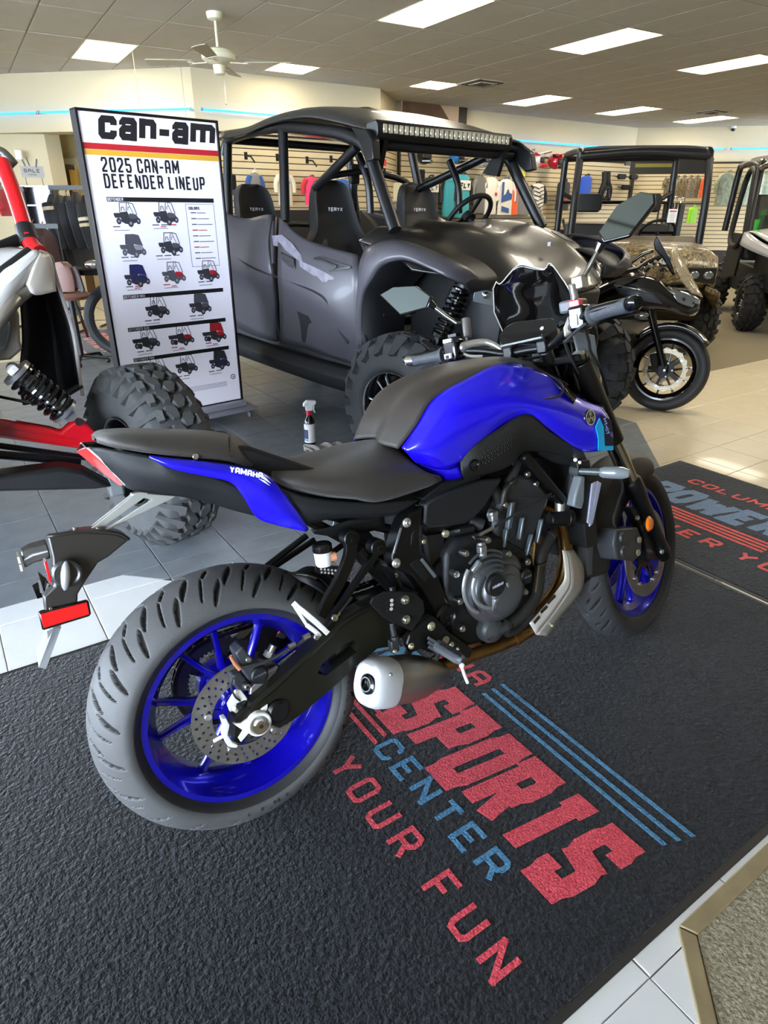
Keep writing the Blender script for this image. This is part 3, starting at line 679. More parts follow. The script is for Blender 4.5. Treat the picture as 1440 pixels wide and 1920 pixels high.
b = M(); b.tube([(.03, -.03, -.52), (.03, -.03, -.78)], .0022, 5); b.ball((.03, -.03, -.79), .008, 8, 6); b.build('pull_chain', CHR, f)
# ceiling vents
VENT = mat('vent_metal', '4a463c', .5, metal=.4)
for p, l, s in (((1.501,11.843,3.15), 'square ceiling air vent just right of the small square light', .56), ((6.449,14.9,3.15), 'distant ceiling air vent above the farthest ceiling light', .5)):
    t = thing('ceiling_vent', l, 'air vent', p, 31.5, 'ceiling air vents')
    for k in range(4):
        q = s / 2 * (1 - k * .24); b = M()
        for a in range(4): c_, s_ = [(1, 0), (0, 1), (-1, 0), (0, -1)][a]; b.box((c_ * q, s_ * q, -.012 - .006 * k), (.03 if c_ else 2 * q + .03, .03 if s_ else 2 * q + .03, .012))
        b.build('louvre_ring', VENT if k % 2 else CEILT, t)
cm = (8.022,17.23,3.15); t = thing('security_camera', 'small dark dome camera on the ceiling near the right wall', 'camera', cm)
b = M(); b.cyl((0, 0, 0), (0, 0, -.05), .06, 20); b.build('mount', WHT, t); b = M(); b.ball((0, 0, -.06), .052, 16, 10); b.build('dome', GBLK, t)

# ================================================================ utility vehicles
TUBE = mat('cage_black_powder', '17181a', .35, metal=.3, bump=.12, bscale=900)
SATIN = mat('satin_charcoal_plastic', '3d3b41', .38, bump=.12, bscale=900, coat=.1, var=.03)
HOODM = mat('satin_black_hood', '1f1d1b', .28, bump=.1, bscale=900, coat=.25)
DKP = mat('dark_inner_plastic', '0d0e10', .5, bump=.3, bscale=500)
VINYL = mat('black_vinyl', '141516', .55, bump=.35, bscale=700); VING = mat('grey_vinyl', '4a4d50', .55, bump=.35, bscale=700)
TREAD = mat('knobbly_rubber', '222325', .75, bump=.8, bscale=130, var=.2, vscale=20)
TREADG = mat('dusty_knobbly_rubber', '3c3d3d', .8, bump=.7, bscale=160, var=.12, vscale=14)
WEBB = mat('webbing_grey', '3d4148', .9, bump=.5, bscale=800)
GREEN = mat('lime_green_paint', '28c42c', .3, coat=.5); RED = mat('red_paint', 'cc0714', .28, coat=.6); SILV = mat('pearl_white_plastic', 'b4b2ae', .3, coat=.5)
def prof(t, Rr, Wd):
    """tyre outline: t in -1..1 over the crown, beyond that down the side wall"""
    a = abs(t); s = 1 if t >= 0 else -1; hw = Wd / 2
    if a <= 1: return Rr - .022 * a ** 3, s * hw * .88 * a
    u = min(1, (a - 1) / .8); return Rr - .022 - u * Rr * .32, s * hw * (.88 + .14 * math.sin(u * math.pi * .62))
def offroad_tyre(parent, Rr, Wd, rim, pat, m=TREAD):
    """local axis Y"""
    b = M(); pr = []
    for k in range(-18, 19):
        r, y = prof(k / 10, Rr - .022, Wd); pr.append((r, y))
    pr = [(rim, pr[0][1] * .82)] + pr + [(rim, pr[-1][1] * .82)]
    b.lathe(pr + [(rim * .97, 0)], (0, 0, 0), (0, 1, 0), 56, closed=True); ty = b.build('tyre', m, parent, sharp=50)
    b = M(); N = pat['n']
    def P(th, t, h):
        r, y = prof(t, Rr - .022, Wd); r2, y2 = prof(t + .05, Rr - .022, Wd); d = V(r2 - r, y2 - y); n = V(d[1], -d[0]) if d.length else V(1, 0); n = V(d.y, -d.x).normalized()
        rr, yy = r + n.x * h, y + n.y * h; return (rr * math.cos(th), yy, rr * math.sin(th))
    def lug(th, pts, h=.022, ta=.86):
        c = (sum(p[0] for p in pts) / len(pts), sum(p[1] for p in pts) / len(pts)); n = len(pts)
        bot = [P(th + p[0], p[1], -.004) for p in pts]; top = [P(th + c[0] + (p[0] - c[0]) * ta, c[1] + (p[1] - c[1]) * ta, h) for p in pts]
        b.add(bot + top, [[n + i for i in range(n)][::-1]] + [[i, (i + 1) % n, n + (i + 1) % n, n + i] for i in range(n)])
    st = 2 * math.pi / N
    for k in range(N):
        th = k * st
        if pat['kind'] == 'block':
            for s in (1, -1):
                o = 0 if s > 0 else st / 2
                lug(th + o, [(-.36 * st, s * .50), (.20 * st, s * .46), (.34 * st, s * .62), (.34 * st, s * 1.32), (-.02 * st, s * 1.38), (-.05 * st, s * .74), (-.36 * st, s * .70)][::s])
                lug(th + o, [(-.40 * st, s * .03), (.10 * st, s * .0), (.38 * st, s * .12), (.40 * st, s * .38), (.02 * st, s * .42), (-.38 * st, s * .26)][::s], .02, .88)
        else:
            for s in (1, -1):
                o = 0 if s > 0 else st / 2
                lug(th + o, [(-.34 * st, s * .55), (.05 * st, s * .48), (.3 * st, s * .62), (.24 * st, s * 1.42), (-.2 * st, s * 1.35)][::s], .026)
                lug(th + o, [(-.44 * st, s * .06), (-.05 * st, s * -.05), (.36 * st, s * .10), (.22 * st, s * .42), (-.3 * st, s * .44)][::s], .026)
    b.build('tread', m, ty, sharp=25); return ty
def alloy(parent, r, w, spokes=6, face=-1, mbase=GBLK, mface=CHR):
    b = M(); b.lathe([(r * .96, -w / 2), (r * 1.02, -w / 2), (r * 1.02, -w / 2 + .012), (r * .93, -w / 2 + .03), (r * .90, 0), (r * .93, w / 2 - .03), (r * 1.02, w / 2 - .012), (r * 1.02, w / 2), (r * .96, w / 2), (r * .86, w / 2 - .04), (r * .84, 0), (r * .86, -w / 2 + .04)], (0, 0, 0), (0, 1, 0), 40, closed=True)
    f = face; y0 = f * w * .30
    for k in range(spokes):
        for dd in (-.17, .17):
            a = 2 * math.pi * k / spokes; a1, a2 = a + dd * .55, a + dd * 1.15
            p, q = V(r * .22 * math.cos(a1), y0, r * .22 * math.sin(a1)), V(r * .92 * math.cos(a2), f * w * .36, r * .92 * math.sin(a2))
            b.beam(p, q, .016, .022, (0, 1, 0))
    b.cyl((0, y0 - f * .03, 0), (0, y0 + f * .012, 0), r * .27, 24); b.cyl((0, y0, 0), (0, y0 + f * .03, 0), r * .13, 18)
    o = b.build('rim', mbase, parent, bevel=.0025, seg=1); b = M()
    for k in range(spokes):
        for dd in (-.17, .17):
            a = 2 * math.pi * k / spokes + dd * .95; b.beam((r * .45 * math.cos(a), y0 + f * .0165, r * .45 * math.sin(a)), (r * .86 * math.cos(a + dd * .14), f * (w * .355 + .0125), r * .86 * math.sin(a + dd * .14)), .006, .002, (0, 1, 0))
        a = 2 * math.pi * k / spokes; b.bolt((r * .16 * math.cos(a), y0 + f * .01, r * .16 * math.sin(a)), (0, f, 0), .007, .012, False)
    b.build('machined_face', mface, o); return o
def put_wheel(parent, pos, Rr, Wd, rim, pat, yaw=0, face=-1, m=TREAD, spokes=6, mb=GBLK, mf=CHR):
    k = alloy(parent, rim, Wd * .9, spokes, face, mb, mf); k.name = 'wheel'; k.location = pos; k.rotation_euler = (0, 0, R(yaw))
    ty = offroad_tyre(parent, Rr, Wd, rim * 1.0, pat, m); ty.location = pos; ty.rotation_euler = (0, 0, R(yaw)); return k
def shock(parent, a, b_, rad=.045, wire=.0075, turns=9, ms=GBLK, mb=None):
    a, b_ = V(a), V(b_); d = b_ - a; m_ = M(); m_.cyl(a, a + d * .55, rad * .52, 16); m_.cyl(a + d * .5, b_, rad * .3, 14); m_.cyl(a + d * .04, a + d * .1, rad * 1.1, 18); m_.cyl(a + d * .88, a + d * .93, rad * 1.1, 18)
    for p in (a, b_): x = frame(d)[0]; m_.cyl(p - x * .022, p + x * .022, .022, 14)
    o = m_.build('shock_absorber', mb or PBLK, parent); m_ = M(); m_.helix(a + d * .1, a + d * .88, rad, wire, turns, 7, 14); m_.build('coil_spring', ms, o); return o
def seat(parent, x, y, z, s=1.0, logo=True, m1=VINYL, m2=VING):
    def sec(zz, w, dx, t): w *= 1.12; return [(x + dx + px_, y + py_, z + zz) for px_, py_ in ((t * .5, -w * .7), (t * .62, 0), (t * .5, w * .7), (t * .9, w), (0, w * 1.02), (-t * .5, w * .7), (-t * .5, -w * .7), (0, -w * 1.02), (t * .9, -w))]
    b = M(); b.loft([sec(.02, .20, .02, .09), sec(.12, .25, 0, .11), sec(.28, .26, -.03, .11), sec(.40, .235, -.06, .10), sec(.50, .16, -.085, .09), sec(.60, .135, -.11, .085), sec(.70, .125, -.13, .08), sec(.77, .095, -.14, .07), sec(.795, .05, -.145, .04)], smooth=3)
    o = b.build('seat', m1, parent, sharp=60)
    b = M(); b.loft([[(x + a, y + c, z + e) for a, c, e in ((.06, -.24, zz), (.5, -.25, zz), (.56, -.2, zz), (.56, .2, zz), (.5, .25, zz), (.06, .24, zz))] for zz in (-.1, -.02, .03)]); b.build('seat_cushion', m1, o, bevel=.03, seg=3)
    for s_ in (-1, 1):
        b = M(); b.grid([[(x + .055 + q * .012, y + s_ * (.16 + .03 * q), z + .06), (x + .085 - q * .0, y + s_ * (.175 + .05 * q), z + .2), (x + .06, y + s_ * (.155 + .055 * q), z + .36), (x + .02, y + s_ * (.12 + .04 * q), z + .46)] for q in (0, 1)]); b.build('side_bolster', m2, o, solid=.012, sub=2)
    return o

# ---------------------------------------------------------------- black four-seat side-by-side (frame u: x forward, y to its left, origin under the front axle)
U = thing('utility_vehicle', 'black four-seat side-by-side with roof light bar, behind the blue motorcycle', 'utility vehicle', (.72, 3.92, 0), -49.5)
PB = dict(n=20, kind='block')
for x, y, yw in ((0, -.80, 8), (0, .78, 6), (-2.85, -.78, 0), (-2.85, .78, 0)):
    put_wheel(U, (x, y, .39), .39, .255, .205, dict(n=19, kind='chunk'), yw, -1 if y < 0 else 1)
for x in (-2.85, 0):
    for s in (-1, 1):
        for z0 in (.34, .46): b = M(); b.tube([(x - .12, s * .2, z0), (x, s * .64, z0 - .03)], .016, 8); b.tube([(x + .14, s * .2, z0), (x, s * .64, z0 - .03)], .016, 8); b.build('suspension_arm', TUBE, U)
        b = M(); b.cyl((x, s * .1, .4), (x, s * .7, .39), .016, 10); b.cyl((x, s * .62, .39), (x, s * .7, .39), .06, 18); b.build('axle_shaft', DKP, U)
shock(U, (.046,-.42,1.01), (-.044,-.52,.698), .05, .009, 9); b = M(); b.cyl((.017,-.46,.978), (-.013,-.48,.89), .03, 16); b.build('shock_reservoir', DKP, U)
shock(U, (.02, .42, .92), (.0, .52, .45), .05, .009, 9)
# floor pan and rocker
b = M(); b.prism([(x, -.66, z) for x, z in ((-.34, .62), (-.36, .36), (-.5, .33), (-2.3, .33), (-3.1, .5), (-3.2, .8), (-3.0, .95), (-.4, .7), (-.38, .5))], (0, 1.32, 0)); b.build('chassis', DKP, U, bevel=.02)
for s in (-1, 1):
    b = M(); b.patch([[(x, s * yy, z) for x, z in zip((-2.35, -1.6, -.9, -.33), zs)] for yy, zs in ((.68, (.50, .48, .47, .48)), (.74, (.44, .42, .41, .42)), (.70, (.36, .34, .33, .34)))], 4, 3); b.build('rocker_panel', MBLK, U, solid=.02)
b = M(); b.box((-.02, 0, .52), (.7, .42, .36)); b.build('front_frame', DKP, U, bevel=.02)
# doors
cols = [[(-2.175,-.66,1.349), (-1.758,-.68,1.291), (-1.378,-.69,1.316), (-1.05,-.71,1.198), (-.748,-.72,1.15), (-.465,-.74,1.126)],
        [(-2.083,-.72,1.242), (-1.669,-.74,1.194), (-1.295,-.76,1.173), (-.97,-.77,1.095), (-.671,-.78,1.053), (-.391,-.79,1.021)],
        [(-2.048,-.75,1.064), (-1.63,-.78,1.01), (-1.256,-.8,.975), (-.926,-.81,.919), (-.629,-.81,.873), (-.38,-.79,.827)],
        [(-2.116,-.69,.897), (-1.761,-.71,.834), (-1.354,-.74,.819), (-.998,-.77,.774), (-.679,-.78,.718), (-.37,-.77,.682)],
        [(-2.09,-.67,.551), (-1.792,-.67,.519), (-1.484,-.67,.515), (-1.154,-.68,.528), (-.812,-.69,.519), (-.399,-.7,.51)]]
def dpart(name, c0, c1, s):
    rows = [[V(p[0], p[1] * -s, p[2]) for p in catmull(r, 5)[c0:c1]] for r in cols]; rows = [list(r) for r in rows]
    g = list(zip(*[catmull(c, 5) for c in zip(*rows)])); b = M(); b.grid(g); return b.build(name, SATIN, U, solid=.03, sharp=30)
for s in (-1, 1):
    dr = dpart('rear_door', 0, 11, s); df = dpart('front_door', 11, 26, s)
    b = M(); st = [V(p[0], -s * (p[1] - .012), p[2]) for p in ((-1.378,-.69,1.316), (-1.327,-.76,1.172), (-1.274,-.79,1.056), (-1.255,-.79,.962), (-1.328,-.735,.821), (-1.396,-.7,.674), (-1.414,-.67,.525))]; b.tube(st, .012, 8, smooth=4); b.build('door_seam', MBLK, df)
    b = M(); b.tube([V(p[0], -s * (p[1] - .008), p[2]) for p in ((-1.891,-.755,1.092), (-1.557,-.785,1.011), (-1.188,-.8,.967), (-.797,-.81,.92), (-.656,-.81,.871), (-.631,-.79,.77), (-.523,-.77,.654))], .010, 8, smooth=4); b.build('trim_strip', MBLK, df)
    b = M(); b.prism([V(p[0], -s * (p[1] - .004), p[2]) for p in ((-1.037,-.76,.776), (-.912,-.77,.761), (-.883,-.76,.729), (-1.007,-.69,.567), (-1.105,-.69,.57), (-1.038,-.74,.692))], (0, s * .02, 0)); b.build('door_pocket', mat('deep_black', '050506', .6), df)
    b = M(); b.prism([V(p[0], -s * (p[1] - .002), p[2]) for p in ((-1.169,-.785,1.117), (-1.01,-.79,1.085), (-.988,-.8,1.026), (-1.058,-.8,1.037), (-1.148,-.79,1.072))], (0, s * .012, 0)); b.build('door_handle', GBLK, df, bevel=.004)
    # angular graphic on the front door
    b = M(); pp = [(-.82,-.785,1.097), (-.755,-.785,1.106), (-.458,-.795,1.069), (-.649,-.797,1.038), (-.589,-.795,1.067), (-.738,-.79,1.096)]
    P_ = [V(p[0], -s * (p[1] - .006), p[2]) for p in pp]
    for i in range(len(P_)): b.beam(P_[i], P_[(i + 1) % len(P_)], .009, .003, (0, 1, 0))
    b.build('door_graphic', mat('graphic_black', '08080a', .3), df)
    b = M(); gg = [[V(p[0], -s * (p[1] - .006), p[2]) for p in r] for r in ([(-1.31,-.76,1.204), (-1.191,-.76,1.213), (-1.072,-.77,1.172), (-.967,-.775,1.107)], [(-1.298,-.768,1.149), (-1.176,-.775,1.141), (-1.056,-.785,1.104), (-.926,-.79,1.06)])]; b.grid(gg)
    b.grid([[V(p[0], -s * (p[1] - .007), p[2]) for p in r] for r in ([(-.97,-.79,1.078), (-.809,-.795,1.052), (-.686,-.8,1.027), (-.546,-.8,.992), (-.499,-.8,.944)], [(-.938,-.8,1.014), (-.809,-.805,.996), (-.716,-.812,.954), (-.62,-.815,.915), (-.537,-.81,.893)])]); b.build('door_graphic', mat('graphic_grey', '6a6772', .45, var=.35, vscale=22), df)
# fenders and hood
arch_i = [(-.382,-.78,.637), (-.364,-.8,.802), (-.322,-.82,.933), (-.221,-.84,1.028), (-.128,-.85,1.103), (.023,-.85,1.136), (.174,-.85,1.113), (.274,-.8,1.068), (.303,-.72,1.034), (.281,-.64,.991)]
arch_o = [(-.451,-.76,.624), (-.422,-.78,.793), (-.419,-.78,.95), (-.407,-.78,1.074), (-.336,-.77,1.178), (-.14,-.77,1.215), (.064,-.77,1.19), (.235,-.74,1.14), (.301,-.66,1.091), (.285,-.56,1.031)]
mid = [(V(a) + V(c)) / 2 + V(0, -.02, .01) for a, c in zip(arch_i, arch_o)]
for s in (-1, 1):
    f = lambda p: V(p[0], -s * p[1], p[2])
    b = M(); b.patch([[f(p) for p in arch_i], [f(p) for p in mid], [f(p) for p in arch_o]], 3, 3); fe = b.build('front_fender', SATIN, U, solid=.012)
    b = M(); b.patch([[f(p) for p in arch_i], [V(p[0], s * .48, p[2] + .01) for p in arch_i]], 3, 2); b.build('wheel_well', DKP, fe, solid=.01)
    b = M()
    for p in ((-.159,-.775,1.19), (.03,-.79,1.166), (.193,-.8,1.126)): b.bolt(f(p), (0, s * .6, 1), .012, .01)
    b.build('fender_rivet', ALU, fe)
    b = M(); b.lathe([(.46, -.1), (.5, -.1), (.5, .12), (.46, .12)], (-2.85, s * .72, .42), (0, 1, 0), 20, closed=True, a0=150, a1=340, hint=(0, 0, 1)) ; b.build('rear_fender', MBLK, U)
    # inner bulkhead behind the wheel arch
    b = M(); b.prism([(x, s * .38, z) for x, z in ((-.40, .45), (-.40, 1.12), (.0, 1.14), (.22, 1.02), (.28, .8), (.25, .5))], (0, s * .02, 0)); b.build('inner_panel', DKP, U)
hz = {.77: (0.0, (1.20, 1.18, 1.155, 1.125, 1.10, 1.08)), .64: (.16, (1.265, 1.245, 1.20, 1.14, 1.09, 1.05)), .46: (.29, (1.26, 1.245, 1.195, 1.115, 1.04, .98)), .30: (.36, (1.30, 1.285, 1.235, 1.145, 1.05, .96)), .0: (.39, (1.28, 1.268, 1.22, 1.135, 1.05, .95))}
hood = [[(-.42 + (hz[abs(y)][0] + .42) * k, y, z) for k, z in zip((0, .3, .55, .78, .92, 1), hz[abs(y)][1])] for y in (-.77, -.64, -.46, -.30, .0, .30, .46, .64, .77)]
b = M(); b.patch(hood, 5, 4); hd = b.build('hood', HOODM, U, solid=.012, sharp=40)
b = M(); b.prism([(-.12, .50, 1.235), (.08, .36, 1.20), (.11, .42, 1.18), (-.09, .56, 1.215)], (0, 0, .004)); b.build('hood_decal', mat('hood_grey_decal', '34342f', .5), hd)
b = M(); b.box((.25, .0, 1.19), (.02, .02, .02)); b.build('hood_latch', ALU, hd)
b = M(); b.prism([(.27, y, z) for y, z in ((-.40, .95), (.40, .95), (.36, .62), (.28, .5), (-.28, .5), (-.36, .62))], (.08, 0, 0)); b.build('front_fascia', DKP, U, bevel=.02)
b = M(); b.tube([(.40, -.26, .5), (.44, -.25, .7), (.42, -.15, .8), (.42, .15, .8), (.44, .25, .7), (.40, .26, .5)], .022, 10, smooth=3); b.build('front_bumper', TUBE, U)
for s in (-1, 1):
    b = M(); b.prism([(x, s * y, z) for x, y, z in ((.22, .54, 1.0), (.28, .46, .98), (.335, .36, .955), (.325, .36, .905), (.22, .55, .955))], (.0, 0, -.02)); h = b.build('headlight', LENS, U, bevel=.006)
    b = M()
    for k in range(2): b.ball((.26 + k * .045, s * (.50 - k * .09), .965 - k * .015), .018, 12, 8)
    b.build('headlight_bulb', CHR, h)
# dashboard, steering wheel
b = M(); b.loft([[(x, y, z) for x, z in ((-.40, 1.20), (-.52, 1.18), (-.56, 1.05), (-.5, .8), (-.35, .8))] for y in (-.66, -.3, 0, .3, .66)]); b.build('dashboard', MBLK, U, bevel=.015)
sc = V((-.667,.34,1.31)); b = M(); b.torus(sc, (-.75, 0, .65), .17, .016, 40, 10)
for a in (-30, 90, 210): x, y, z = frame((-.75, 0, .65)); b.beam(sc, sc + (x * math.cos(R(a)) + y * math.sin(R(a))) * .165, .025, .012, (-.75, 0, .65))
b.cyl(sc - V(-.75, 0, .65) * .02, sc + V(-.75, 0, .65) * .02, .045, 18); b.tube([sc, sc + V(.28, 0, -.22)], .02, 8); b.build('steering_wheel', MBLK, U)
# seats
for x, y in ((-1.10, -.38), (-1.06, .32), (-2.08, -.38), (-2.08, .32)):
    z = .73; o = seat(U, x, y, z)
    m = M(); strokes(m, 'TERYX', (x - .045, y - .065, z + .615), (0, 1, 0), (-.15, 0, 1), .022, .02, .005, .2, .2); m.build('seat_lettering', mat('thread_white', 'c9c9c9', .8), o)
b = M(); b.box((-1.05, 0, .72), (.5, .14, .3)); b.build('console', MBLK, U, bevel=.03)
for p, q in (((-1.37,-.05,1.514), (-1.343,-.1,1.232)), ((-1.355,.55,1.503), (-1.169,.45,1.193)), ((-3.529,.2,1.527), (-3.386,.2,1.324))):
    b = M(); b.beam(p, q, .05, .004, (1, 0, 0)); b.build('seat_belt', WEBB, U); b = M(); b.beam(V(p) + V(0, 0, .12), p, .07, .03, (1, 0, 0)); b.build('belt_guide', MBLK, U, bevel=.008)
# cage
TR = .027
def cage(pts, r=TR, n='cage_tube', sm=4, m=TUBE): b = M(); b.tube(pts, r, 14, smooth=sm); return b.build(n, m, U)
for s in (-1, 1):
    f = lambda p: V(p[0], -s * p[1] - (.15 if s > 0 else 0), p[2])
    cage([f((-.219,-.69,1.257)), f((-.373,-.665,1.475)), f((-.469,-.65,1.615))], .034, 'front_pillar', 3)
    cage([f((-.469,-.65,1.615)), f((-.546,-.645,1.678)), f((-.742,-.63,1.732)), f((-.997,-.62,1.769)), f((-1.374,-.6,1.812)), f((-1.706,-.6,1.813)), f((-2.054,-.6,1.787)), f((-2.13,-.61,1.701))], .032, 'roof_rail')
    cage([f((-1.374,-.6,1.806)), f((-1.324,-.64,1.542)), f((-1.278,-.68,1.287))], .03, 'centre_pillar', 2)
    cage([f((-2.077,-.6,1.789)), f((-2.073,-.63,1.533)), f((-2.049,-.66,1.26))], .03, 'rear_pillar', 2)
    cage([f((-.64,-.6,1.664)), f((-1.189,-.5,1.478))], .026, 'brace_tube', 0)
    cage([f((-.821,-.45,1.642)), f((-.734,-.45,1.502)), f((-.712,-.45,1.335))], .022, 'brace_tube', 3)
    b = M(); b.prism([f(p) for p in ((-.591,-.63,1.746), (-.43,-.66,1.725), (-.356,-.68,1.674), (-.335,-.69,1.582), (-.395,-.69,1.573), (-.474,-.66,1.651))], (0, s * .05, 0)); b.build('roof_bracket', PBLK, U, bevel=.006)
A0_, B0_ = V((-.546,-.645,1.678)), V((-1.374,-.6,1.812)); C0_ = V((-2.054,-.6,1.787))
for p, r in ((A0_, .028), (B0_, .026), (C0_, .026)): cage([p, V(p.x, -p.y - .15, p.z)], r, 'cross_tube', 0)
cage([V(-1.25, -.5, 1.2), V(-1.3, -.42, 1.5), V(-1.3, -.1, 1.58), V(-1.3, .1, 1.58), V(-1.3, .42, 1.5), V(-1.25, .5, 1.2)], .02, 'seat_hoop')
cage([V(-2.15, -.6, 1.2), V(-2.2, 0, 1.25), V(-2.15, .6, 1.2)], .02, 'seat_hoop')
# roof: two moulded sections
zr = B0_.z + .035
b = M(); b.patch([[(A0_.x + .16, y, A0_.z + .045 + e * .5), (A0_.x - .25, y * 1.0, zr - .02 + e), (B0_.x + .3, y, zr + .02 + e), (B0_.x - .05, y, zr + .015 + e), (B0_.x - .4, y, zr - .02 + e), (C0_.x - .05, y, C0_.z + .04 + e)] for y, e in ((-.66, -.035), (-.60, .01), (-.35, .03), (-.075, .035), (.20, .03), (.45, .01), (.51, -.035))], 4, 4); b.build('roof_panel', mat('roof_satin', '232220', .25, coat=.4), U, solid=.018)
b = M()
for y in (-.27, .12): b.patch([[(-1.75, y - .12, zr + .055), (-.95, y - .12, zr + .035)], [(-1.75, y, zr + .075), (-.95, y, zr + .055)], [(-1.75, y + .12, zr + .055), (-.95, y + .12, zr + .035)]], 3, 3)
b.build('roof_rib', HOODM, U, solid=.006)
# light bar
L0_, L1_ = V((-.42,-.647,1.722)), V((-.42,.348,1.721)); ym = (L0_.y + L1_.y) / 2; zb = (L0_.z + L1_.z) / 2; hl = (L1_.y - L0_.y) / 2
b = M(); b.prism([(-.42 + x, ym - hl - .03, zb + z) for x, z in ((.03, -.045), (.045, -.02), (.045, .03), (.03, .045), (-.045, .035), (-.055, -.01), (-.03, -.045))], (0, 2 * hl + .06, 0)); lb = b.build('light_bar', PBLK, U, bevel=.005)
N = 27; LEDM = mat('led_reflector', 'e8e4d4', .15, metal=.8)
for k in range(N):
    b = M(); y = ym - hl + (k + .5) * 2 * hl / N; b.box((-.375, y, zb + .006), (.012, 2 * hl / N * .72, .042)); b.build('led_cell', LEDM, lb, bevel=.003, seg=1)
for y in (-.62, .33):
    b = M(); b.prism([(-.42 + x, y, zb + z) for x, z in ((-.03, -.03), (.03, -.04), (-.02, -.18), (-.14, -.16))], (0, .03, 0)); b.build('light_bar_bracket', PBLK, U)
b = M(); b.prism([(x, -.62, z) for x, z in ((-.42, zb - .045), (-.44, zb - .085), (-.62, zb - .07), (-.62, zb - .02))], (0, 1.1, 0)); b.build('header_panel', DKP, U, bevel=.015)
# hanging price tag
def price_tag(label, pos, h, w, rot, tilt=0, head=INKR):
    t = thing('price_tag', label, 'tag', pos, rot); b = M(); b.box((0, 0, -h / 2), (w, .002, h)); b.build('card', WHT, t); b = M(); b.box((0, -.002, -.16 * h), (w * .75, .001, h * .1)); b.build('heading_print', head, t)
    b = M()
    for k in range(5): b.box((.0, -.002, -h * (.38 + .12 * k)), (w * (.4 + .1 * (k % 3)), .001, h * .022))
    b.build('small_print', INKG, t)['kind'] = 'stuff'; b = M(); b.tube([(0, 0, 0), (.01, 0, .03), (0, 0, .06)], .0015, 6); b.build('string', WHT, t)
    return t
q = W((0, 0)); U0 = Matrix.Translation((.72, 3.92, 0)) @ Matrix.Rotation(R(-49.5), 4, 'Z')
tp = U0 @ V((-.302,.62,1.322)); price_tag('white price tag hanging at the front pillar of the black vehicle', tp, .12, .085, 25)
t = thing('key_lanyard', 'clear key pouch lying on the hood of the black vehicle under the price tag', 'keys', U0 @ V((-.305,.6,1.164)), 25); b = M(); b.tube([(.02, 0, .06), (0, -.01, .03), (.01, -.02, .0), (-.02, -.02, -.03)], .006, 8, smooth=4); b.build('pouch', LENS, t); b = M(); b.torus((.02, 0, .06), (0, 1, 0), .012, .002, 16, 6); b.build('key_ring', CHR, t)

# ---------------------------------------------------------------- camouflage utility vehicle and green one
def camo_mat():
    m = mat('camouflage_print', '6b5c40', .5, coat=.2); nt = m.node_tree; b = nt.nodes['Principled BSDF']; tc = nt.nodes.new('ShaderNodeTexCoord')
    n = nt.nodes.new('ShaderNodeTexNoise'); n.inputs['Scale'].default_value = 4; n.inputs['Detail'].default_value = 3; n.inputs['Distortion'].default_value = 4.5; nt.links.new(tc.outputs['Object'], n.inputs['Vector'])
    r = nt.nodes.new('ShaderNodeValToRGB'); cr = r.color_ramp; cr.interpolation = 'LINEAR'
    for p, c in ((0.0, '2a2418'), (.36, '2a2216'), (.42, '6f6042'), (.47, '241d12'), (.505, 'cbb88c'), (.53, '3f331f'), (.6, '8b7a55'), (.66, '30281a'), (1.0, '32291b')):
        e = cr.elements.new(p) if p not in (0.0, 1.0) else cr.elements[0 if p == 0 else -1]; e.color = (*hexc(c), 1)
    nt.links.new(n.outputs['Fac'], r.inputs['Fac']); nt.links.new(r.outputs['Color'], b.inputs['Base Color']); return m
CAMO = camo_mat()
c = thing('utility_vehicle', 'camouflage utility vehicle with bare black roof frame, behind the black sports motorcycle', 'utility vehicle', (2.60, 7.11, .002), -97)
def body_common(t, hoodm, frontw, lights=True):
    for x, y in ((0, -.64), (0, .70), (-2.1, -.66), (-2.1, .66)): put_wheel(t, (x, y, .335), .335, .25, .16, dict(n=17, kind='chunk'), 0, -1 if y < 0 else 1, TREAD)
    b = M(); b.prism([(x, -.55, z) for x, z in ((.35, .35), (.5, .6), (-.3, .7), (-2.6, .75), (-2.6, .35))], (0, 1.1, 0)); b.build('chassis', DKP, t, bevel=.02)
body_common(c, CAMO, 1.4)
b = M(); hw = .68
b.loft([[(x, -w, z0), (x, -w, z1 - .06), (x, -w * .86, z1), (x, 0, z1 + .02), (x, w * .86, z1), (x, w, z1 - .06), (x, w, z0)] for x, w, z0, z1 in ((-.35, hw, .80, 1.06), (0, hw + .02, .76, 1.05), (.28, hw + .01, .68, 1.01), (.44, hw - .03, .68, .94), (.50, hw - .08, .72, .88))]); b.build('front_bodywork', CAMO, c, bevel=.02, seg=3)
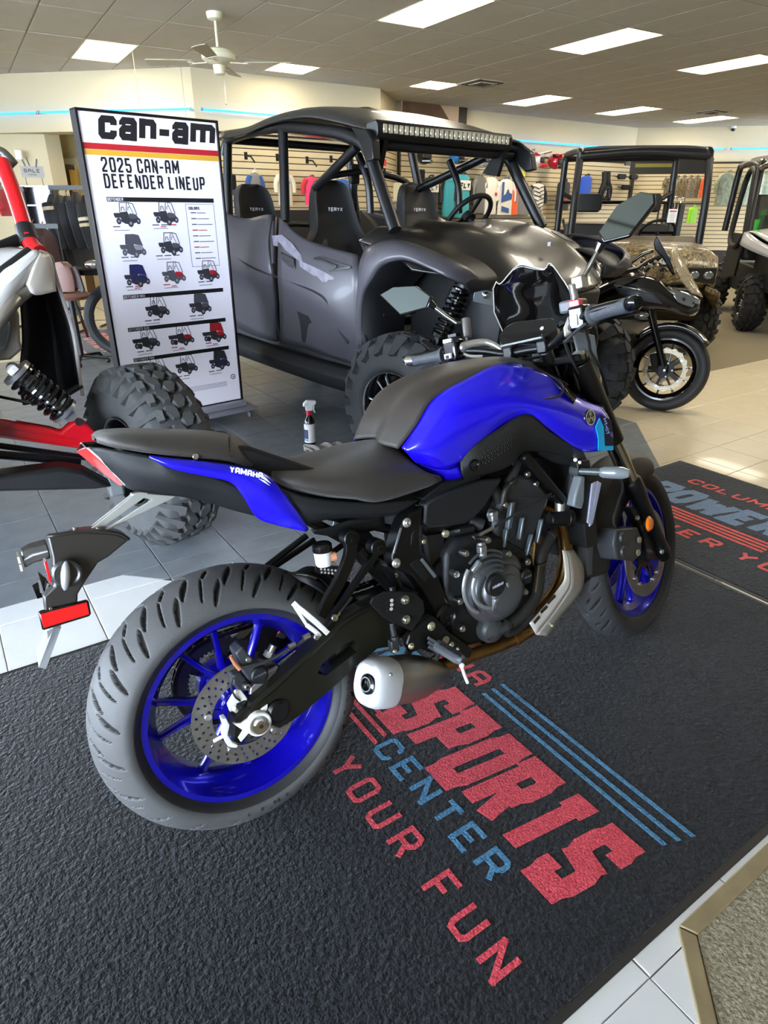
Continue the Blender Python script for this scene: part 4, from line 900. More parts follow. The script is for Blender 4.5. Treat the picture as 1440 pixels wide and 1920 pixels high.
for s in (-1, 1):
    b = M(); b.prism([(.49, s * y, z) for y, z in ((.62, .87), (.36, .87), (.30, .81), (.36, .75), (.62, .72))], (.03, 0, 0)); b.build('headlight_surround', DKP, c, bevel=.008)
    for y in (.42, .55): b = M(); b.ball((.515, s * y, .80), (.02, .05, .038), 16, 10); b.build('headlight', LENS, c)
    b = M(); b.prism([(.3, s * .55, .66), (.5, s * .55, .66), (.5, s * .7, .6), (.35, s * .74, .45), (.2, s * .74, .5)], (0, 0, .05)); b.build('lower_fender', CAMO, c, bevel=.01)
    b = M(); b.box((-1.0, s * .66, .62), (1.0, .04, .3)); b.build('side_panel', DKP, c, bevel=.02)
    b = M(); b.prism([(x, s * .68, z) for x, z in ((-1.45, .75), (-1.45, 1.12), (-2.7, 1.12), (-2.7, .75))], (0, -s * .05, 0)); b.build('cargo_bed_side', CAMO, c, bevel=.015)
    b = M(); b.tube([(-.30, s * .66, 1.0), (-.34, s * .655, 1.5), (-.42, s * .64, 1.83), (-.52, s * .63, 1.92), (-1.5, s * .63, 1.96), (-1.6, s * .63, 1.92), (-1.64, s * .64, 1.85), (-1.6, s * .655, 1.0)], .038, 12, smooth=4); b.build('roof_frame', TUBE, c)
    b = M(); b.tube([(-1.55, s * .6, 1.25), (-1.2, s * .55, 1.0)], .02, 8); b.tube([(-1.58, s * .63, 1.55), (-1.5, s * .40, 1.42)], .026, 8); b.build('side_restraint', TUBE, c)
    b = M(); b.loft([[(-1.32 + dx + x, s * .34 + y, z) for x, y in ((.06, -.26), (.08, 0), (.06, .26), (-.05, .26), (-.05, -.26))] for dx, z in ((.02, .8), (0, .95), (-.04, 1.16), (-.05, 1.22))]); b.build('seat_back', VINYL, c, bevel=.03, seg=3)
    b = M(); b.loft([[(-1.42 + x, s * .34 + y * k, z) for x, y in ((.05, -.15), (.07, 0), (.05, .15), (-.04, .15), (-.04, -.15))] for k, z in ((.8, 1.34), (1.0, 1.38), (1.0, 1.50), (.85, 1.54))]); b.build('headrest', VINYL, c, bevel=.02, seg=3)
b = M(); b.tube([(-.42, -.64, 1.86), (-.45, 0, 1.90), (-.42, .64, 1.86)], .045, 12, smooth=4); b.build('roof_frame', TUBE, c)
b = M(); b.patch([[(-.46, -.64, 1.92), (-1.0, -.64, 1.94), (-1.55, -.64, 1.96)], [(-.46, -.4, 1.945), (-1.0, -.4, 1.965), (-1.55, -.4, 1.985)], [(-.46, .4, 1.945), (-1.0, .4, 1.965), (-1.55, .4, 1.985)], [(-.46, .64, 1.92), (-1.0, .64, 1.94), (-1.55, .64, 1.96)]], 3, 4); b.build('roof_panel', mat('roof_dark_grey', '33322f', .45, bump=.2), c, solid=.03)
b = M(); b.tube([(-1.62, -.63, 1.45), (-1.62, .63, 1.45)], .02, 8); b.tube([(-1.62, -.64, 1.92), (-1.62, .64, 1.92)], .035, 8); b.build('rear_cross_tube', TUBE, c)
b = M(); b.loft([[(x, y, z) for x, z in ((-.28, 1.06), (-.42, 1.12), (-.55, 1.04), (-.5, .8), (-.3, .8))] for y in (-.64, 0, .1, .5, .64)]); b.build('dashboard', mat('tan_dash', '5a5140', .55), c, bevel=.02)
b = M(); s0 = V(-.62, .30, 1.14); b.torus(s0, (-.7, 0, .7), .18, .015, 36, 8); b.beam(s0 + V(0, -.17, 0), s0 + V(0, .17, 0), .03, .01, (-.7, 0, .7)); b.tube([s0, s0 + V(.25, 0, -.2)], .02, 8); b.build('steering_wheel', MBLK, c)
b = M(); b.tube([(.56, -.45, .5), (.6, -.42, .66), (.6, .42, .66), (.56, .45, .5)], .022, 8, smooth=3); b.box((.53, 0, .6), (.05, .9, .12)); b.build('front_bumper', DKP, c)
CT = Matrix.Translation((2.60, 7.11, 0)) @ Matrix.Rotation(R(-97), 4, 'Z')
price_tag('small white price tag hanging inside the camouflage vehicle frame', CT @ V((-.45,.385,1.376)), .13, .10, 5)

g = thing('utility_vehicle', 'white and lime green utility vehicle with closed black cab, at the right edge', 'utility vehicle', (5.13, 8.15, .002), -105)
body_common(g, SILV, 1.5)
for s in (-1, 1):
    b = M(); b.patch([[(x, s * y, z) for x, y, z in r] for r in ([(-.45, .78, 1.12), (-.1, .80, 1.12), (.25, .76, 1.05), (.55, .60, .95)], [(-.45, .80, 1.0), (-.1, .86, .98), (.25, .80, .93), (.52, .66, .87)])], 4, 3); b.build('front_fender', SILV, g, solid=.02)
    b = M(); b.prism([(x, s * .60, z) for x, z in ((-.4, .45), (-.42, 1.0), (.2, 1.0), (.45, .85), (.45, .5))], (0, -s * .05, 0)); b.build('wheel_well', DKP, g)
    b = M(); b.prism([(.50, s * .62, .93), (.62, s * .42, .90), (.66, s * .22, .85), (.64, s * .22, .80), (.60, s * .42, .83), (.50, s * .62, .87)], (.02, 0, 0)); b.build('headlight', LENS, g, bevel=.006)
    b = M(); b.prism([(-.12, s * .74, 1.15), (.02, s * .72, 1.13), (.08, s * .66, 1.09), (-.1, s * .68, 1.14)], (0, 0, .012)); b.build('green_accent', GREEN, g)
    shock(g, (.12, s * .32, .86), (.1, s * .46, .48), .045, .008, 8, GBLK, mat('shock_silver', '9a9a9a', .3, metal=.8))
    b = M(); b.tube([(.2, s * .2, .47), (.08, s * .42, .47), (0, s * .6, .38)], .018, 8); b.tube([(-.2, s * .2, .45), (.0, s * .45, .44)], .018, 8); b.box((.08, s * .42, .48), (.09, .07, .03)); b.build('suspension_arm', GREEN, g)
    b = M(); b.tube([(.2, s * .2, .3), (.0, s * .6, .27)], .018, 8); b.tube([(-.2, s * .2, .3), (.0, s * .6, .27)], .018, 8); b.build('suspension_arm', GREEN, g)
    b = M(); b.tube([(-.40, s * .74, 1.08), (-.55, s * .73, 1.5), (-.72, s * .70, 1.84), (-.85, s * .68, 1.92), (-1.8, s * .68, 1.93), (-1.95, s * .7, 1.85), (-2.0, s * .72, 1.1)], .042, 12, smooth=4); b.build('roof_frame', TUBE, g)
    b = M(); b.tube([(-.5, s * .76, 1.1), (-.65, s * .75, 1.5), (-.82, s * .73, 1.80), (-1.1, s * .72, 1.84), (-1.25, s * .73, 1.7), (-1.25, s * .77, 1.2), (-1.1, s * .79, .98), (-.7, s * .79, .95), (-.5, s * .76, 1.1)], .035, 10, smooth=3); d_ = b.build('door_frame', MBLK, g)
    b = M(); b.prism([(-.48, s * .74, 1.1), (-.50, s * .76, .6), (-1.3, s * .76, .5), (-1.3, s * .74, 1.1)], (0, s * .03, 0)); b.build('door', MBLK, g, bevel=.01)
    b = M(); b.loft([[(-1.32 + dx + x, s * .34 + y, z) for x, y in ((.06, -.25), (.08, 0), (.06, .25), (-.05, .25), (-.05, -.25))] for dx, z in ((.02, .75), (-.04, 1.2), (-.06, 1.5), (-.06, 1.56))]); o = b.build('seat_back', VINYL, g, bevel=.03, seg=3)
    for yy in (-.2, .2): b = M(); b.prism([(-1.24, s * .34 + yy - .04, 1.0), (-1.24, s * .34 + yy + .04, 1.0), (-1.28, s * .34 + yy * .7 + .03, 1.26), (-1.28, s * .34 + yy * .7 - .03, 1.26)], (.02, 0, 0)); b.build('seat_accent', GREEN, o)
b = M(); b.patch([[(-.45, y, 1.13 + e), (-.1, y, 1.15 + e), (.25, y * .9, 1.08 + e), (.6, y * .6, .93 + e)] for y, e in ((-.78, -.02), (-.5, .02), (0, .03), (.5, .02), (.78, -.02))], 4, 4); b.build('hood', SILV, g, solid=.015)
b = M(); b.prism([(.5, y, z) for y, z in ((-.62, .92), (.62, .92), (.5, .55), (-.5, .55))], (.1, 0, 0)); b.build('front_fascia', DKP, g, bevel=.02)
b = M(); b.patch([[(-.62, y, 1.86 + e), (-.9, y, 1.94 + e), (-1.4, y, 1.98 + e), (-1.9, y, 1.93 + e)] for y, e in ((-.72, -.05), (-.62, .0), (-.2, .04), (.2, .04), (.62, 0), (.72, -.05))], 4, 4); b.build('roof_panel', mat('roof_brown_black', '3a2d22', .4, coat=.3), g, solid=.05)
b = M(); b.prism([(-.40, -.68, 1.16), (-.40, .68, 1.16), (-.72, .64, 1.84), (-.72, -.64, 1.84)], (.006, 0, .002)); b.build('windscreen', mat('clear_screen', 'ffffff', .03, trans=1.0, spec=.5, alpha=.25), g)
b = M(); b.loft([[(x, y, z) for x, z in ((-.38, 1.12), (-.6, 1.12), (-.62, .9), (-.4, .8))] for y in (-.68, 0, .68)]); b.build('dashboard', MBLK, g, bevel=.02)
b = M(); s0 = V(-.74, .34, 1.18); b.torus(s0, (-.7, 0, .7), .18, .016, 36, 8); b.beam(s0 + V(0, -.17, 0), s0 + V(0, .17, 0), .03, .01, (-.7, 0, .7)); b.build('steering_wheel', MBLK, g)

# ================================================================ red and white side-by-side at the left edge (frame r: origin under its left front wheel)
r_ = thing('utility_vehicle', 'red and white sport side-by-side at the left edge, only its front corner showing', 'utility vehicle', (-1.0, 2.62, 0), -60)
put_wheel(r_, (0, 0, .39), .39, .27, .19, dict(n=30, kind='block'), 16, 1, TREADG, 6, GBLK)
AM = mat('red_arm_paint', 'c00a18', .25, coat=.7); TAUPE = mat('taupe_plastic', '6c665c', .4, coat=.2); OFFW = mat('pearl_panel', 'cfc9bd', .32, coat=.4)
b = M(); b.prism([V(p) for p in ((0,-.589,.651), (0,-.511,.638), (0,-.445,.611), (0,-.365,.582), (0,-.33,.563), (0,-.288,.592), (0,-.252,.602), (0,-.231,.577), (0,-.211,.545), (0,-.162,.521), (0,-.18,.485), (0,-.273,.48), (0,-.527,.566), (0,-.603,.587))], (.05, 0, 0)); ua = b.build('upper_arm', AM, r_, bevel=.012, seg=3)
b = M(); b.cyl((.045,-.26,.589), (.065,-.261,.594), .014, 20); b.build('arm_bolt', PBLK, ua)
b = M(); b.beam((.053,-.514,.6), (.053,-.28,.519), .010, .004, (1, 0, 0)); b.build('arm_ridge', AM, ua)
shock(r_, (.06,-.442,.821), (.06,-.289,.627), .052, .009, 7, GBLK, mat('shock_silver', '9a9a9a', .3))
b = M(); b.cyl((.1,-.448,.834), (.1,-.438,.819), .02, 6); b.build('shock_top_bolt', mat('bright_silver', 'd9d7d2', .3), r_)
for p, q, rr in (((.1,-.59,.573), (.05,-.263,.444), .012), ((.15,-.595,.552), (.1,-.289,.447), .016), ((-.1,-.557,.709), (-.05,-.352,.643), .006), ((-.1,-.308,.647), (-.1,-.209,.696), .006)): b = M(); b.tube([p, q], rr, 10); b.build('steering_rod', PBLK, r_)
b = M(); b.prism([V(p) for p in ((.15,-.653,.518), (.15,-.558,.492), (.15,-.365,.486), (.15,-.292,.459), (.15,-.197,.373), (.15,-.265,.376), (.15,-.571,.431), (.15,-.669,.447))], (.10, 0, 0)); b.build('lower_arm_guard', BLK, r_, bevel=.015)
b = M(); b.box((0, -.17, .36), (.14, .06, .20)); b.cyl((0, -.16, .36), (0, -.02, .38), .07, 24); b.build('steering_knuckle', mat('knuckle_grey', '777b7d', .5, metal=.5, bump=.4), r_, bevel=.01)
b = M(); b.patch([[(-.1,-.264,1.206), (-.13,-.23,1.185), (-.16,-.225,1.132), (-.2,-.21,1.01), (-.22,-.196,.892), (-.22,-.201,.752), (-.2,-.207,.678)], [(-.25,-.294,1.146), (-.28,-.278,1.103), (-.32,-.272,1.038), (-.36,-.267,.927), (-.38,-.271,.814), (-.38,-.282,.7), (-.36,-.289,.599)], [(-.2,-.352,1.074), (-.2,-.361,1.015), (-.2,-.369,.956), (-.2,-.383,.875), (-.2,-.407,.793), (-.2,-.429,.709), (-.2,-.433,.622)]], 5, 5); li_ = b.build('fender_liner', DKP, r_, solid=.012)
b = M(); b.tube([(-.095,-.265,1.207), (-.125,-.23,1.186), (-.155,-.225,1.132), (-.195,-.21,1.011), (-.215,-.196,.893), (-.215,-.202,.753), (-.195,-.207,.679), (-.19,-.209,.635)], .0075, 8, smooth=5); b.build('liner_edge', mat('edge_silver', 'b0aaa5', .35), li_)
b = M(); b.patch([[(0,-.559,.995), (0,-.43,1.135), (-.02,-.351,1.186), (-.04,-.297,1.214)], [(.04,-.558,.928), (.04,-.436,1.071), (.02,-.354,1.142), (-.02,-.276,1.203)], [(.03,-.568,.814), (.03,-.442,1.005), (0,-.376,1.075), (-.03,-.33,1.103)]], 5, 4); fe = b.build('front_fender', SILV, r_, solid=.014)
b = M(); b.patch([[(-.02,-.275,1.207), (-.05,-.243,1.197), (-.08,-.235,1.155)], [(0,-.308,1.153), (-.03,-.271,1.137), (-.08,-.239,1.114)], [(0,-.336,1.102), (-.02,-.318,1.066), (-.08,-.241,1.068)]], 5, 4); b.build('fender_corner', OFFW, fe, solid=.012)
b = M(); b.patch([[(.035,-.58,.835), (.035,-.442,1.006), (.005,-.376,1.074), (-.02,-.332,1.1)], [(.03,-.577,.776), (.03,-.449,.958), (0,-.374,1.032), (-.03,-.324,1.064)]], 5, 3); b.build('fender_lower_trim', TAUPE, fe, solid=.014)
b = M(); b.tube([(.02,-.532,1.041), (0,-.43,1.131), (-.02,-.352,1.182), (-.04,-.3,1.214)], .016, 10, smooth=4); b.build('hood_edge_trim', BLK, fe)
b = M(); b.tube([(.07,-.562,.84), (.07,-.457,.982), (.05,-.406,1.036), (.02,-.377,1.059)], .019, 14, smooth=4); b.build('bumper_tube', mat('satin_tube', '9b958a', .3, metal=.8), r_)
b = M(); b.prism([V(p) for p in ((-.05,-.504,1.022), (-.05,-.396,1.015), (-.05,-.378,1.004), (-.05,-.396,.899), (-.05,-.394,.869), (-.05,-.442,.834), (-.05,-.547,.835))], (-.2, 0, 0)); b.build('front_frame', TAUPE, r_, bevel=.01)
b = M(); b.prism([V(p) for p in ((-.04,-.496,.985), (-.04,-.416,.976), (-.04,-.42,.942), (-.04,-.451,.876), (-.04,-.523,.864))], (.01, 0, 0)); b.build('headlight', LENS, r_, bevel=.006)
b = M(); b.prism([(x, y, z) for x, y, z in ((.25, -.6, .35), (.35, -.6, .6), (.1, -.55, .95), (-1.5, -.6, .95), (-1.5, -.6, .35))], (0, -.9, 0)); b.build('chassis', DKP, r_, bevel=.03)
b = M(); b.patch([[(0,-.559,.995), (0,-.43,1.135), (-.02,-.351,1.186), (-.04,-.297,1.214)], [V((0,-.559,.995)) + V(-.4, -.3, .05), V((0,-.43,1.135)) + V(-.45, -.25, .05), V((-.02,-.351,1.186)) + V(-.45, -.2, .03), V((-.04,-.297,1.214)) + V(-.4, -.1, .0)]], 5, 4); b.build('hood', SILV, r_, solid=.012)
b = M(); b.tube([(-.45,-.312,1.513), (-.43,-.309,1.489), (-.37,-.296,1.398), (-.3,-.288,1.288), (-.24,-.279,1.223), (-.2,-.261,1.198)], .030, 18, smooth=4); pl_ = b.build('front_pillar', RED, r_)
b = M(); b.tube([(-.3,-.287,1.29), (-.28,-.287,1.26), (-.255,-.282,1.23)], .036, 18); b.build('pillar_clamp', BLK, pl_, bevel=.003); b = M(); q = V((-.245,-.289,1.261)); b.box(q, (.012, .016, .018)); b.build('clamp_button', RED, pl_)
b = M(); b.tube([(-.25,-.447,1.192), (-.26,-.388,1.217), (-.28,-.309,1.245)], .022, 12); b.build('cross_tube', PBLK, r_)
b = M(); b.patch([[(-.5,-.359,1.569), (-.48,-.308,1.554), (-.47,-.29,1.539), (-.46,-.267,1.506)], [V((-.5,-.369,1.523)) + V(-.5, 0, .0), V((-.48,-.315,1.524)) + V(-.5, 0, .0), V((-.47,-.295,1.515)) + V(-.5, 0, 0), V((-.46,-.269,1.499)) + V(-.4, 0, 0)]], 4, 3); b.build('roof_panel', mat('roof_taupe', '4b463e', .35, coat=.3), r_, solid=.035)
b = M(); b.box((-1.1, -.9, .9), (.3, .5, .6)); b.build('seat_back', VINYL, r_, bevel=.06, seg=3)

# ================================================================ black sports motorcycle (frame n: origin under its front wheel)
n_t = thing('motorcycle', 'black sports motorcycle with clear windscreen, parked behind the blue one on the right', 'motorcycle', (2.09, 4.70, 0), (R(-8), 0, R(-25)))
NB = mat('gloss_black_fairing', '100f11', .16, coat=.9); BRZ = mat('bronze_black_tank', '2c2117', .2, metal=.5, coat=.9)
def nwheel(x, w, rr):
    k = wheel_mesh((x, 0, .3), .2159, w, [10 + 36 * k for k in range(10)], 1, .035).build('wheel', GBLK, n_t, sharp=38)
    t_ = road_tyre(.30, rr, .222, w, lambda a, b_: 0, 120, 24).build('tyre', mat('road_rubber', '2a2a2b', .6, bump=.3), k, sharp=0); t_.location = (x, 0, .3); return k
import_order = 0

# ================================================================ blue naked motorcycle
# frame b: x forward from the rear axle, y to its left, z up, leaning 11 degrees on its side stand
BLUE = mat('metallic_blue_paint', (.012, .004, .82), .2, metal=.25, coat=1.0, bump=.0); WBLUE = mat('blue_wheel_paint', (.006, .003, .40), .26, metal=.4, coat=.7)
SEATM = mat('seat_vinyl', '2f2a25', .48, bump=.5, bscale=900, sheen=.15); COWL = mat('dark_grey_cowl', '15171a', .5, spec=.4, bump=.35, bscale=900)
GRV = mat('groove_rubber', '0c0c0d', .85); SIDE_ = mat('side_wall_shade', '1c1c1d', .55, bump=.2, bscale=400); TYRE = mat('sport_tyre_rubber', '4a4a4a', .6, bump=.25, bscale=500, var=.14, vscale=9); DISC = mat('drilled_disc_steel', '94908a', .34, metal=.85, bump=.1, bscale=400)  # side wall near the rim is coloured darker for its shade
ENG = mat('engine_grey_black', '3c3e40', .38, metal=.55, bump=.35, bscale=700); CASE = mat('crankcase_dark', '232527', .45, metal=.45, bump=.3, bscale=600)
SATAL = mat('satin_aluminium', 'c9c9c6', .36, metal=.85); MUFF = mat('muffler_steel', 'a39e96', .36, metal=.9, bump=.15, bscale=500, var=.06); GOLD = mat('heat_tinted_steel', '8c6b3c', .35, metal=.95, var=.35, vscale=14)
WCAP = mat('light_grey_end_cap', 'c4c7c9', .38, metal=.25, bump=.1); AMB = mat('amber_lens', 'f07a10', .2, coat=.8); RLENS = mat('red_lens', 'd80f16', .18, coat=.9); CYAN = mat('cyan_decal', '16a8dc', .35)
INKWH = mat('white_decal', 'e8e8e8', .4); SMOKE = mat('smoked_screen', '060505', .06, coat=.6); GRIP = mat('grip_rubber', '3c3f43', .6, bump=.9, bscale=260)
BT = thing('motorcycle', 'blue naked motorcycle on the entrance mat, on its side stand, in the foreground', 'motorcycle', (-.320, 1.141, .006), (R(-11), 0, R(32.4)))
AX = V(-math.sin(R(24.5)), 0, math.cos(R(24.5))); AP = V(1.49, 0, 0)
STEER = Matrix.Translation(AP) @ Matrix.Rotation(R(13.9), 4, AX) @ Matrix.Translation(-AP)
def sb(b, name, m, **k):
    o = b.build(name, m, BT, **k); o.matrix_local = STEER; return o
def mirr(p): return V(p[0], -p[1], p[2])

# ---- tyres with cut grooves (displaced mesh)
def road_tyre(Rr, Wd, rim, rimw, groove, nth, prof_n=46, SW=True):
    """cross-section: round crown then side wall to the rim"""
    hw = Wd / 2; P = []
    kc = .062 if Wd > .15 else .036
    for i in range(prof_n + 1):
        u = -1 + 2 * i / prof_n; a = abs(u); s = 1 if u >= 0 else -1
        if a < .72: q = a / .72; y = hw * math.sin(q * 1.25) / math.sin(1.25); r = Rr - kc * (1 - math.cos(q * 1.25)) / (1 - math.cos(1.25)) * .95
        else:
            q = (a - .72) / .28; r0 = Rr - kc * .95; r = r0 + (rim - r0) * q; y = hw + (rimw / 2 - hw) * q ** 1.8 + .003 * math.sin(q * math.pi)
        P.append((r, s * y, u))
    m = M(); vs = []; G = {}
    arc = [0]
    for i in range(1, len(P)): arc.append(arc[-1] + math.hypot(P[i][0] - P[i - 1][0], P[i][1] - P[i - 1][1]))
    mid = arc[prof_n // 2]
    for k in range(nth):
        th = 2 * math.pi * k / nth
        for i, (r, y, u) in enumerate(P):
            g = groove(th, arc[i] - mid) if abs(u) < .74 else 0
            r -= g * .0065 * (1 if abs(u) < .5 else .85); G[(k, i)] = g
            yy = y - (math.copysign(g * .002, y) if abs(u) > .4 else 0)
            vs.append((r * math.cos(th), yy, r * math.sin(th)))
    n = len(P); m.v = vs
    for k in range(nth):
        k2 = (k + 1) % nth
        for i in range(n - 1): m.f.append([k * n + i, k * n + i + 1, k2 * n + i + 1, k2 * n + i]); m.mi.append(2 if abs(P[i][2]) > .88 and SW else 1 if G[(k, i)] + G[(k2, i + 1)] + G[(k, i + 1)] + G[(k2, i)] > 1.9 else 0)
    return m
def seg_d(px_, py_, ax, ay, bx, by):
    dx, dy = bx - ax, by - ay; t = max(0, min(1, ((px_ - ax) * dx + (py_ - ay) * dy) / (dx * dx + dy * dy))); return math.hypot(px_ - ax - dx * t, py_ - ay - dy * t), t
def groove_rear(th, s):
    per = 2 * math.pi / 20; R0 = .315; w = 0
    for side in (1, -1):
        ss = s * side
        if ss < -.01: continue
        ph = (th + (0 if side > 0 else per / 2)) % per; x = ph * R0; L = per * R0
        for ox in (-L, 0, L):
            for (ax, ay, bx, by, wd) in ((.010, .012, .040, .062, .0032), (.048, .052, .078, .105, .0034), (.082, .030, .104, .088, .0011), (.060, .004, .079, .030, .0016)):
                if abs(ss - (ay + by) / 2) > .045: continue
                d, t = seg_d(x + ox, ss, ax, ay, bx, by); ww = wd * (.35 + 1.1 * math.sin(math.pi * min(1, max(0, t)) * .9 + .15))
                if d < ww: w = max(w, 1)
                elif d < ww + .0012: w = max(w, 1 - (d - ww) / .0012)
    return w
def groove_front(th, s):
    per = 2 * math.pi / 18; R0 = .3; w = 0
    for side in (1, -1):
        ss = s * side
        if ss < -.01: continue
        ph = (th + (0 if side > 0 else per / 2)) % per; x = ph * R0; L = per * R0
        for ox in (-L, 0, L):
            for (ax, ay, bx, by, wd) in ((.070, .008, .020, .055, .0026), (.040, .003, .022, .018, .0018), (.100, .030, .072, .058, .0016)):
                d, t = seg_d(x + ox, ss, ax, ay, bx, by); ww = wd * (.4 + math.sin(math.pi * t * .9 + .15))
                if d < ww: w = max(w, 1)
    return w
def disc(c, s, ro, ri, t, holes, lobes=5):
    """perforated ring: the holes are real"""
    b = M(); n = 9 * 30; rows = 14; y = c[1]
    def hole(k, j): g = k % 9; return (j in (2, 3) and g in (0, 1)) or (j in (6, 7) and g in (3, 4)) or (j in (10, 11) and g in (6, 7))
    for sgn in (-1, 1):
        vs = [(c[0] + (ri + (ro - ri) * j / rows) * math.cos(2 * math.pi * k / n), y + sgn * t / 2, c[2] + (ri + (ro - ri) * j / rows) * math.sin(2 * math.pi * k / n)) for k in range(n) for j in range(rows + 1)]; fs = []
        for k in range(n):
            for j in range(rows):
                if hole(k, j): continue
                k2 = (k + 1) % n; f = [k * (rows + 1) + j, k2 * (rows + 1) + j, k2 * (rows + 1) + j + 1, k * (rows + 1) + j + 1]; fs.append(f if sgn < 0 else f[::-1])
        b.add(vs, fs)
    b.lathe([(ro, -t / 2), (ro, t / 2)], c, (0, 1, 0), 72); b.lathe([(ri, t / 2), (ri, -t / 2)], c, (0, 1, 0), 72)
    b.f = [f for f in b.f if len(f) < 20]; b.mi = [0] * len(b.f)
    return b
def wheel_mesh(c, r, w, angs, disc_side, hub=.045):
    b = M(); h = w / 2
    b.lathe([(r + .010, -h), (r + .012, -h + .004), (r + .002, -h + .010), (r - .004, -h + .022), (r - .024, -h * .35), (r - .026, 0), (r - .024, h * .35), (r - .004, h - .022), (r + .002, h - .010), (r + .012, h - .004), (r + .010, h),
             (r - .006, h), (r - .014, h - .02), (r - .034, h * .32), (r - .036, 0), (r - .034, -h * .32), (r - .014, -h + .02), (r - .006, -h)], c, (0, 1, 0), 96, closed=True)
    for i, a in enumerate(angs):
        a0 = R(a); d = V(math.cos(a0), 0, math.sin(a0)); s = V(-d.z, 0, d.x); sk = (.012 if i % 2 else -.012)
        secs = []
        for rr, hw_, hy in ((hub * .9, .010, .020), (r * .5, .0072, .016), (r * .8, .0072, .014), (r - .03, .012, .018)):
            p = V(c) + d * rr + s * sk * (1 - rr / r)
            secs.append([p + s * hw_ * i_ + V(0, hy * j_, 0) for i_, j_ in ((-1, -.6), (-.5, -1), (.5, -1), (1, -.6), (1, .6), (.5, 1), (-.5, 1), (-1, .6))])
        b.loft(secs)
    b.cyl((c[0], c[1] - .055, c[2]), (c[0], c[1] + .055, c[2]), hub, 36, ch=.006); b.cyl((c[0], c[1] - .065, c[2]), (c[0], c[1] + .065, c[2]), hub * .6, 28)
    return b

# ---- rear wheel
angs = [61, 95.5, 125, 162, 191, 236, 272, 305, 340, 22]
rw = wheel_mesh((0, 0, .315), .2159, .150, angs, -1).build('rear_wheel', WBLUE, BT, sharp=38)
tm = road_tyre(.3165, .184, .222, .148, groove_rear, 900, 84); o = tm.build('tyre', [TYRE, GRV, SIDE_], rw, sharp=0); o.location = (0, 0, .315)
b = M(); b.lathe([(.2225, -.0755), (.236, -.083), (.2365, -.0836), (.223, -.0762)], (0, 0, .315), (0, 1, 0), 90, closed=True); b.build('bead_ring', RUB, rw)
# raised lettering on the side wall
def sidewall(text, a0, r, y, h, parent, m, c, step):
    b = M()
    for i, ch in enumerate(text):
        a = R(a0 - i * step); u = V(math.sin(a), 0, -math.cos(a)); up = V(math.cos(a), 0, math.sin(a)); o_ = V(c) + up * r + V(0, y, 0) - u * h * .35
        strokes(b, ch, o_, u, up, h, h * .7, h * .16, th=.0008)
    return b.build('side_wall_lettering', m, parent)
LET = mat('tyre_lettering', '2c2d2e', .6)
sidewall('ROAD 6', -6, .252, -.0935, .012, rw, LET, (0, 0, .315), 3.4); sidewall('190/55 ZR 17', -72, .250, -.0935, .009, rw, LET, (0, 0, .315), 2.4)
b = disc((0, -.088, .315), -1, .1225, .078, .005, 15); dk = b.build('brake_disc', DISC, rw)
b = M()
for k in range(5):
    a = R(20 + 72 * k); b.beam(V(.05 * math.cos(a), -.083, .315 + .05 * math.sin(a)), V(.087 * math.cos(a), -.083, .315 + .087 * math.sin(a)), .02, .007, (0, 1, 0))
b.ring((0, -.083, .315), (0, 1, 0), .058, .03, .008, 36); b.build('disc_carrier', WBLUE, dk)
for k in range(5):
    a = R(20 + 72 * k); b = M(); b.cyl((.088 * math.cos(a), -.084, .315 + .088 * math.sin(a)), (.088 * math.cos(a), -.096, .315 + .088 * math.sin(a)), .0085, 14, ch=.001); b.build('disc_rivet', STEEL, dk)
b = M(); b.ring((0, -.096, .315), (0, 1, 0), .046, .036, .002, 48); b.build('sensor_ring', CASE, dk)
# sprocket and chain on the far side
b = M(); n = 43; pts = []
for k in range(n * 4):
    a = 2 * math.pi * k / (n * 4); r = .109 + (.003 if k % 4 in (0, 1) else -.003); pts.append((r * math.cos(a), r * math.sin(a)))
outer = [(x, .098, .315 + z) for x, z in pts]; b.grid([outer + [outer[0]], [(p[0], .103, p[2]) for p in outer] + [(outer[0][0], .103, outer[0][2])]])
for yy in (.098, .103): b.grid([[(p[0], yy, p[2]) for p in outer + [outer[0]]], [(p[0] * .72, yy, .315 + (p[2] - .315) * .72) for p in outer + [outer[0]]]])
b.ring((0, .1, .315), (0, 1, 0), .062, .04, .006, 40)
for k in range(5): a = R(72 * k); b.beam((.055 * math.cos(a), .1, .315 + .055 * math.sin(a)), (.082 * math.cos(a), .1, .315 + .082 * math.sin(a)), .018, .005, (0, 1, 0))
b.build('sprocket', mat('sprocket_steel', '55534f', .4, metal=.8), rw)
b = M(); b.cyl((0, .06, .315), (0, .105, .315), .062, 30, ch=.006); b.build('sprocket_carrier', WBLUE, rw)
fs_ = V(.505, .1, .40); path = []
for k in range(25): a = R(82 + 180 * k / 24 + 8); path.append(V(.112 * math.cos(a), .1, .315 + .112 * math.sin(a)))
lower = [path[-1].lerp(fs_ + V(0, 0, -.036), t / 34) for t in range(1, 35)]; frn = [fs_ + V(.036 * math.cos(R(-95 + 190 * k / 8)), 0, .036 * math.sin(R(-95 + 190 * k / 8))) for k in range(9)]; upper = [frn[-1].lerp(path[0], t / 34) for t in range(1, 34)]
ch = path + lower + frn + upper; b = M()
tot = sum((ch[(i + 1) % len(ch)] - ch[i]).length for i in range(len(ch))); step = .01588; acc = 0; k = 0; i = 0; nxt = 0; out = []
d = 0
for i in range(len(ch)):
    a, c_ = ch[i], ch[(i + 1) % len(ch)]; L = (c_ - a).length
    while nxt <= d + L: out.append(a.lerp(c_, (nxt - d) / L)); nxt += step
    d += L
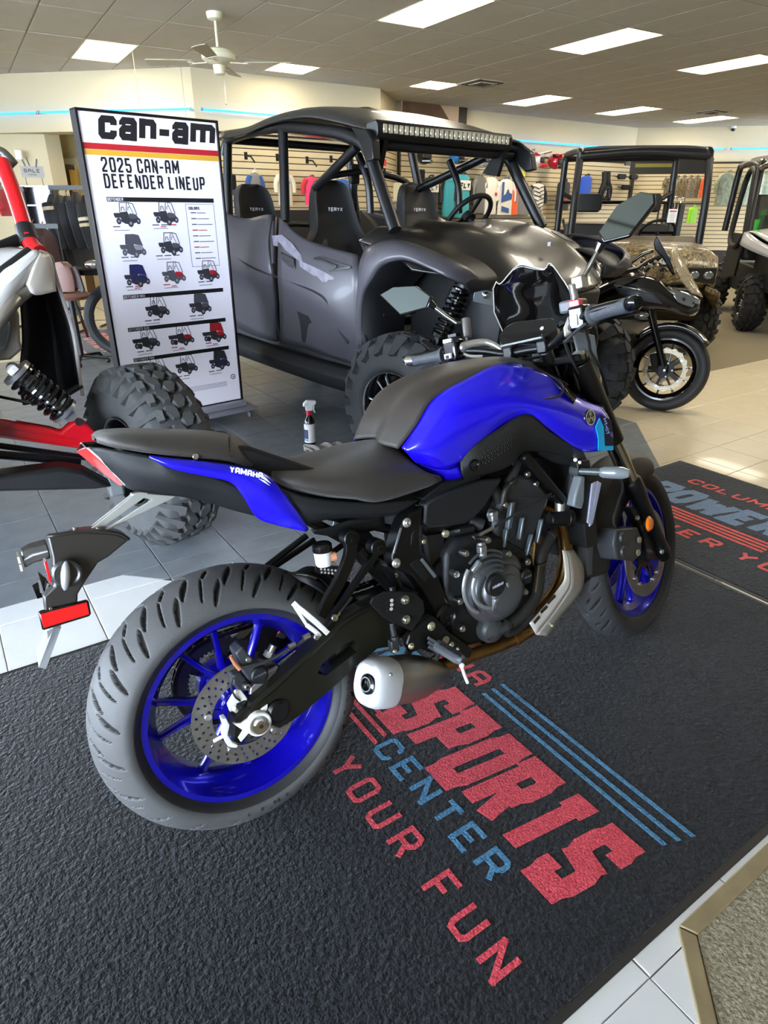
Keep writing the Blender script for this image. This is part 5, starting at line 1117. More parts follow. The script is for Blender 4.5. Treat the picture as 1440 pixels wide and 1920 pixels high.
for i in range(len(out) - 1):
    p, q = out[i], out[i + 1]; w_ = .0085 if i % 2 else .0065
    for yy in (-w_, w_): b.beam(p + V(0, yy, 0) - (q - p) * .28, q + V(0, yy, 0) + (q - p) * .28, .0105, .0016, (0, 1, 0))
    if i % 2: b.cyl(p - V(0, .0075, 0), p + V(0, .0075, 0), .0048, 8)
o = b.build('chain', mat('chain_dark', '3a3835', .35, metal=.9), BT); o['kind'] = 'stuff'

# ---- swing arm with its long slot
def sarm(s):
    sg = -1 if s < 0 else 1
    outer_ = [(-.0401,-.128,.3377), (-.0209,-.128,.3518), (.0423,-.128,.3783), (.1047,-.128,.4109), (.1722,-.128,.4486), (.2422,-.128,.4795), (.2892,-.128,.4924), (.3375,-.128,.4934), (.3889,-.128,.4549), (.3971,-.128,.3882), (.3605,-.128,.3679), (.319,-.128,.3771), (.2662,-.128,.3569), (.2081,-.128,.33), (.152,-.128,.3065), (.0896,-.128,.2843), (.0519,-.128,.2773), (.0296,-.128,.298), (-.007,-.128,.3033), (-.0382,-.128,.2771), (-.0506,-.128,.2895)]
    slot = [(.1785,-.128,.3583), (.2644,-.128,.3884), (.2737,-.128,.4045), (.2626,-.128,.4195), (.237,-.128,.419), (.1749,-.128,.3911), (.1587,-.128,.3728)]
    j = 13; poly = outer_[:j + 1] + [slot[0]] + slot[1:] + [slot[0], outer_[j]] + outer_[j + 1:]
    P = [V(p[0], sg * .112, p[2]) for p in poly]
    b = M()
    # front and back faces bridged as rings
    n = len(outer_); O = [V(p[0], 0, p[2]) for p in outer_]; I = [V(p[0], 0, p[2]) for p in slot]
    y0, y1 = sg * .104, sg * .142
    b.v = [(p.x, y0, p.z) for p in P] + [(p.x, y1, p.z) for p in P]; m_ = len(P)
    b.f = [list(range(m_)), [m_ + i for i in reversed(range(m_))]]
    for i in range(n): k = (i + 1) % n; b.add([(O[i].x, y0, O[i].z), (O[k].x, y0, O[k].z), (O[k].x, y1, O[k].z), (O[i].x, y1, O[i].z)], [[0, 1, 2, 3]])
    for i in range(len(I)): k = (i + 1) % len(I); b.add([(I[i].x, y0, I[i].z), (I[k].x, y0, I[k].z), (I[k].x, y1, I[k].z), (I[i].x, y1, I[i].z)], [[0, 1, 2, 3]])
    b.mi = [0] * len(b.f); return b
for s in (-1, 1):
    sw_ = sarm(s).build('swing_arm', mat('swing_arm_black', '17170f', .36, metal=.3, bump=.12, bscale=500), BT)
    b = M(); b.tube([V(p[0], s * .1425, p[2]) for p in ((-.0039,-.142,.3541), (.0625,-.142,.3832), (.1634,-.142,.4346), (.2479,-.142,.4744), (.321,-.142,.4882))], .006, 8, smooth=4); b.build('arm_rib', MATS['swing_arm_black'], sw_)
    q = (.0537,-.143,.3209); b = M(); b.lathe([(0, .010), (.020, .010), (.027, .004), (.028, -.004), (0, -.004)][::-1], (q[0], s * .142, q[2]), (0, s, 0), 28); b.build('arm_cap', PBLK, sw_)
b = M(); b.cyl((.50, -.10, .40), (.50, .10, .40), .032, 24); b.box((.43, 0, .39), (.12, .2, .07)); b.build('swing_arm_bridge', PBLK, BT, bevel=.01)
# axle, adjuster blocks
for s in (-1, 1):
    c_ = V((.0059,-.15,.3131)); c_ = V(c_.x, s * .146, c_.z); b = M()
    b.lathe([(.0, .012), (.010, .012), (.0125, .010), (.0125, -.002), (.018, -.002), (.020, .008), (.024, .010), (.0275, .008), (.0285, 0), (.0285, -.012), (0, -.012)][::-1], c_, (0, s, 0), 36)
    if s < 0:
        for pts in ([(-.048,-.146,.3347), (-.0312,-.146,.3287), (-.001,-.146,.3365), (-.0142,-.146,.3), (-.0386,-.146,.2845), (-.0425,-.146,.2969), (-.0296,-.146,.3096)], [(.0157,-.146,.3412), (.0338,-.146,.3467), (.0266,-.146,.3246)], [(.0315,-.146,.3158), (.0452,-.146,.3072), (.0314,-.146,.2998)]): b.prism([V(p) for p in pts], (0, .009, 0))
    ax_ = b.build('axle_adjuster', mat('bright_silver', 'd9d7d2', .3, metal=.75), BT, bevel=.0015)
    b = M(); b.cyl(c_ + V(0, 0, 0), c_ + V(0, s * .017, 0), .0105, 20); b.lathe([(.0105, .014), (.0185, .014), (.0185, .016), (.0105, .016)], c_, (0, s, 0), 24, closed=True, a0=160, a1=350); b.build('axle_nut', mat('axle_bronze', '8d7f66', .35, metal=.8), ax_); b = M(); b.cyl(c_ + V(0, s * .016, 0), c_ + V(0, s * .0178, 0), .0048, 16); b.build('axle_bore', GBLK, ax_)
    if s < 0:
        b = M(); b.prism([V(p) for p in ((-.07,-.15,.3567), (-.0608,-.15,.3566), (-.0561,-.15,.3365), (-.0641,-.15,.3168), (-.0572,-.15,.2953), (-.0461,-.15,.2836), (-.0507,-.15,.2778), (-.0676,-.15,.2896), (-.0736,-.15,.3159), (-.0677,-.15,.3365))], (0, .02, 0)); b.cyl((-.0941,-.143,.3111), (-.0632,-.143,.3152), .004, 12); b.build('adjuster_plate', MATS['bright_silver'], ax_, bevel=.0012)
# rear caliper
CAL = mat('caliper_grey', '474a4e', .42, metal=.5, bump=.2)
b = M(); b.prism([V(p) for p in ((-.012,-.126,.4792), (.0062,-.126,.4889), (.0256,-.126,.4463), (.0469,-.126,.4254), (.0528,-.126,.3996), (.0402,-.126,.3835), (.0112,-.126,.3951), (-.0026,-.126,.4289))], (0, .045, 0)); b.prism([V(p) for p in ((-.0241,-.118,.426), (-.0049,-.118,.4263), (.0116,-.118,.3939), (.0064,-.118,.3776), (-.0145,-.118,.3835), (-.0251,-.118,.4059))], (0, .035, 0)); cal = b.build('rear_caliper', CAL, BT, bevel=.004)
c_ = V((.0305,-.128,.413)); b = M(); b.cyl(c_ + V(0, .012, 0), c_ + V(0, -.006, 0), .0195, 28, ch=.003); b.build('piston_cap', CASE, cal)
b = M(); strokes(b, 'NISSIN', c_ + V(-.013, -.0062, -.002), (1, 0, .12), (-.12, 0, 1), .005, .0042, .0009); b.build('cap_lettering', INKG, cal)
b = M(); b.prism([V(p) for p in ((.0122,-.11,.3795), (.053,-.11,.4004), (.0819,-.11,.4053), (.0581,-.11,.3678), (.0168,-.11,.331), (-.0069,-.11,.3235), (.0054,-.11,.3531))], (0, .012, 0)); b.build('caliper_bracket', SATAL, cal, bevel=.002)
b = M(); b.prism([V(p) for p in ((-.0236,-.12,.3907), (-.0117,-.12,.3898), (-.0004,-.12,.3629), (-.0063,-.12,.3495), (-.0272,-.12,.3478), (-.043,-.12,.3467), (-.0456,-.12,.3661))], (0, .01, 0)); b.cyl((-.0356,-.124,.356), (-.0258,-.12,.3419), .006, 12); b.build('slider_bracket', mat('bright_silver', 'd9d7d2', .3), cal, bevel=.002)
b = M(); b.ball((-.0021,-.128,.4), .0095, 14, 10); b.cyl((-.0179,-.124,.3616), (-.017,-.12,.3435), .010, 14); b.build('rubber_boot', CASE, cal)
b = M(); b.tube([(-.0234,-.128,.478), (-.0172,-.128,.4594), (-.0083,-.128,.4421)], [.004, .0055], 12); b.build('bleed_nipple_cap', mat('orange_brown_cap', 'a86a4c', .5), cal)
b = M(); b.bolt((-.0013,-.132,.3989), (0, -1, .1), .007, .007); b.bolt((.0116,-.13,.4583), (0, -1, .1), .006, .006); b.build('caliper_bolt', STEEL, cal)
b = M(); b.tube([(-.0034,-.132,.4445), (.0485,-.138,.4427), (.1116,-.142,.4559), (.159,-.142,.469), (.2174,-.12,.4702), (.2893,-.1,.5052)], .0042, 10, smooth=6); b.tube([(-.0248,-.128,.4282), (-.0339,-.13,.4136), (-.0289,-.125,.3836), (-.0183,-.12,.3651)], .0022, 8, smooth=5); b.build('brake_hose', RUB, BT)
for p in ((.109,-.142,.4555), (.1449,-.143,.4652)): b = M(); b.tube([V(p) - V(.008, 0, -.004), V(p) + V(.008, 0, .006)], .006, 10); b.build('hose_ferrule', STEEL, BT)
b = M(); b.cyl((.0725,-.09,.4324), (.0854,-.09,.449), .009, 14); b.cyl((.0677,-.09,.4262), (.0757,-.09,.4366), .012, 6); b.build('bracket_bolt', STEEL, BT)

# ---- front wheel (steered)
o = wheel_mesh((1.4, 0, .3), .2159, .092, [-83 + 36 * k + (3 if k % 2 else -3) for k in range(10)], 1, .036).build('front_wheel', WBLUE, BT, sharp=38); o.matrix_local = STEER; fw = o
o = road_tyre(.3005, .122, .222, .095, groove_front, 640, 60).build('tyre', [mat('front_tyre_rubber', '303031', .6, bump=.25, bscale=500), GRV, SIDE_], fw, sharp=0); o.location = (1.4, 0, .3)
for s in (-1, 1):
    dk = disc((1.4, s * .073, .3), s, .149, .108, .0045, 18).build('brake_disc', DISC, fw)
    b = M(); b.ring((1.4, s * .066, .3), (0, 1, 0), .052, .03, .006, 36)
    for k in range(5):
        for q in (-9, 9): a = R(8 + 72 * k + q); a2 = R(8 + 72 * k + q * .4); b.beam((1.4 + .045 * math.cos(a2), s * .067, .3 + .045 * math.sin(a2)), (1.4 + .112 * math.cos(a), s * .067, .3 + .112 * math.sin(a)), .009, .005, (0, 1, 0))
    b.build('disc_carrier', PBLK, dk)
    b = M()
    for k in range(10): a = R(8 + 72 * (k // 2) + (-9 if k % 2 else 9)); b.cyl((1.4 + .112 * math.cos(a), s * .068, .3 + .112 * math.sin(a)), (1.4 + .112 * math.cos(a), s * .079, .3 + .112 * math.sin(a)), .007, 12)
    b.build('disc_rivet', STEEL, dk)
    # caliper: four-piston radial
    def q_(p): return V(p[0], s * -p[1] if s > 0 else p[1], p[2])
    b = M(); b.prism([q_(p) for p in ((1.1326,-.118,.4542), (1.2672,-.118,.4242), (1.2879,-.118,.3768), (1.2756,-.118,.3313), (1.2265,-.118,.3254), (1.1213,-.118,.3614), (1.1115,-.118,.4141))], (0, -s * .062, 0)); cal = sb(b, 'front_caliper', CAL, bevel=.006)
    b = M()
    for p in ((1.1579,-.119,.4207), (1.1565,-.119,.3776)): b.lathe([(.0, .007), (.014, .006), (.017, 0), (0, 0)][::-1], q_(p), (0, s, 0), 24)
    b.build('piston_cap', CAL, cal)
    b = M(); 
    for p in ((1.2551,-.122,.3864), (1.2407,-.122,.3491)): b.cyl(q_(p), q_(p) + V(0, s * .006, 0), .0105, 6)
    b.build('caliper_bolt', mat('zinc_bolt', 'c2bfa4', .35, metal=.8), cal)
    # fork leg
    top, axl = V(1.0468, s * .105, .9566), V(1.43, s * .100, .335); d = (axl - top)
    b = M(); b.cyl(top + V(.0, 0, 0), top + d * .40, .0275, 28); b.cyl(top + V(-.008, 0, .018), top, .022, 24); fk = sb(b, 'fork_outer_tube', mat('fork_black', '1b1a19', .3, metal=.5), bevel=.002)
    b = M(); b.lathe([(0, .010), (.010, .009), (.016, .006), (.018, 0), (0, 0)][::-1], top + V(-.008, 0, .018), -d, 26); b.build('fork_cap', SATAL, fk)
    b = M(); b.cyl(top + d * .38, top + d * .72, .0205, 26); sb(b, 'fork_stanchion', mat('stanchion_chrome', 'b9b3a6', .12, metal=1))
    b = M(); b.lathe([(.024, 0), (.029, .01), (.030, .05), (.027, .09), (.0255, .30), (.028, .34), (.022, .37)], top + d * .615, d, 28); b.prism([q_(p) for p in ((1.2666,-.1,.489), (1.3651,-.1,.4557), (1.3958,-.1,.3666), (1.4521,-.1,.3174), (1.5116,-.1,.2697), (1.473,-.1,.2471), (1.3496,-.1,.2892), (1.3361,-.1,.3833))], (0, -s * .03, 0)); sb(b, 'fork_lower', PBLK, bevel=.004)
    b = M(); b.cyl(q_((1.4421,-.104,.2908)) + V(0, -s * .01, 0), q_((1.4421,-.104,.2908)) + V(0, s * .008, 0), .012, 20); b.bolt(q_((1.4246,-.112,.2967)), (0, s, 0), .008, .008); sb(b, 'axle_nut', SATAL)
    b = M(); b.bolt(q_((1.2741,-.112,.4514)), (0, s, 0), .008, .008); b.bolt(q_((1.4394,-.112,.3551)), (0, s, 0), .006, .006); sb(b, 'pinch_bolt', STEEL)
    c_ = q_((1.319,-.13,.4212)); b = M(); b.lathe([(0, .010), (.018, .007), (.024, 0), (0, 0)][::-1], c_, (0, s, .0), 28); am = sb(b, 'amber_reflector', AMB); b = M(); b.cyl(c_ - V(0, s * .006, 0), c_, .026, 28); b.build('reflector_backing', PBLK, am)
    b = M(); b.tube([q_((1.1771,-.1,.4276)), q_((1.1431,-.105,.4788)), q_((1.1764,-.11,.5282)), q_((1.2244,-.1,.5833)), q_((1.1852,-.06,.7557))], .0045, 8, smooth=6); sb(b, 'brake_hose', RUB)
# fender: shell round the tyre
b = M(); prof_ = [(.318 - .05, -.072), (.318 - .025, -.070), (.318, -.055), (.330, -.03), (.334, 0), (.330, .03), (.318, .055), (.318 - .025, .070), (.318 - .05, .072)]
rows = []
for k in range(25):
    a = R(66 + 112 * k / 24); u = k / 24; r = []
    for rr, yy in prof_:
        dr = rr - .334; sk = 1.0 + (.9 if abs(yy) > .06 else 0) * math.sin(u * math.pi) * .9 + (1.2 * max(0, u - .75) * 4 if abs(yy) > .06 else 0) * .35
        tip = .0
        r.append((1.4 + (.334 + dr * sk) * math.cos(a), yy * (1 - .25 * max(0, u - .8) * 5 * .4), .3 + (.334 + dr * sk) * math.sin(a)))
    rows.append(r)
b.grid(rows); fen = sb(b, 'front_fender', mat('fender_matt_black', '171615', .5, bump=.3, bscale=900), solid=.004, sub=1)
b = M(); b.prism([V(p) for p in ((1.45,-.055,.5922), (1.4937,-.055,.5908), (1.4358,-.07,.5642), (1.3948,-.078,.5016), (1.3471,-.078,.5127), (1.3689,-.07,.5782))], (0, .006, 0)); b.build('fender_fin', MATS['fender_matt_black'], fen)

# ---- bodywork
R0 = [(.4644,-.1,.8317), (.508,-.113,.8812), (.5593,-.118,.9354), (.6551,-.12,.9672), (.785,-.118,.9922), (.9279,-.125,.9449), (1.0197,-.14,.8758), (1.0983,-.15,.8375)]
R1 = [(.4585,-.12,.8297), (.5026,-.148,.8609), (.566,-.162,.9101), (.6585,-.168,.9297), (.7671,-.168,.9307), (.9019,-.16,.9062), (.9936,-.172,.8523), (1.0951,-.176,.81)]
R2 = [(.4647,-.125,.8215), (.5075,-.155,.8231), (.5687,-.172,.8518), (.651,-.18,.877), (.7551,-.186,.894), (.8672,-.192,.8675), (.977,-.195,.8137), (1.0955,-.188,.7696)]
R3 = [(.4826,-.122,.8), (.5397,-.138,.7703), (.5955,-.145,.7695), (.6637,-.16,.8206), (.7806,-.172,.862), (.8683,-.185,.807), (.9628,-.19,.7432), (1.1047,-.182,.7227)]
def side(rows, name, m, s, parent=None, nu=6, nv=5, solid=.004, mtx=None):
    b = M(); b.patch([[V(p[0], -s * p[1], p[2]) for p in r] for r in rows], nu, nv); return b.build(name, m, parent or BT, solid=solid, off=0, sharp=60)
for s in (-1, 1):
    f = lambda p: V(p[0], -s * p[1], p[2])
    tp_ = side([R0, R1, R2, R3], 'tank_side_cover', BLUE, s)
    side([[(.4826,-.122,.8), (.5397,-.138,.7703), (.597,-.145,.7679)], [(.5194,-.118,.7691), (.5596,-.13,.7482), (.6059,-.14,.7482)], [(.5668,-.105,.7284), (.5952,-.115,.7253), (.6244,-.125,.7262)]], 'lower_tank_corner', BLUE, s, tp_)
    b = M(); b.tube([f(p) for p in ((.9248,-.128,.9439), (.9344,-.15,.9292), (.9335,-.165,.9117), (.912,-.172,.8956), (.8304,-.182,.8937), (.8318,-.184,.8882))], .0035, 6, smooth=5); b.build('scoop_edge', mat('dark_navy', '0a0a2c', .3), tp_)
    b = M(); b.grid([[f(p) for p in r] for r in ([(.9237,-.14,.9345), (.9556,-.15,.9196), (.9937,-.158,.8799)], [(.9312,-.158,.9119), (.9412,-.17,.8943), (.9628,-.173,.8679)])]); b.build('air_scoop', GBLK, tp_, solid=.002)
    # textured knee cover
    kc = [[(.5972,-.15,.7777), (.6296,-.158,.8106), (.6989,-.168,.8402), (.7894,-.18,.8677), (.8575,-.192,.812), (.9744,-.194,.7357)], [(.5967,-.152,.753), (.6335,-.168,.7755), (.704,-.178,.7927), (.7903,-.182,.8196), (.8665,-.186,.788), (.994,-.18,.7263)], [(.6158,-.138,.7285), (.6672,-.146,.7313), (.747,-.15,.7395), (.8072,-.152,.7674), (.9053,-.158,.7431), (1.0359,-.15,.7033)]]
    KN = mat('knee_cover', '121210', .5, bump=.8, bscale=420); ko = side(kc, 'knee_cover', KN, s)
    b = M(); q = f((.6246,-.17,.7683)); b.lathe([(.0, .0), (.008, .0), (.009, .004), (.014, .003), (.015, -.004), (0, -.004)][::-1], q, (0, s, .2), 24); b.build('cover_screw', GBLK, ko)
    b = M()
    for i in range(11):
        for j in range(5): u = i / 10; p = f((.6371,-.172,.7793)).lerp(f((.7314,-.184,.8163)), u) + V(0, 0, -.007 * j + .008) + V(.003 * (j % 2), 0, 0); b.ball(p, (.0026, .0012, .0026), 6, 4)
    o = b.build('grip_texture', KN, ko); o['kind'] = 'stuff'
    # emblem
    c_ = f((.9989,-.192,.8271)); n_ = V(.12, s, .1).normalized(); b = M(); b.lathe([(0, .004), (.018, .004), (.0205, .002), (.021, 0), (0, 0)][::-1], c_, n_, 36); em = b.build('tuning_fork_emblem', GBLK, tp_)
    x_, y_, z_ = frame(n_, (0, 0, 1)); b = M(); b.ring(c_ + n_ * .005, n_, .0205, .0175, .002, 36)
    for k in range(3):
        a = R(90 + 120 * k); dd = x_ * math.cos(a) + y_ * math.sin(a); ss_ = n_.cross(dd); b.beam(c_ + n_ * .005, c_ + n_ * .005 + dd * .018, .0022, .002, n_)
        for w_ in (-1, 1): b.beam(c_ + n_ * .005 + dd * .006 + ss_ * .004 * w_, c_ + n_ * .005 + dd * .015 + ss_ * .005 * w_, .002, .002, n_)
    b.build('emblem_relief', CHR, em)
    # cyan flash with the model lettering
    b = M(); cy = [(1.0339,-.1955,.8205), (1.0503,-.1955,.795), (1.0617,-.189,.74), (1.0969,-.1885,.7338), (1.0968,-.1885,.7218), (1.0332,-.1915,.7321), (1.0284,-.196,.7669), (1.0173,-.197,.8004)]
    b.prism([f(p) for p in cy], (0, s * .0022, 0)); fl_ = b.build('model_flash', CYAN, tp_)
    b = M(); b.prism([f(p) for p in ((1.0373,-.1945,.8299), (1.0908,-.1885,.8056), (1.1003,-.1875,.7331), (1.0644,-.1885,.7395), (1.0536,-.1945,.7944))], (0, s * .0015, 0)); b.build('navy_panel', mat('dark_navy', '0a0a2c', .3), tp_)
    b = M(); a_, b2 = f((1.047,-.1985,.8158)), f((1.0781,-.1915,.7403)); 
    if s < 0: strokes(b, 'MT-07', a_, b2 - a_, V(1, 0, .35), .010, .0085, .0017, .22)
    else: strokes(b, 'MT-07', a_, b2 - a_, V(1, 0, .35), .010, .0085, .0017, .22)
    b.build('model_lettering', mat('pale_blue_ink', '7f98c8', .4), tp_)
# top cover
C0 = [(.4544,0,.8477), (.4905,0,.903), (.5567,0,.9558), (.6592,0,.9886), (.7744,0,1.0017), (.8863,0,.9969), (.9941,0,.9663), (1.0873,0,.9194)]
C1 = [(.4311,-.06,.844), (.4687,-.065,.897), (.5278,-.07,.9496), (.6192,-.075,.9802), (.725,-.07,.9941), (.8323,-.07,.9958), (.9401,-.065,.9632), (1.0349,-.06,.9202)]
C2 = [(.458,-.098,.8301), (.5038,-.112,.8781), (.5551,-.117,.9335), (.6532,-.118,.9649), (.7849,-.116,.9896), (.8568,-.112,.9763), (.9343,-.115,.9455), (1.0123,-.11,.9091)]
b = M(); b.patch([C2, C1, C0, [mirr(p) for p in C1], [mirr(p) for p in C2]], 6, 5); b.build('tank_top_cover', mat('tank_top_black', '37312c', .42, bump=.3, bscale=900), BT, solid=.006, sharp=50)
b = M(); b.lathe([(0, .010), (.026, .010), (.030, .006), (.032, 0), (0, 0)][::-1], V((.8095,0,.9812)) + V(0, 0, -.008), (.1, 0, 1), 32); b.build('fuel_cap', GBLK, BT)
# inner tank core so nothing is hollow
b = M(); b.loft([[(x, y, z) for y, z in ((-w, z0), (w, z0), (w, z1), (w * .6, z2), (-w * .6, z2), (-w, z1))] for x, w, z0, z1, z2 in ((.52, .07, .72, .79, .82), (.62, .10, .74, .88, .93), (.75, .11, .74, .93, .965), (.90, .11, .74, .92, .96), (1.02, .10, .72, .86, .90), (1.10, .07, .70, .78, .80))]); b.build('fuel_tank', MBLK, BT, bevel=.01)
# seats
S0 = [(.1655,0,.8323), (.2287,0,.8226), (.3082,0,.8176), (.394,0,.8265), (.4533,0,.8386), (.5037,0,.8394)]
S1 = [(.1423,-.07,.8396), (.1964,-.075,.8308), (.2661,-.085,.8221), (.3432,-.09,.8252), (.4141,-.085,.8291), (.4762,-.07,.8162)]
S2 = [(.1357,-.1,.8366), (.1779,-.12,.8251), (.2366,-.14,.8089), (.3065,-.15,.8021), (.3831,-.152,.7954), (.482,-.14,.7819)]
S3 = [(.1352,-.108,.8309), (.1735,-.13,.8089), (.2331,-.148,.785), (.2973,-.158,.7655), (.3734,-.158,.744), (.5464,-.135,.7502)]
S4 = [V(p[0], p[1] * .9, p[2] - .004) for p in ((.141,-.1,.824), (.1804,-.12,.8001), (.2384,-.14,.7754), (.3034,-.145,.756), (.3803,-.145,.7341), (.5562,-.12,.7355))]
b = M(); b.patch([S4, S3, S2, S1, S0] + [[mirr(p) for p in r] for r in (S1, S2, S3, S4)], 6, 4); b.build('rider_seat', SEATM, BT, solid=.01, sharp=70)
P0 = [(-.1743,0,.9589), (-.1519,0,.9625), (-.0964,0,.9555), (-.0336,0,.9441), (.0359,0,.9315), (.0941,0,.9137), (.1295,0,.8839), (.1621,0,.8354)]
P1 = [(-.1746,-.02,.9574), (-.1553,-.055,.9602), (-.1076,-.07,.9544), (-.0521,-.075,.9434), (.0118,-.08,.9298), (.0646,-.08,.9142), (.0964,-.075,.8869), (.1372,-.06,.844)]
P2 = [(-.1725,-.03,.9559), (-.1552,-.07,.9493), (-.1144,-.095,.9353), (-.0639,-.105,.92), (-.0019,-.11,.903), (.05,-.11,.888), (.0784,-.105,.8722), (.1252,-.085,.846)]
P3 = [V(p[0], p[1] * .82, p[2] - .006) for p in P2]
b = M(); b.patch([P3, P2, P1, P0] + [[mirr(p) for p in r] for r in (P1, P2, P3)], 5, 4); ps_ = b.build('passenger_seat', SEATM, BT, solid=.008, sharp=70)
b = M(); b.tube([V(p) + V(0, 0, .003) for p in (P0[5], P1[5], P2[5])] + [V(P3[5])], .003, 6, smooth=4); b.tube([mirr(p) for p in (P0[5], P1[5], P2[5])], .003, 6, smooth=4); b.build('seat_seam', MBLK, ps_)
b = M(); b.tube([(.056,.02,.9254), (.0812,0,.9228), (.0818,-.06,.9072), (.051,-.113,.8871)], .004, 6, smooth=5); b.build('grab_strap', MBLK, ps_)
# tail
for s in (-1, 1):
    T0 = [(-.1939,-.045,.9456), (-.1629,-.075,.9389), (-.1023,-.1,.9172), (-.0715,-.115,.8925), (.0008,-.122,.86), (.0554,-.128,.8244), (.0813,-.128,.7873)]
    T1 = [(-.1713,-.058,.9079), (-.1414,-.085,.8971), (-.0975,-.105,.8807), (-.0629,-.115,.8624), (-.0018,-.12,.8353), (.0495,-.125,.8029), (.0826,-.125,.7739)]
    T2 = [(-.1461,-.05,.8606), (-.1299,-.07,.8506), (-.0909,-.085,.8381), (-.0488,-.095,.8251), (-.0004,-.1,.8019), (.0455,-.108,.7771), (.0861,-.115,.7573)]
    side([T0, T1, T2], 'tail_cowl', COWL, s)
    B0_ = [(-.1004,-.1,.9169), (-.0545,-.112,.9035), (.0061,-.12,.8866), (.0613,-.125,.8669), (.1095,-.13,.8447), (.1343,-.14,.8106), (.1589,-.145,.7646), (.1844,-.14,.7102)]
    B1_ = [(-.1006,-.104,.9153), (-.0608,-.123,.8955), (-.0012,-.133,.8736), (.0481,-.138,.8548), (.0859,-.145,.8272), (.1083,-.149,.7894), (.1403,-.149,.7499), (.1818,-.142,.7077)]
    B2_ = [(-.0996,-.103,.914), (-.0646,-.12,.8876), (-.0045,-.13,.8621), (.036,-.135,.8427), (.0545,-.14,.811), (.0768,-.138,.7617), (.1115,-.142,.7381), (.1786,-.14,.7057)]
    bc = side([B0_, B1_, B2_], 'blue_tail_panel', BLUE, s)
    b = M(); f = lambda p: V(p[0], -s * p[1], p[2]); a_, b2 = f((.0348,-.1425,.8635)), f((.0827,-.1515,.8442))
    if s < 0: strokes(b, 'YAMAHA', a_, b2 - a_, V(.10, .25, 1), .0135, .0098, .0031, .12, .22)
    else: strokes(b, 'YAMAHA', b2, a_ - b2, V(-.10, -.25, 1), .0135, .0098, .0031, .12, .22)
    for u in (0, 1): b.prism([f(p) for p in (((.0873,-.1455,.8512), (.1015,-.1475,.8453), (.1134,-.1505,.8256), (.0978,-.149,.8397)) if u == 0 else ((.0887,-.1495,.8416), (.1008,-.151,.8349), (.1095,-.153,.8223), (.0977,-.152,.8324)))], (0, s * .0012, 0))
    b.build('brand_lettering', INKWH, bc)
    q0 = f((-.1247,-.085,.9372)); b = M(); b.bolt(f((-.0175,-.112,.9018)), (0, s, 0), .006, .006); b.build('cowl_bolt', STEEL, bc)
    # tail lamp
    b = M(); b.prism([f(p) for p in ((-.2095,-.012,.9368), (-.1967,-.044,.9449), (-.1798,-.054,.9193), (-.1473,-.056,.865), (-.148,-.03,.858), (-.1716,-.02,.8862))], (-.004, -s * .012, 0)); tl = b.build('tail_lamp', RLENS, BT, bevel=.002)
    b = M(); b.tube([f((-.1961,-.047,.9451)), f((-.179,-.057,.9206)), f((-.1459,-.058,.8639))], .0022, 6); b.build('lamp_edge', mat('edge_silver', 'b0aaa5', .35, metal=.5), tl)
    # seat base side panels
    U0_ = [(.1434,-.128,.8057), (.186,-.14,.7821), (.2553,-.148,.7575), (.3516,-.152,.7317), (.4759,-.145,.7116)]; U1_ = [(.1602,-.138,.7689), (.1973,-.146,.7501), (.2577,-.152,.7324), (.3452,-.154,.7123), (.4365,-.15,.7019)]; U2_ = [(.1853,-.132,.7168), (.224,-.135,.7189), (.2757,-.136,.7128), (.3497,-.136,.6952), (.4106,-.135,.6883)]
    side([U0_, U1_, U2_], 'seat_side_panel', COWL, s, None, 6, 4)
    side([[(.1999,-.12,.6985), (.2456,-.125,.6956), (.3005,-.125,.6998), (.3873,-.12,.6858)], [(.212,-.11,.6859), (.25,-.11,.6713), (.3037,-.11,.6602), (.3928,-.11,.6536)]], 'seat_pan', MBLK, s, None, 4, 3)
    b = M(); b.prism([f(p) for p in ((.4847,-.152,.6952), (.4981,-.152,.7052), (.5514,-.156,.7153), (.653,-.158,.7237), (.7274,-.152,.7131), (.7214,-.152,.7032), (.6685,-.152,.6547), (.6319,-.15,.6294), (.6037,-.148,.6191), (.4955,-.146,.6343), (.4797,-.148,.648))], (0, -s * .035, 0)); b.build('side_cover', COWL, BT, bevel=.008, seg=3)
    b = M(); b.prism([f(p) for p in ((.4839,-.142,.7093), (.5462,-.142,.7354), (.6621,-.142,.7332), (.6647,-.142,.7217), (.5636,-.142,.7144), (.4956,-.142,.7015))], (0, -s * .05, 0)); b.build('tank_skirt', MBLK, BT, bevel=.004)
b = M(); b.loft([[(x, y, z) for y, z in ((-w, z0), (w, z0), (w, z1), (-w, z1))] for x, w, z0, z1 in ((-.14, .04, .90, .945), (-.05, .075, .86, .93), (.10, .10, .82, .90), (.25, .11, .74, .82), (.50, .10, .68, .74))]); b.build('subframe', MBLK, BT, bevel=.01)
b = M()
for s in (-1, 1): b.tube([(.10, s * .09, .80), (.28, s * .09, .66), (.42, s * .09, .55)], .011, 10); b.tube([(.16, s * .095, .76), (.42, s * .10, .64)], .012, 10)
b.build('frame_tube', PBLK, BT)
for p, q in (((.2771,.09,.6202), (.1599,.09,.5691)), ((.3106,.12,.5933), (.1758,.12,.5479))): b = M(); b.tube([p, q], .0085, 10); b.build('far_side_stay', PBLK, BT)
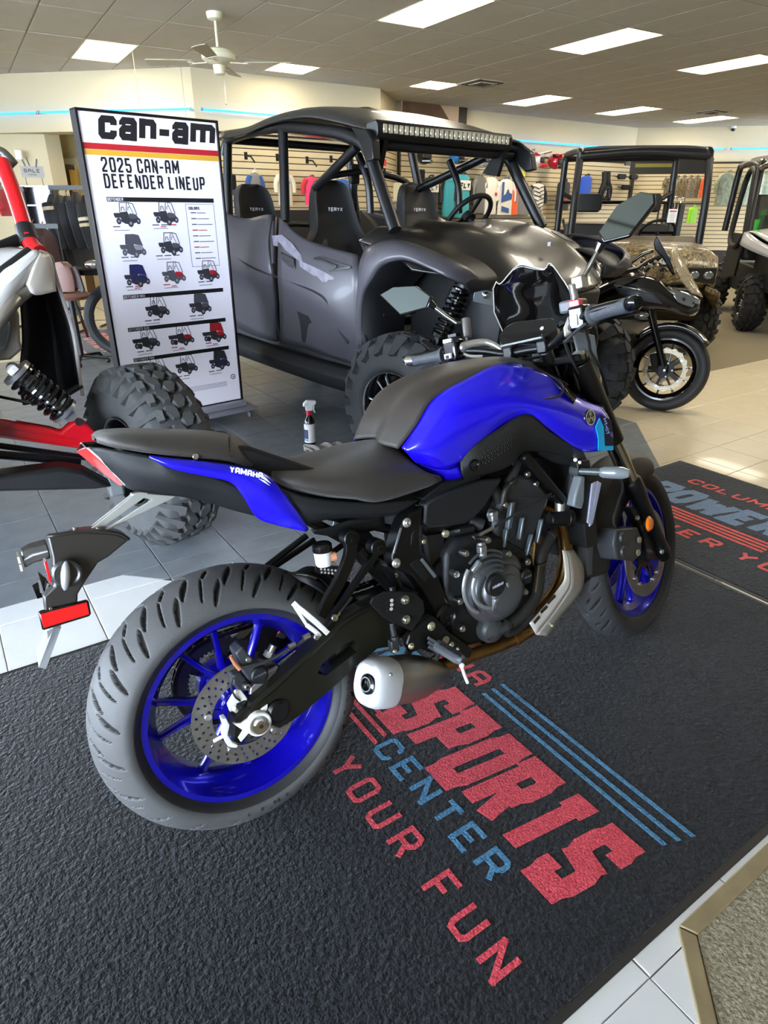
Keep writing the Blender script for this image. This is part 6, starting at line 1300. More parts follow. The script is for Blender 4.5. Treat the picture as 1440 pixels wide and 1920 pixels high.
# number plate hanger
b = M(); b.prism([V(p) for p in ((-.2352,-.03,.7792), (-.1242,-.03,.8387), (-.0775,-.03,.8241), (-.0497,-.03,.8157), (-.0639,-.03,.8098), (-.1787,-.03,.7804), (-.1956,-.03,.7713), (-.2013,-.03,.7772), (-.0978,-.03,.8184), (-.1123,-.03,.825), (-.2024,-.03,.7819), (-.216,-.03,.7732))], (0, .006, 0)); b.prism([V(p) for p in ((-.2337,.02,.7701), (-.1198,.02,.832), (-.1095,.02,.8298), (-.2246,.02,.7655))], (0, .006, 0)); b.beam((-.1187,-.03,.8353), (-.1134,.024,.8277), .03, .006, (0, 0, 1)); b.build('plate_stay', mat('stay_light_grey', 'b9bdb8', .35, metal=.5), BT, bevel=.0015)
HG = mat('hanger_black', '2a2825', .38, coat=.2)
hp = [(-.2975,-.05,.7951), (-.2384,-.05,.7897), (-.1808,-.05,.772), (-.1583,-.05,.7529), (-.2024,-.05,.729), (-.2237,-.05,.7215), (-.2535,-.05,.6901), (-.2712,-.05,.6699), (-.2745,-.05,.6541), (-.3328,-.05,.6539), (-.3291,-.05,.6834), (-.3068,-.05,.6973), (-.2984,-.05,.7531)]
b = M(); b.prism([V(p) for p in hp], (0, .028, 0)); hg = b.build('plate_hanger', HG, BT, bevel=.004, seg=3)
b = M(); b.patch([[(-.2976,-.055,.7963), (-.2388,-.055,.7909), (-.181,-.052,.7725), (-.1583,-.05,.7529)], [(-.2936,0,.7808), (-.2311,0,.7849), (-.1751,0,.7676), (-.1536,0,.745)], [(-.2927,.04,.7694), (-.2298,.04,.7762), (-.1733,.04,.7587), (-.1536,.03,.7382)]], 4, 4); b.build('hanger_cover', HG, hg, solid=.005)
for p in ((-.2472,-.054,.7864), (-.2072,-.054,.7762)): b = M(); b.bolt(V(p) + V(0, .018, .007), (0, -.2, 1), .005, .005); b.build('hanger_bolt', STEEL, hg)
b = M(); b.loft([[V(p) + V(0, y, z) for y, z in ((-.03, -.012), (.03, -.012), (.034, .006), (.02, .018), (-.02, .018), (-.034, .006))] for p in ((-.2994,.03,.7511), (-.328,.05,.7449), (-.3466,.06,.7362))]); li = b.build('left_indicator', HG, hg, bevel=.003)
b = M()
for dz in (.006, -.010): b.box(V((-.3487,.045,.7384)) + V(-.004, 0, dz), (.004, .045, .013))
b.build('indicator_lens', mat('pale_lens', 'd8d0b8', .2, coat=.6), li)
c_ = V((-.281,-.07,.7192)); b = M(); b.lathe([(.021, 0), (.019, .012), (.015, .05), (0, .05)][::-1], c_, (0, .9, .0), 24); ri_ = b.build('right_indicator', HG, hg)
b = M(); b.ball(c_ + V(-.004, -.002, 0), (.009, .013, .029), 20, 12, Matrix.Rotation(R(14), 3, 'Y')); b.build('indicator_lens', mat('silver_clear_lens', 'b4b8bc', .15, metal=.5, coat=1), ri_)
b = M(); b.torus(c_ + V(0, .004, .002), (.1, 1, 0), .022, .0055, 28, 8, ); b.build('indicator_shroud', mat('shroud_grey', '3a3c3d', .25, metal=.3), ri_)
b = M(); b.prism([V(p) for p in ((-.3135,-.03,.7436), (-.308,-.03,.7431), (-.3076,-.03,.7026), (-.3128,-.03,.6998))], (0, .03, 0)); b.build('plate_lamp', RLENS, hg, bevel=.001)
b = M(); b.prism([V(p) for p in ((-.327,-.01,.7213), (-.3163,-.01,.7061), (-.3131,-.01,.6907), (-.3139,-.01,.6651), (-.3258,-.01,.6755), (-.3259,-.01,.6967))], (0, .01, 0)); b.prism([V(p) for p in ((-.3418,.02,.6871), (-.3307,.02,.6905), (-.3296,.02,.6606), (-.3392,.02,.6601))], (0, .01, 0)); b.build('plate_bracket', GBLK, hg)
b = M(); b.beam((-.3282,-.01,.7074), (-.3302,-.01,.6813), .003, .012, (0, 1, 0)); b.beam((-.3153,-.02,.6976), (-.3211,-.02,.6838), .003, .010, (0, 1, 0)); b.cyl((-.3098,-.03,.6923), (-.2996,-.03,.6914), .009, 8); b.cyl((-.3125,-.03,.6842), (-.3045,-.03,.6818), .006, 8); b.build('bracket_screw', ALU, hg)
b = M(); b.prism([V(p) for p in ((-.3437,-.056,.6562), (-.3396,-.056,.6582), (-.2586,-.056,.6555), (-.2556,-.056,.6512), (-.2568,-.056,.6267), (-.2607,-.056,.6222), (-.3415,-.056,.6203), (-.3447,-.056,.6225))], (0, .010, 0)); rf = b.build('side_reflector', GBLK, BT, bevel=.002)
b = M(); b.prism([V(p) for p in ((-.3416,-.058,.654), (-.2594,-.058,.653), (-.2599,-.058,.6272), (-.3415,-.058,.6254))], (0, .004, 0)); b.build('reflector_lens', RLENS, rf, bevel=.001)
b = M(); b.beam(V((-.3219,-.04,.6145)) + V(0, .02, 0), (-.3623,-.02,.5338), .012, .002, (0, 1, 0)); b.prism([V(p) for p in ((-.3377,-.05,.6145), (-.3242,-.05,.6166), (-.3392,-.05,.5993))], (0, .003, 0)); b.prism([V(p) for p in ((-.3264,-.05,.6151), (-.3124,-.05,.6148), (-.3559,-.03,.5321), (-.3663,-.03,.5407))], (0, .08, 0)); b.build('number_plate_holder', mat('holder_aluminium', 'a4a8aa', .35, metal=.6), BT)
b = M(); b.bolt((-.322,-.053,.6581), (0, -1, 0), .003, .004); b.build('reflector_screw', STEEL, rf)
# hugger
b = M(); b.patch([[(.1737,-.03,.5813), (.2046,-.05,.5752), (.232,-.06,.5579), (.2616,-.06,.515)], [(.1915,0,.5651), (.2276,0,.5712), (.264,0,.5525), (.3056,0,.4977)], [(.2098,.04,.5487), (.2526,.05,.5507), (.2905,.06,.5285), (.3416,.06,.469)]], 4, 4); b.patch([[(.1714,-.035,.5806), (.1917,-.07,.5792), (.2197,-.08,.5606), (.2515,-.08,.5175)], [(.1788,-.06,.5697), (.1988,-.085,.5552), (.2207,-.09,.5341), (.2406,-.09,.5064)]], 4, 3); b.build('rear_hugger', MBLK, BT, solid=.004)
b = M(); b.prism([V(p) for p in ((.2253,-.06,.5893), (.2419,-.06,.5886), (.291,-.06,.572), (.2887,-.06,.555), (.2333,-.06,.567), (.2237,-.06,.5778))], (0, .004, 0)); o = b.build('perforated_guard', MBLK, BT)
b = M()
for k in range(9): q = V((.2371,-.062,.5811)).lerp(V((.2775,-.062,.5656)), (k % 5) / 4.5) + V(0, 0, -.008 * (k // 5)); b.cyl(q, q + V(0, -.001, 0), .0028, 10)
b.build('guard_hole', mat('hole_light', 'b8b4ac', .6), o)
# reservoir
c_ = V((.2186,-.125,.6351)); b = M(); b.lathe([(0, -.022), (.017, -.022), (.019, -.018), (.0205, .012), (0, .012)], c_, (0, 0, 1), 28); rs = b.build('brake_fluid_cup', mat('cloudy_plastic', 'd9dcde', .35, coat=.3), BT)
b = M(); b.lathe([(0, .011), (.0215, .011), (.0225, .014), (.0225, .026), (.019, .030), (0, .030)], c_, (0, 0, 1), 20); b.build('cup_lid', GBLK, rs)
b = M(); b.cyl(c_ + V(.012, -.010, -.004), c_ + V(.024, -.012, -.004), .010, 14); b.build('cup_clamp', mat('fluid_orange', 'd08a68', .4), rs); b = M(); b.beam(c_ + V(.018, 0, .0), c_ + V(.06, .01, .01), .012, .008); b.build('cup_bracket', PBLK, rs)
# passenger footrest hanger
def arm(pts, w0, w1, n, m, t=.012, y=None, parent=BT):
    b = M(); P = catmull(pts, 5); L = len(P); lft, rgt = [], []
    for i, p in enumerate(P):
        a = P[max(0, i - 1)]; c = P[min(L - 1, i + 1)]; d = (c - a); d.y = 0; d.normalize(); nn = V(-d.z, 0, d.x); w = (w0 + (w1 - w0) * i / (L - 1)) / 2; lft.append(p + nn * w); rgt.append(p - nn * w)
    o_ = V(0, t, 0)
    b.loft([[l, r, r + o_, l + o_] for l, r in zip(lft, rgt)]); return b.build(n, m, parent, bevel=.002)
for s in (-1,):
    a1_ = arm([(.2827,-.15,.6593), (.2688,-.16,.6264), (.2324,-.172,.5835), (.1968,-.182,.5535), (.168,-.19,.5241)], .030, .024, 'footrest_hanger', PBLK, .016)
    a2_ = arm([(.3527,-.145,.6218), (.3288,-.152,.6015), (.2777,-.165,.568), (.2295,-.178,.5355), (.1917,-.186,.5123)], .018, .010, 'footrest_hanger', PBLK, .014)
    for p in ((.2822,-.152,.6636), (.3503,-.147,.6242)): b = M(); b.cyl(V(p), V(p) + V(0, .03, 0), .020, 24, ch=.002); b.cyl(V(p) - V(0, .002, 0), V(p), .013, 20); b.bolt(V(p) - V(0, .002, 0), (0, -1, 0), .008, .004); b.build('hanger_boss', PBLK, a1_)
    b = M(); b.loft([[V(p) + V(x, y, z) for x, y, z in ((-.006, -.012, 0), (.004, -.012, .006), (.006, .012, .006), (-.004, .012, 0))] for p in ((.107,-.2,.5743), (.1184,-.205,.5602), (.1412,-.215,.5294), (.1621,-.215,.4989))]); b.beam((.1028,-.21,.5765), (.1225,-.21,.5291), .006, .006); b.tube([(.1225,-.21,.5291), (.1384,-.21,.5102), (.1489,-.21,.4954)], .005, 8); b.build('passenger_footrest', mat('bright_silver', 'd9d7d2', .3), BT, bevel=.001)
    b = M(); b.bolt((.1975,-.185,.5126), (0, -1, .3), .008, .008); b.bolt((.2133,-.17,.5125), (0, -1, .3), .006, .006); b.bolt((.1369,-.215,.499), (0, -1, 0), .006, .006); b.build('hanger_bolt', STEEL, a1_)
    b = M(); b.tube([(.2998,-.13,.6297), (.3261,-.13,.59), (.3632,-.12,.5433), (.396,-.12,.4991)], .016, 10); b.tube([(.3416,-.14,.5883), (.3778,-.135,.5567), (.3982,-.13,.5084)], .013, 10); b.build('frame_tube', PBLK, BT)
# frame side plate
for s in (-1, 1):
    f = lambda p: V(p[0], -s * p[1], p[2])
    fp_ = [(.4797,-.15,.6933), (.4453,-.15,.6856), (.4199,-.15,.6722), (.4051,-.15,.6459), (.38,-.15,.5947), (.3814,-.15,.5678), (.4006,-.15,.5516), (.4264,-.15,.536), (.4599,-.15,.4817), (.4861,-.15,.4193), (.4983,-.15,.3921), (.5202,-.15,.3759), (.5441,-.15,.3768), (.5504,-.15,.4101), (.5289,-.15,.4345), (.5164,-.15,.4787), (.5035,-.15,.5164), (.4835,-.15,.5581), (.4629,-.15,.5883), (.4641,-.15,.631)]
    b = M(); b.prism([f(p) for p in fp_], (0, -s * .045, 0)); fr = b.build('frame_plate', PBLK, BT, bevel=.006, seg=3)
    b = M(); b.prism([f(p) for p in ((.4268,-.1515,.5634), (.4539,-.1515,.5721), (.4798,-.1515,.5153), (.463,-.1515,.5064))], (0, -s * .004, 0)); b.build('plate_recess', MBLK, fr, bevel=.002); b = M(); b.prism([f(p) for p in ((.439,-.1515,.635), (.4507,-.1515,.6453), (.4465,-.1515,.6198), (.433,-.1515,.6074))], (0, -s * .004, 0)); b.build('plate_recess', MBLK, fr, bevel=.002)
    b = M(); b.beam(f((.4587,-.153,.5685)), f((.4944,-.153,.5115)), .008, .003, (0, 1, 0)); b.build('edge_highlight', mat('edge_glint', '80868c', .3, metal=.6), fr, bevel=.001); b = M(); b.beam(f((.4104,-.153,.6582)), f((.3834,-.153,.6024)), .006, .003, (0, 1, 0)); b.build('edge_highlight', mat('edge_glint', '80868c', .3, metal=.6), fr, bevel=.001)  # pale strips painted along the plate edges as highlights
    c_ = f((.5186,-.153,.401)); b = M(); b.lathe([(0, .002), (.012, .002), (.014, .006), (.018, .006), (.021, .010), (.026, .008), (.030, 0), (0, 0)][::-1], c_, (0, s, 0), 32); b.build('pivot_cap', PBLK, fr)
    b = M()
    for p in ((.4271,-.154,.6673), (.3874,-.154,.5778)): b.cyl(f(p) + V(0, -s * .004, 0), f(p) + V(0, s * .003, 0), .0115, 20, ch=.002); b.bolt(f(p) + V(0, s * .003, 0), (0, s, 0), .0075, .005)
    b.build('frame_bolt', SATAL, fr)
b = M(); hg_ = [(.2959,-.19,.53), (.3277,-.19,.5358), (.4071,-.19,.5101), (.4314,-.19,.4795), (.4316,-.19,.4506), (.3894,-.19,.415), (.3441,-.19,.4523), (.319,-.19,.474), (.2875,-.19,.5184)]; b.prism([V(p) for p in hg_], (0, .006, 0)); hgd = b.build('heel_guard', MBLK, BT, bevel=.002)
b = M()
for i, p in enumerate(((.3435,-.192,.5092), (.3423,-.192,.499), (.3398,-.192,.4892))): b.cyl(V(p), V(p) + V(0, .002, 0), .0042, 12)
b.build('guard_hole', mat('hole_light', 'b8b4ac', .6), hgd); b = M()
for i in range(12): p = V((.312,-.1915,.519)).lerp(V((.3664,-.1915,.4885)), (i % 4) / 3) + V(0, 0, -.011 * (i // 4)); b.cyl(p, p + V(0, .002, 0), .0036, 10)
b.build('guard_dimple', mat('deep_black', '050506', .6), hgd)
for p in ((.3785,-.193,.4998), (.3761,-.193,.4507)): b = M(); b.cyl(V(p) + V(0, .005, 0), V(p), .011, 20); b.bolt(p, (0, -1, 0), .008, .006); b.build('guard_bolt', STEEL, hgd)
# brake pedal assembly and rider's footrest
b = M(); b.prism([V(p) for p in ((.3919,-.175,.4002), (.4606,-.175,.4276), (.4782,-.175,.4104), (.5132,-.175,.3609), (.5795,-.175,.2926), (.5671,-.175,.2697), (.5146,-.175,.3013), (.454,-.175,.3265), (.421,-.175,.3501), (.3897,-.175,.3501), (.3801,-.175,.3763))], (0, .02, 0)); fb_ = b.build('footrest_bracket', PBLK, BT, bevel=.005)
b = M()
for p, r in (((.4558,-.178,.4005), .0115), ((.4949,-.178,.3495), .0105), ((.5116,-.178,.3317), .007), ((.3916,-.18,.3713), .008), ((.3447,-.18,.3742), .006), ((.5286,-.178,.3137), .004)): b.cyl(V(p) + V(0, .006, 0), V(p), r, 24, ch=.0015); b.bolt(V(p), (0, -1, 0), r * .6, .004)
b.build('bracket_bolt', mat('zinc_bolt', 'c2bfa4', .35, metal=.8), fb_)
b = M(); b.cyl((.35,-.17,.4432), (.3522,-.17,.4094), .007, 12); b.cyl((.3536,-.17,.4089), (.3545,-.17,.3905), .010, 12); b.box((.348,-.17,.3859), (.02, .018, .03)); b.cyl((.3516,-.17,.4041), (.3519,-.17,.3942), .0045, 8); b.tube([(.3644,-.16,.421), (.3731,-.15,.4673), (.3776,-.14,.5175)], .008, 10); b.build('brake_master_cylinder', ENG, BT, bevel=.002)
p0, p1 = V((.4591,-.185,.3547)), V((.4786,-.262,.3329)); b = M(); d = (p1 - p0).normalized(); x_, y_, z_ = frame(d); b.loft([[p0.lerp(p1, u) + x_ * a * w + y_ * c * .010 for a, c in ((-1, -.6), (-.6, -1), (.6, -1), (1, -.6), (1, .6), (.6, 1), (-.6, 1), (-1, .6))] for u, w in ((0, .012), (.12, .016), (.8, .015), (.96, .011), (1.0, .007))]); pg = b.build('rider_footrest', mat('footrest_grey', '6d7278', .35, metal=.5), BT)
b = M()
for k in (-1, 0, 1): b.tube([p0.lerp(p1, .15) + x_ * .006 * k + y_ * .0104 * (1 if y_.z > 0 else -1), p0.lerp(p1, .88) + x_ * .005 * k + y_ * .0104 * (1 if y_.z > 0 else -1)], .0022, 6)
b.build('footrest_rubber', RUB, pg)
b = M()
for k in range(3): b.beam(V((.4333,-.19,.373)) + V(.0, 0, .010 - k * .012), V((.4611,-.19,.3473)) + V(0, 0, .010 - k * .012), .003, .007)
b.build('footrest_spring_clip', mat('footrest_grey', '6d7278', .35), pg)
b = M(); b.tube([(.4743,-.262,.3204), (.4803,-.262,.2954), (.4881,-.262,.2722)], .0042, 12); b.ball((.4746,-.262,.3231), .007, 12, 8); b.build('feeler_pin', WHT, pg)

# ---- engine
def poly_block(pts, y, t, name, m, bev=.006, parent=BT): b = M(); b.prism([V(p[0], y, p[2]) for p in pts], (0, t, 0)); return b.build(name, m, parent, bevel=bev, seg=2)
crank = poly_block([(.5368,-.15,.5574), (.576,-.15,.5888), (.6527,-.15,.5834), (.7313,-.15,.5489), (.8267,-.15,.4786), (.842,-.15,.3804), (.7937,-.15,.2997), (.7137,-.15,.2709), (.5852,-.15,.2853), (.5285,-.15,.3359), (.5218,-.15,.4483)], -.145, .29, 'crankcase', CASE, .012)
cyl_ = poly_block([(.71,-.14,.616), (.7653,-.14,.681), (.7949,-.14,.7091), (.851,-.14,.6921), (.9134,-.14,.6257), (.876,-.14,.5525), (.8327,-.14,.4806), (.7667,-.14,.4848), (.7034,-.14,.5465)], -.135, .27, 'cylinder_head', ENG, .014)
b = M()
for p, q, w in (((.7619,-.137,.641), (.7446,-.137,.5721), .02), ((.7967,-.137,.592), (.78,-.137,.5334), .013), ((.8638,-.137,.57), (.8429,-.137,.508), .012), ((.8247,-.137,.5372), (.8022,-.137,.482), .012), ((.7373,-.137,.5739), (.7249,-.137,.5254), .012)): b.loft([[V(c_) + V(a * w / 2, y, 0) for a, y in ((-1, 0), (-.6, -.014), (.6, -.014), (1, 0))] for c_ in (p, q)])
b.build('cylinder_rib', mat('rib_grey', '5c6468', .35, metal=.6), cyl_, bevel=.003)
b = M()
for p in ((.819,-.14,.7029), (.848,-.14,.6709), (.7369,-.14,.6385), (.7584,-.14,.6881)): b.bolt(p, (0, -1, 0), .008, .009)
b.build('head_bolt', STEEL, cyl_)
# clutch cover: stepped dome
cc = V((.6774,-.15,.4301)); rx = .085
def dome(pr, name, m, parent=BT, c=cc, n=56, sx=1.0, sz=1.12, axis=(0, -1, 0)):
    b = M(); b.lathe(pr, (0, 0, 0), axis, n); b.v = [(v[0] * sx + c[0], v[1] + c[1], v[2] * sz + c[2]) for v in b.v]; return b.build(name, m, parent, sharp=45)
cv = dome([(.098, 0), (.098, .010), (.090, .014), (.084, .030), (.076, .036), (.070, .036), (.066, .046), (.054, .052), (.050, .052), (.046, .060), (.030, .063), (0, .063)], 'clutch_cover', mat('clutch_cover_grey', '606366', .34, metal=.65, bump=.2, bscale=600), sz=1.0)
c2 = V((.6353,-.213,.4644)); b = M(); b.lathe([(0, .004), (.026, .004), (.029, .001), (.029, -.010), (0, -.010)][::-1], c2, (0, -1, 0), 36); cap_ = b.build('cover_badge', CASE, cv); b = M(); strokes(b, 'YAMAHA', c2 + V(-.018, -.0045, -.004), (1, 0, .10), (-.1, 0, 1), .0075, .0052, .0014, .15, .2); b.build('badge_lettering', INKL, cap_)
for k in range(5):
    r = .040 + .0105 * k; b = M(); b.tube([c2 + V(r * math.cos(R(t)), .004 + .008 * k, r * math.sin(R(t))) for t in range(50, 136, 10)], .0038, 8); b.build('cooling_rib', MATS['clutch_cover_grey'], cv)
for r, a0, a1, yy in ((.062, 150, 265, .016), (.080, 140, 250, .030)): b = M(); b.tube([c2 + V(r * math.cos(R(t)), yy, r * math.sin(R(t))) for t in range(a0, a1, 10)], .0055, 8); b.build('cover_step', mat('rib_light', '9da1a3', .35, metal=.7), cv)
for a, q in (((.6064,-.19,.5316), (.5833,-.185,.5086)), ((.6949,-.2,.4617), (.6673,-.21,.4538)), ((.6337,-.21,.4293), (.6342,-.19,.3875))): b = M(); b.beam(a, q, .014, .012, (0, 1, 0)); b.build('cover_web', MATS['rib_light'], cv, bevel=.003)
for p in ((.5806,-.17,.5532), (.5496,-.166,.506), (.555,-.166,.4314), (.5555,-.166,.3563), (.6619,-.175,.3643), (.7743,-.165,.3898), (.7883,-.165,.4716), (.7183,-.17,.5145), (.6563,-.165,.5673)): b = M(); b.cyl(V(p) + V(0, .02, 0), V(p), .0085, 16); b.bolt(p, (0, -1, 0), .006, .006, False); b.build('cover_bolt', STEEL, cv)
b = M(); b.cyl((.6335,-.165,.5661), (.6236,-.18,.5342), .011, 14); b.box((.6259,-.175,.5535), (.02, .02, .02)); b.build('oil_filler', ALU, cv, bevel=.003)
c3 = V((.7488,-.195,.4504)); b = M(); b.lathe([(0, .008), (.017, .008), (.020, .004), (.021, -.045), (0, -.045)][::-1], c3, (0, -1, 0), 30); tc_ = b.build('timing_cap', CASE, BT); b = M(); strokes(b, 'YAMAHA', c3 + V(-.012, -.009, -.002), (1, 0, .1), (-.1, 0, 1), .005, .0035, .0009, .15, .2); b.build('badge_lettering', INKG, tc_)
# water pump and hoses
c4 = V((.6511,-.165,.3201)); b = M(); b.lathe([(0, .024), (.012, .022), (.022, .016), (.030, .012), (.034, .004), (.036, 0), (.036, -.02), (0, -.02)][::-1], c4, (0, -1, 0), 32); wp = b.build('water_pump', mat('pump_grey', '4f5254', .4, metal=.5), BT)
b = M(); b.cyl(c4 + V(.0, -.012, .0), V((.7092,-.175,.321)), .013, 20)
for a in (90, 210, 330): b.beam(c4 + V(0, -.018, 0), c4 + V(.03 * math.cos(R(a)), -.012, .03 * math.sin(R(a))), .005, .010, (0, 1, 0))
b.build('pump_outlet', MATS['pump_grey'], wp)
HOSE = mat('coolant_hose', '1c1b18', .55, bump=.3); b = M(); b.tube([(.7037,-.175,.3228), (.7394,-.178,.3321), (.7693,-.178,.3489), (.8037,-.172,.3704), (.8241,-.165,.4028), (.8396,-.155,.436), (.8635,-.145,.4751), (.9172,-.13,.5123)], .0165, 16, smooth=5); hs = b.build('coolant_hose', HOSE, BT)
b = M(); b.tube([(.7014,-.165,.2919), (.7395,-.165,.2882), (.7798,-.165,.3095), (.8017,-.16,.3325)], .010, 12, smooth=4); b.build('coolant_hose', HOSE, BT)
for p, q in (((.6879,-.176,.3239), (.6972,-.176,.3238)), ((.8445,-.153,.4559), (.8461,-.153,.4461)), ((.9005,-.134,.508), (.9109,-.132,.5112))): b = M(); b.cyl(V(p), V(q), .0185, 20); b.build('hose_clamp', mat('clamp_dark', '4a4a48', .3, metal=.8), hs)
b = M(); b.tube([V((.7871,-.19,.3935)), V((.8119,-.18,.4598))], .0018, 6); b.build('hose_highlight_strip', mat('hose_glint', 'a08a55', .3, metal=.9), hs)  # brassy strip stands in for a highlight on the hose
for pts, r in (([(1.0287,-.11,.6863), (1.0135,-.115,.6436), (.9895,-.12,.5949), (.9716,-.12,.5677)], .016), ([(.7036,-.1,.6979), (.7213,-.12,.683), (.7368,-.12,.6437)], .014), ([(.8175,-.12,.7423), (.7877,-.13,.7135), (.7585,-.13,.6909)], .010), ([(.7773,-.14,.6956), (.7403,-.145,.6757), (.7316,-.14,.6411)], .008)): b = M(); b.tube(pts, r, 12, smooth=5); b.build('coolant_hose', HOSE, BT)
b = M(); b.cyl((.9066,-.13,.5553), (.9641,-.15,.5486), .021, 24); b.cyl((.9516,-.15,.5516), (.9671,-.155,.5489), .024, 24); b.build('crash_bung', PBLK, BT, bevel=.002); b = M(); b.cyl((.9665,-.1555,.5491), (.9681,-.156,.5488), .014, 20); b.build('bung_hole', mat('deep_black', '050506', .6), BT)
b = M(); b.cyl((.96,-.12,.5968), (.9536,-.125,.565), .014, 20); b.build('frame_mount', SATAL, BT)
for s in (-1, 1):
    f = lambda p: V(p[0], -s * p[1], p[2]); b = M(); b.beam(f((.7994,-.15,.7602)), f((.9577,-.13,.596)), .026, .028, (0, 1, 0)); b.build('frame_spar', PBLK, BT, bevel=.008, seg=3)
    b = M(); b.patch([[f((.8567,-.13,.7648)), f((.9342,-.13,.7363)), f((1.0478,-.13,.7004))], [f((.8734,-.12,.7464)), f((.9434,-.12,.7068)), f((1.0263,-.12,.6849))]], 3, 3); b.build('inner_fairing', COWL, BT, solid=.006)
b = M(); b.tube([(.8953,-.15,.6343), (.8203,-.16,.6246), (.7399,-.165,.6109), (.667,-.165,.5944), (.6115,-.16,.5834)], .0035, 8, smooth=6); b.tube([(.909,-.15,.6253), (.842,-.158,.634), (.7793,-.155,.6517)], .0018, 6, smooth=5); b.build('clutch_cable', RUB, BT)
b = M(); b.tube([(.6769,-.166,.5964), (.6299,-.163,.5878)], .005, 10); b.cyl((.6134,-.162,.5847), (.6098,-.162,.5828), .007, 10); b.build('cable_adjuster', STEEL, BT)
b = M(); b.cyl((.6923,-.13,.624), (.6995,-.15,.6175), .014, 16); b.box((.6889,-.15,.62), (.02, .02, .026)); b.cyl((.6774,-.16,.6303), (.6732,-.165,.6323), .006, 12); b.build('idle_sensor', ALU, BT, bevel=.004)
b = M(); b.box((.72, 0, .655), (.22, .2, .14)); b.box((.60, 0, .60), (.2, .2, .2)); b.build('throttle_bodies', DKP, BT, bevel=.02)
b = M(); b.cyl((.6522,-.1,.609), (.6788,-.12,.5921), .02, 16); b.tube([(.5729,-.1,.5926), (.6004,-.12,.5972), (.6434,-.12,.5936)], .012, 10); b.prism([V(p) for p in ((.5019,-.12,.608), (.5585,-.12,.6006), (.542,-.12,.5485), (.5069,-.12,.527))], (0, .02, 0)); b.build('engine_bracket', DKP, BT)
b = M(); b.bolt((.5497,-.13,.605), (0, -1, 0), .010, .008); b.bolt((.4764,-.14,.6054), (0, -1, 0), .006, .006); b.bolt((.3882,-.14,.5443), (0, -1, 0), .006, .006); b.build('engine_bolt', mat('zinc_bolt', 'c2bfa4', .35), BT)
b = M(); b.prism([(x, -.11, z) for x, z in ((.42, .40), (.46, .30), (.62, .27), (.80, .28), (.88, .36), (.80, .42))], (0, .22, 0)); b.build('sump', CASE, BT, bevel=.02)
# exhaust
b = M(); b.tube([(.86, -.04, .60), (.99, -.06, .55), (1.03, -.07, .42), (.98, -.08, .31), (.84, -.09, .25), (.66, -.10, .235)], .021, 16, smooth=6); b.tube([(.86, .06, .60), (1.0, .06, .55), (1.04, .05, .42), (.98, .03, .30), (.84, -.02, .24), (.66, -.06, .225)], .021, 16, smooth=6); b.build('exhaust_header', GOLD, BT)
b = M(); b.tube([(.831,-.13,.2506), (.7567,-.14,.2504), (.6789,-.145,.2542), (.591,-.14,.2558), (.5122,-.14,.2605), (.4779,-.14,.2582)], .018, 16, smooth=5); b.cyl((.7648,-.14,.2525), (.7449,-.14,.2497), .0215, 20); b.build('link_pipe', GOLD, BT)
m0, m1_ = V((.3062,-.185,.3126)), V((.4949,-.145,.2446)); d = m1_ - m0; L_ = d.length; x_, y_, z_ = frame(d, (0, 0, 1))
def oval(u, w, h, dz=0): c_ = m0 + d * u; return [c_ + x_ * (w * math.copysign(abs(math.cos(t)) ** .75, math.cos(t))) + y_ * (h * math.copysign(abs(math.sin(t)) ** .75, math.sin(t)) + dz) for t in [2 * math.pi * k / 36 for k in range(36)]]
b = M(); b.loft([oval(u, w, h) for u, w, h in ((0, .049, .054), (.1, .050, .056), (.35, .050, .056), (.6, .046, .050), (.82, .036, .038), (.98, .026, .027), (1.05, .020, .020))]); mf = b.build('muffler', MUFF, BT, sharp=50)
b = M(); b.loft([oval(u, w, h) for u, w, h in ((.03, .052, .0575), (-.06, .053, .0585), (-.20, .050, .056), (-.27, .046, .051), (-.30, .040, .045), (-.285, .030, .034), (-.26, .020, .022))], caps=False); mc_ = b.build('muffler_end_cap', WCAP, mf, sharp=60)
c_ = m0 - d * .26; b = M(); b.lathe([(.021, .0), (.023, -.006), (.016, -.010), (.014, -.004), (.014, .03), (0, .03)], c_, d, 30); b.build('muffler_outlet', GBLK, mc_); b = M(); b.torus(c_ - d.normalized() * .009, d, .0158, .0016, 28, 6); b.build('outlet_ring', STEEL, mc_)
b = M()
for p in ((.4137,-.19,.2883), (.4839,-.16,.2463), (.3585,-.19,.2552), (.293,-.24,.36), (.2796,-.22,.2838)): b.ball(p, .0045, 10, 6)
b.build('muffler_rivet', STEEL, mf)
b = M(); b.beam((.4454,-.15,.2884), (.479,-.15,.2938), .02, .006, (0, 1, 0)); b.build('muffler_strap', MUFF, mf)
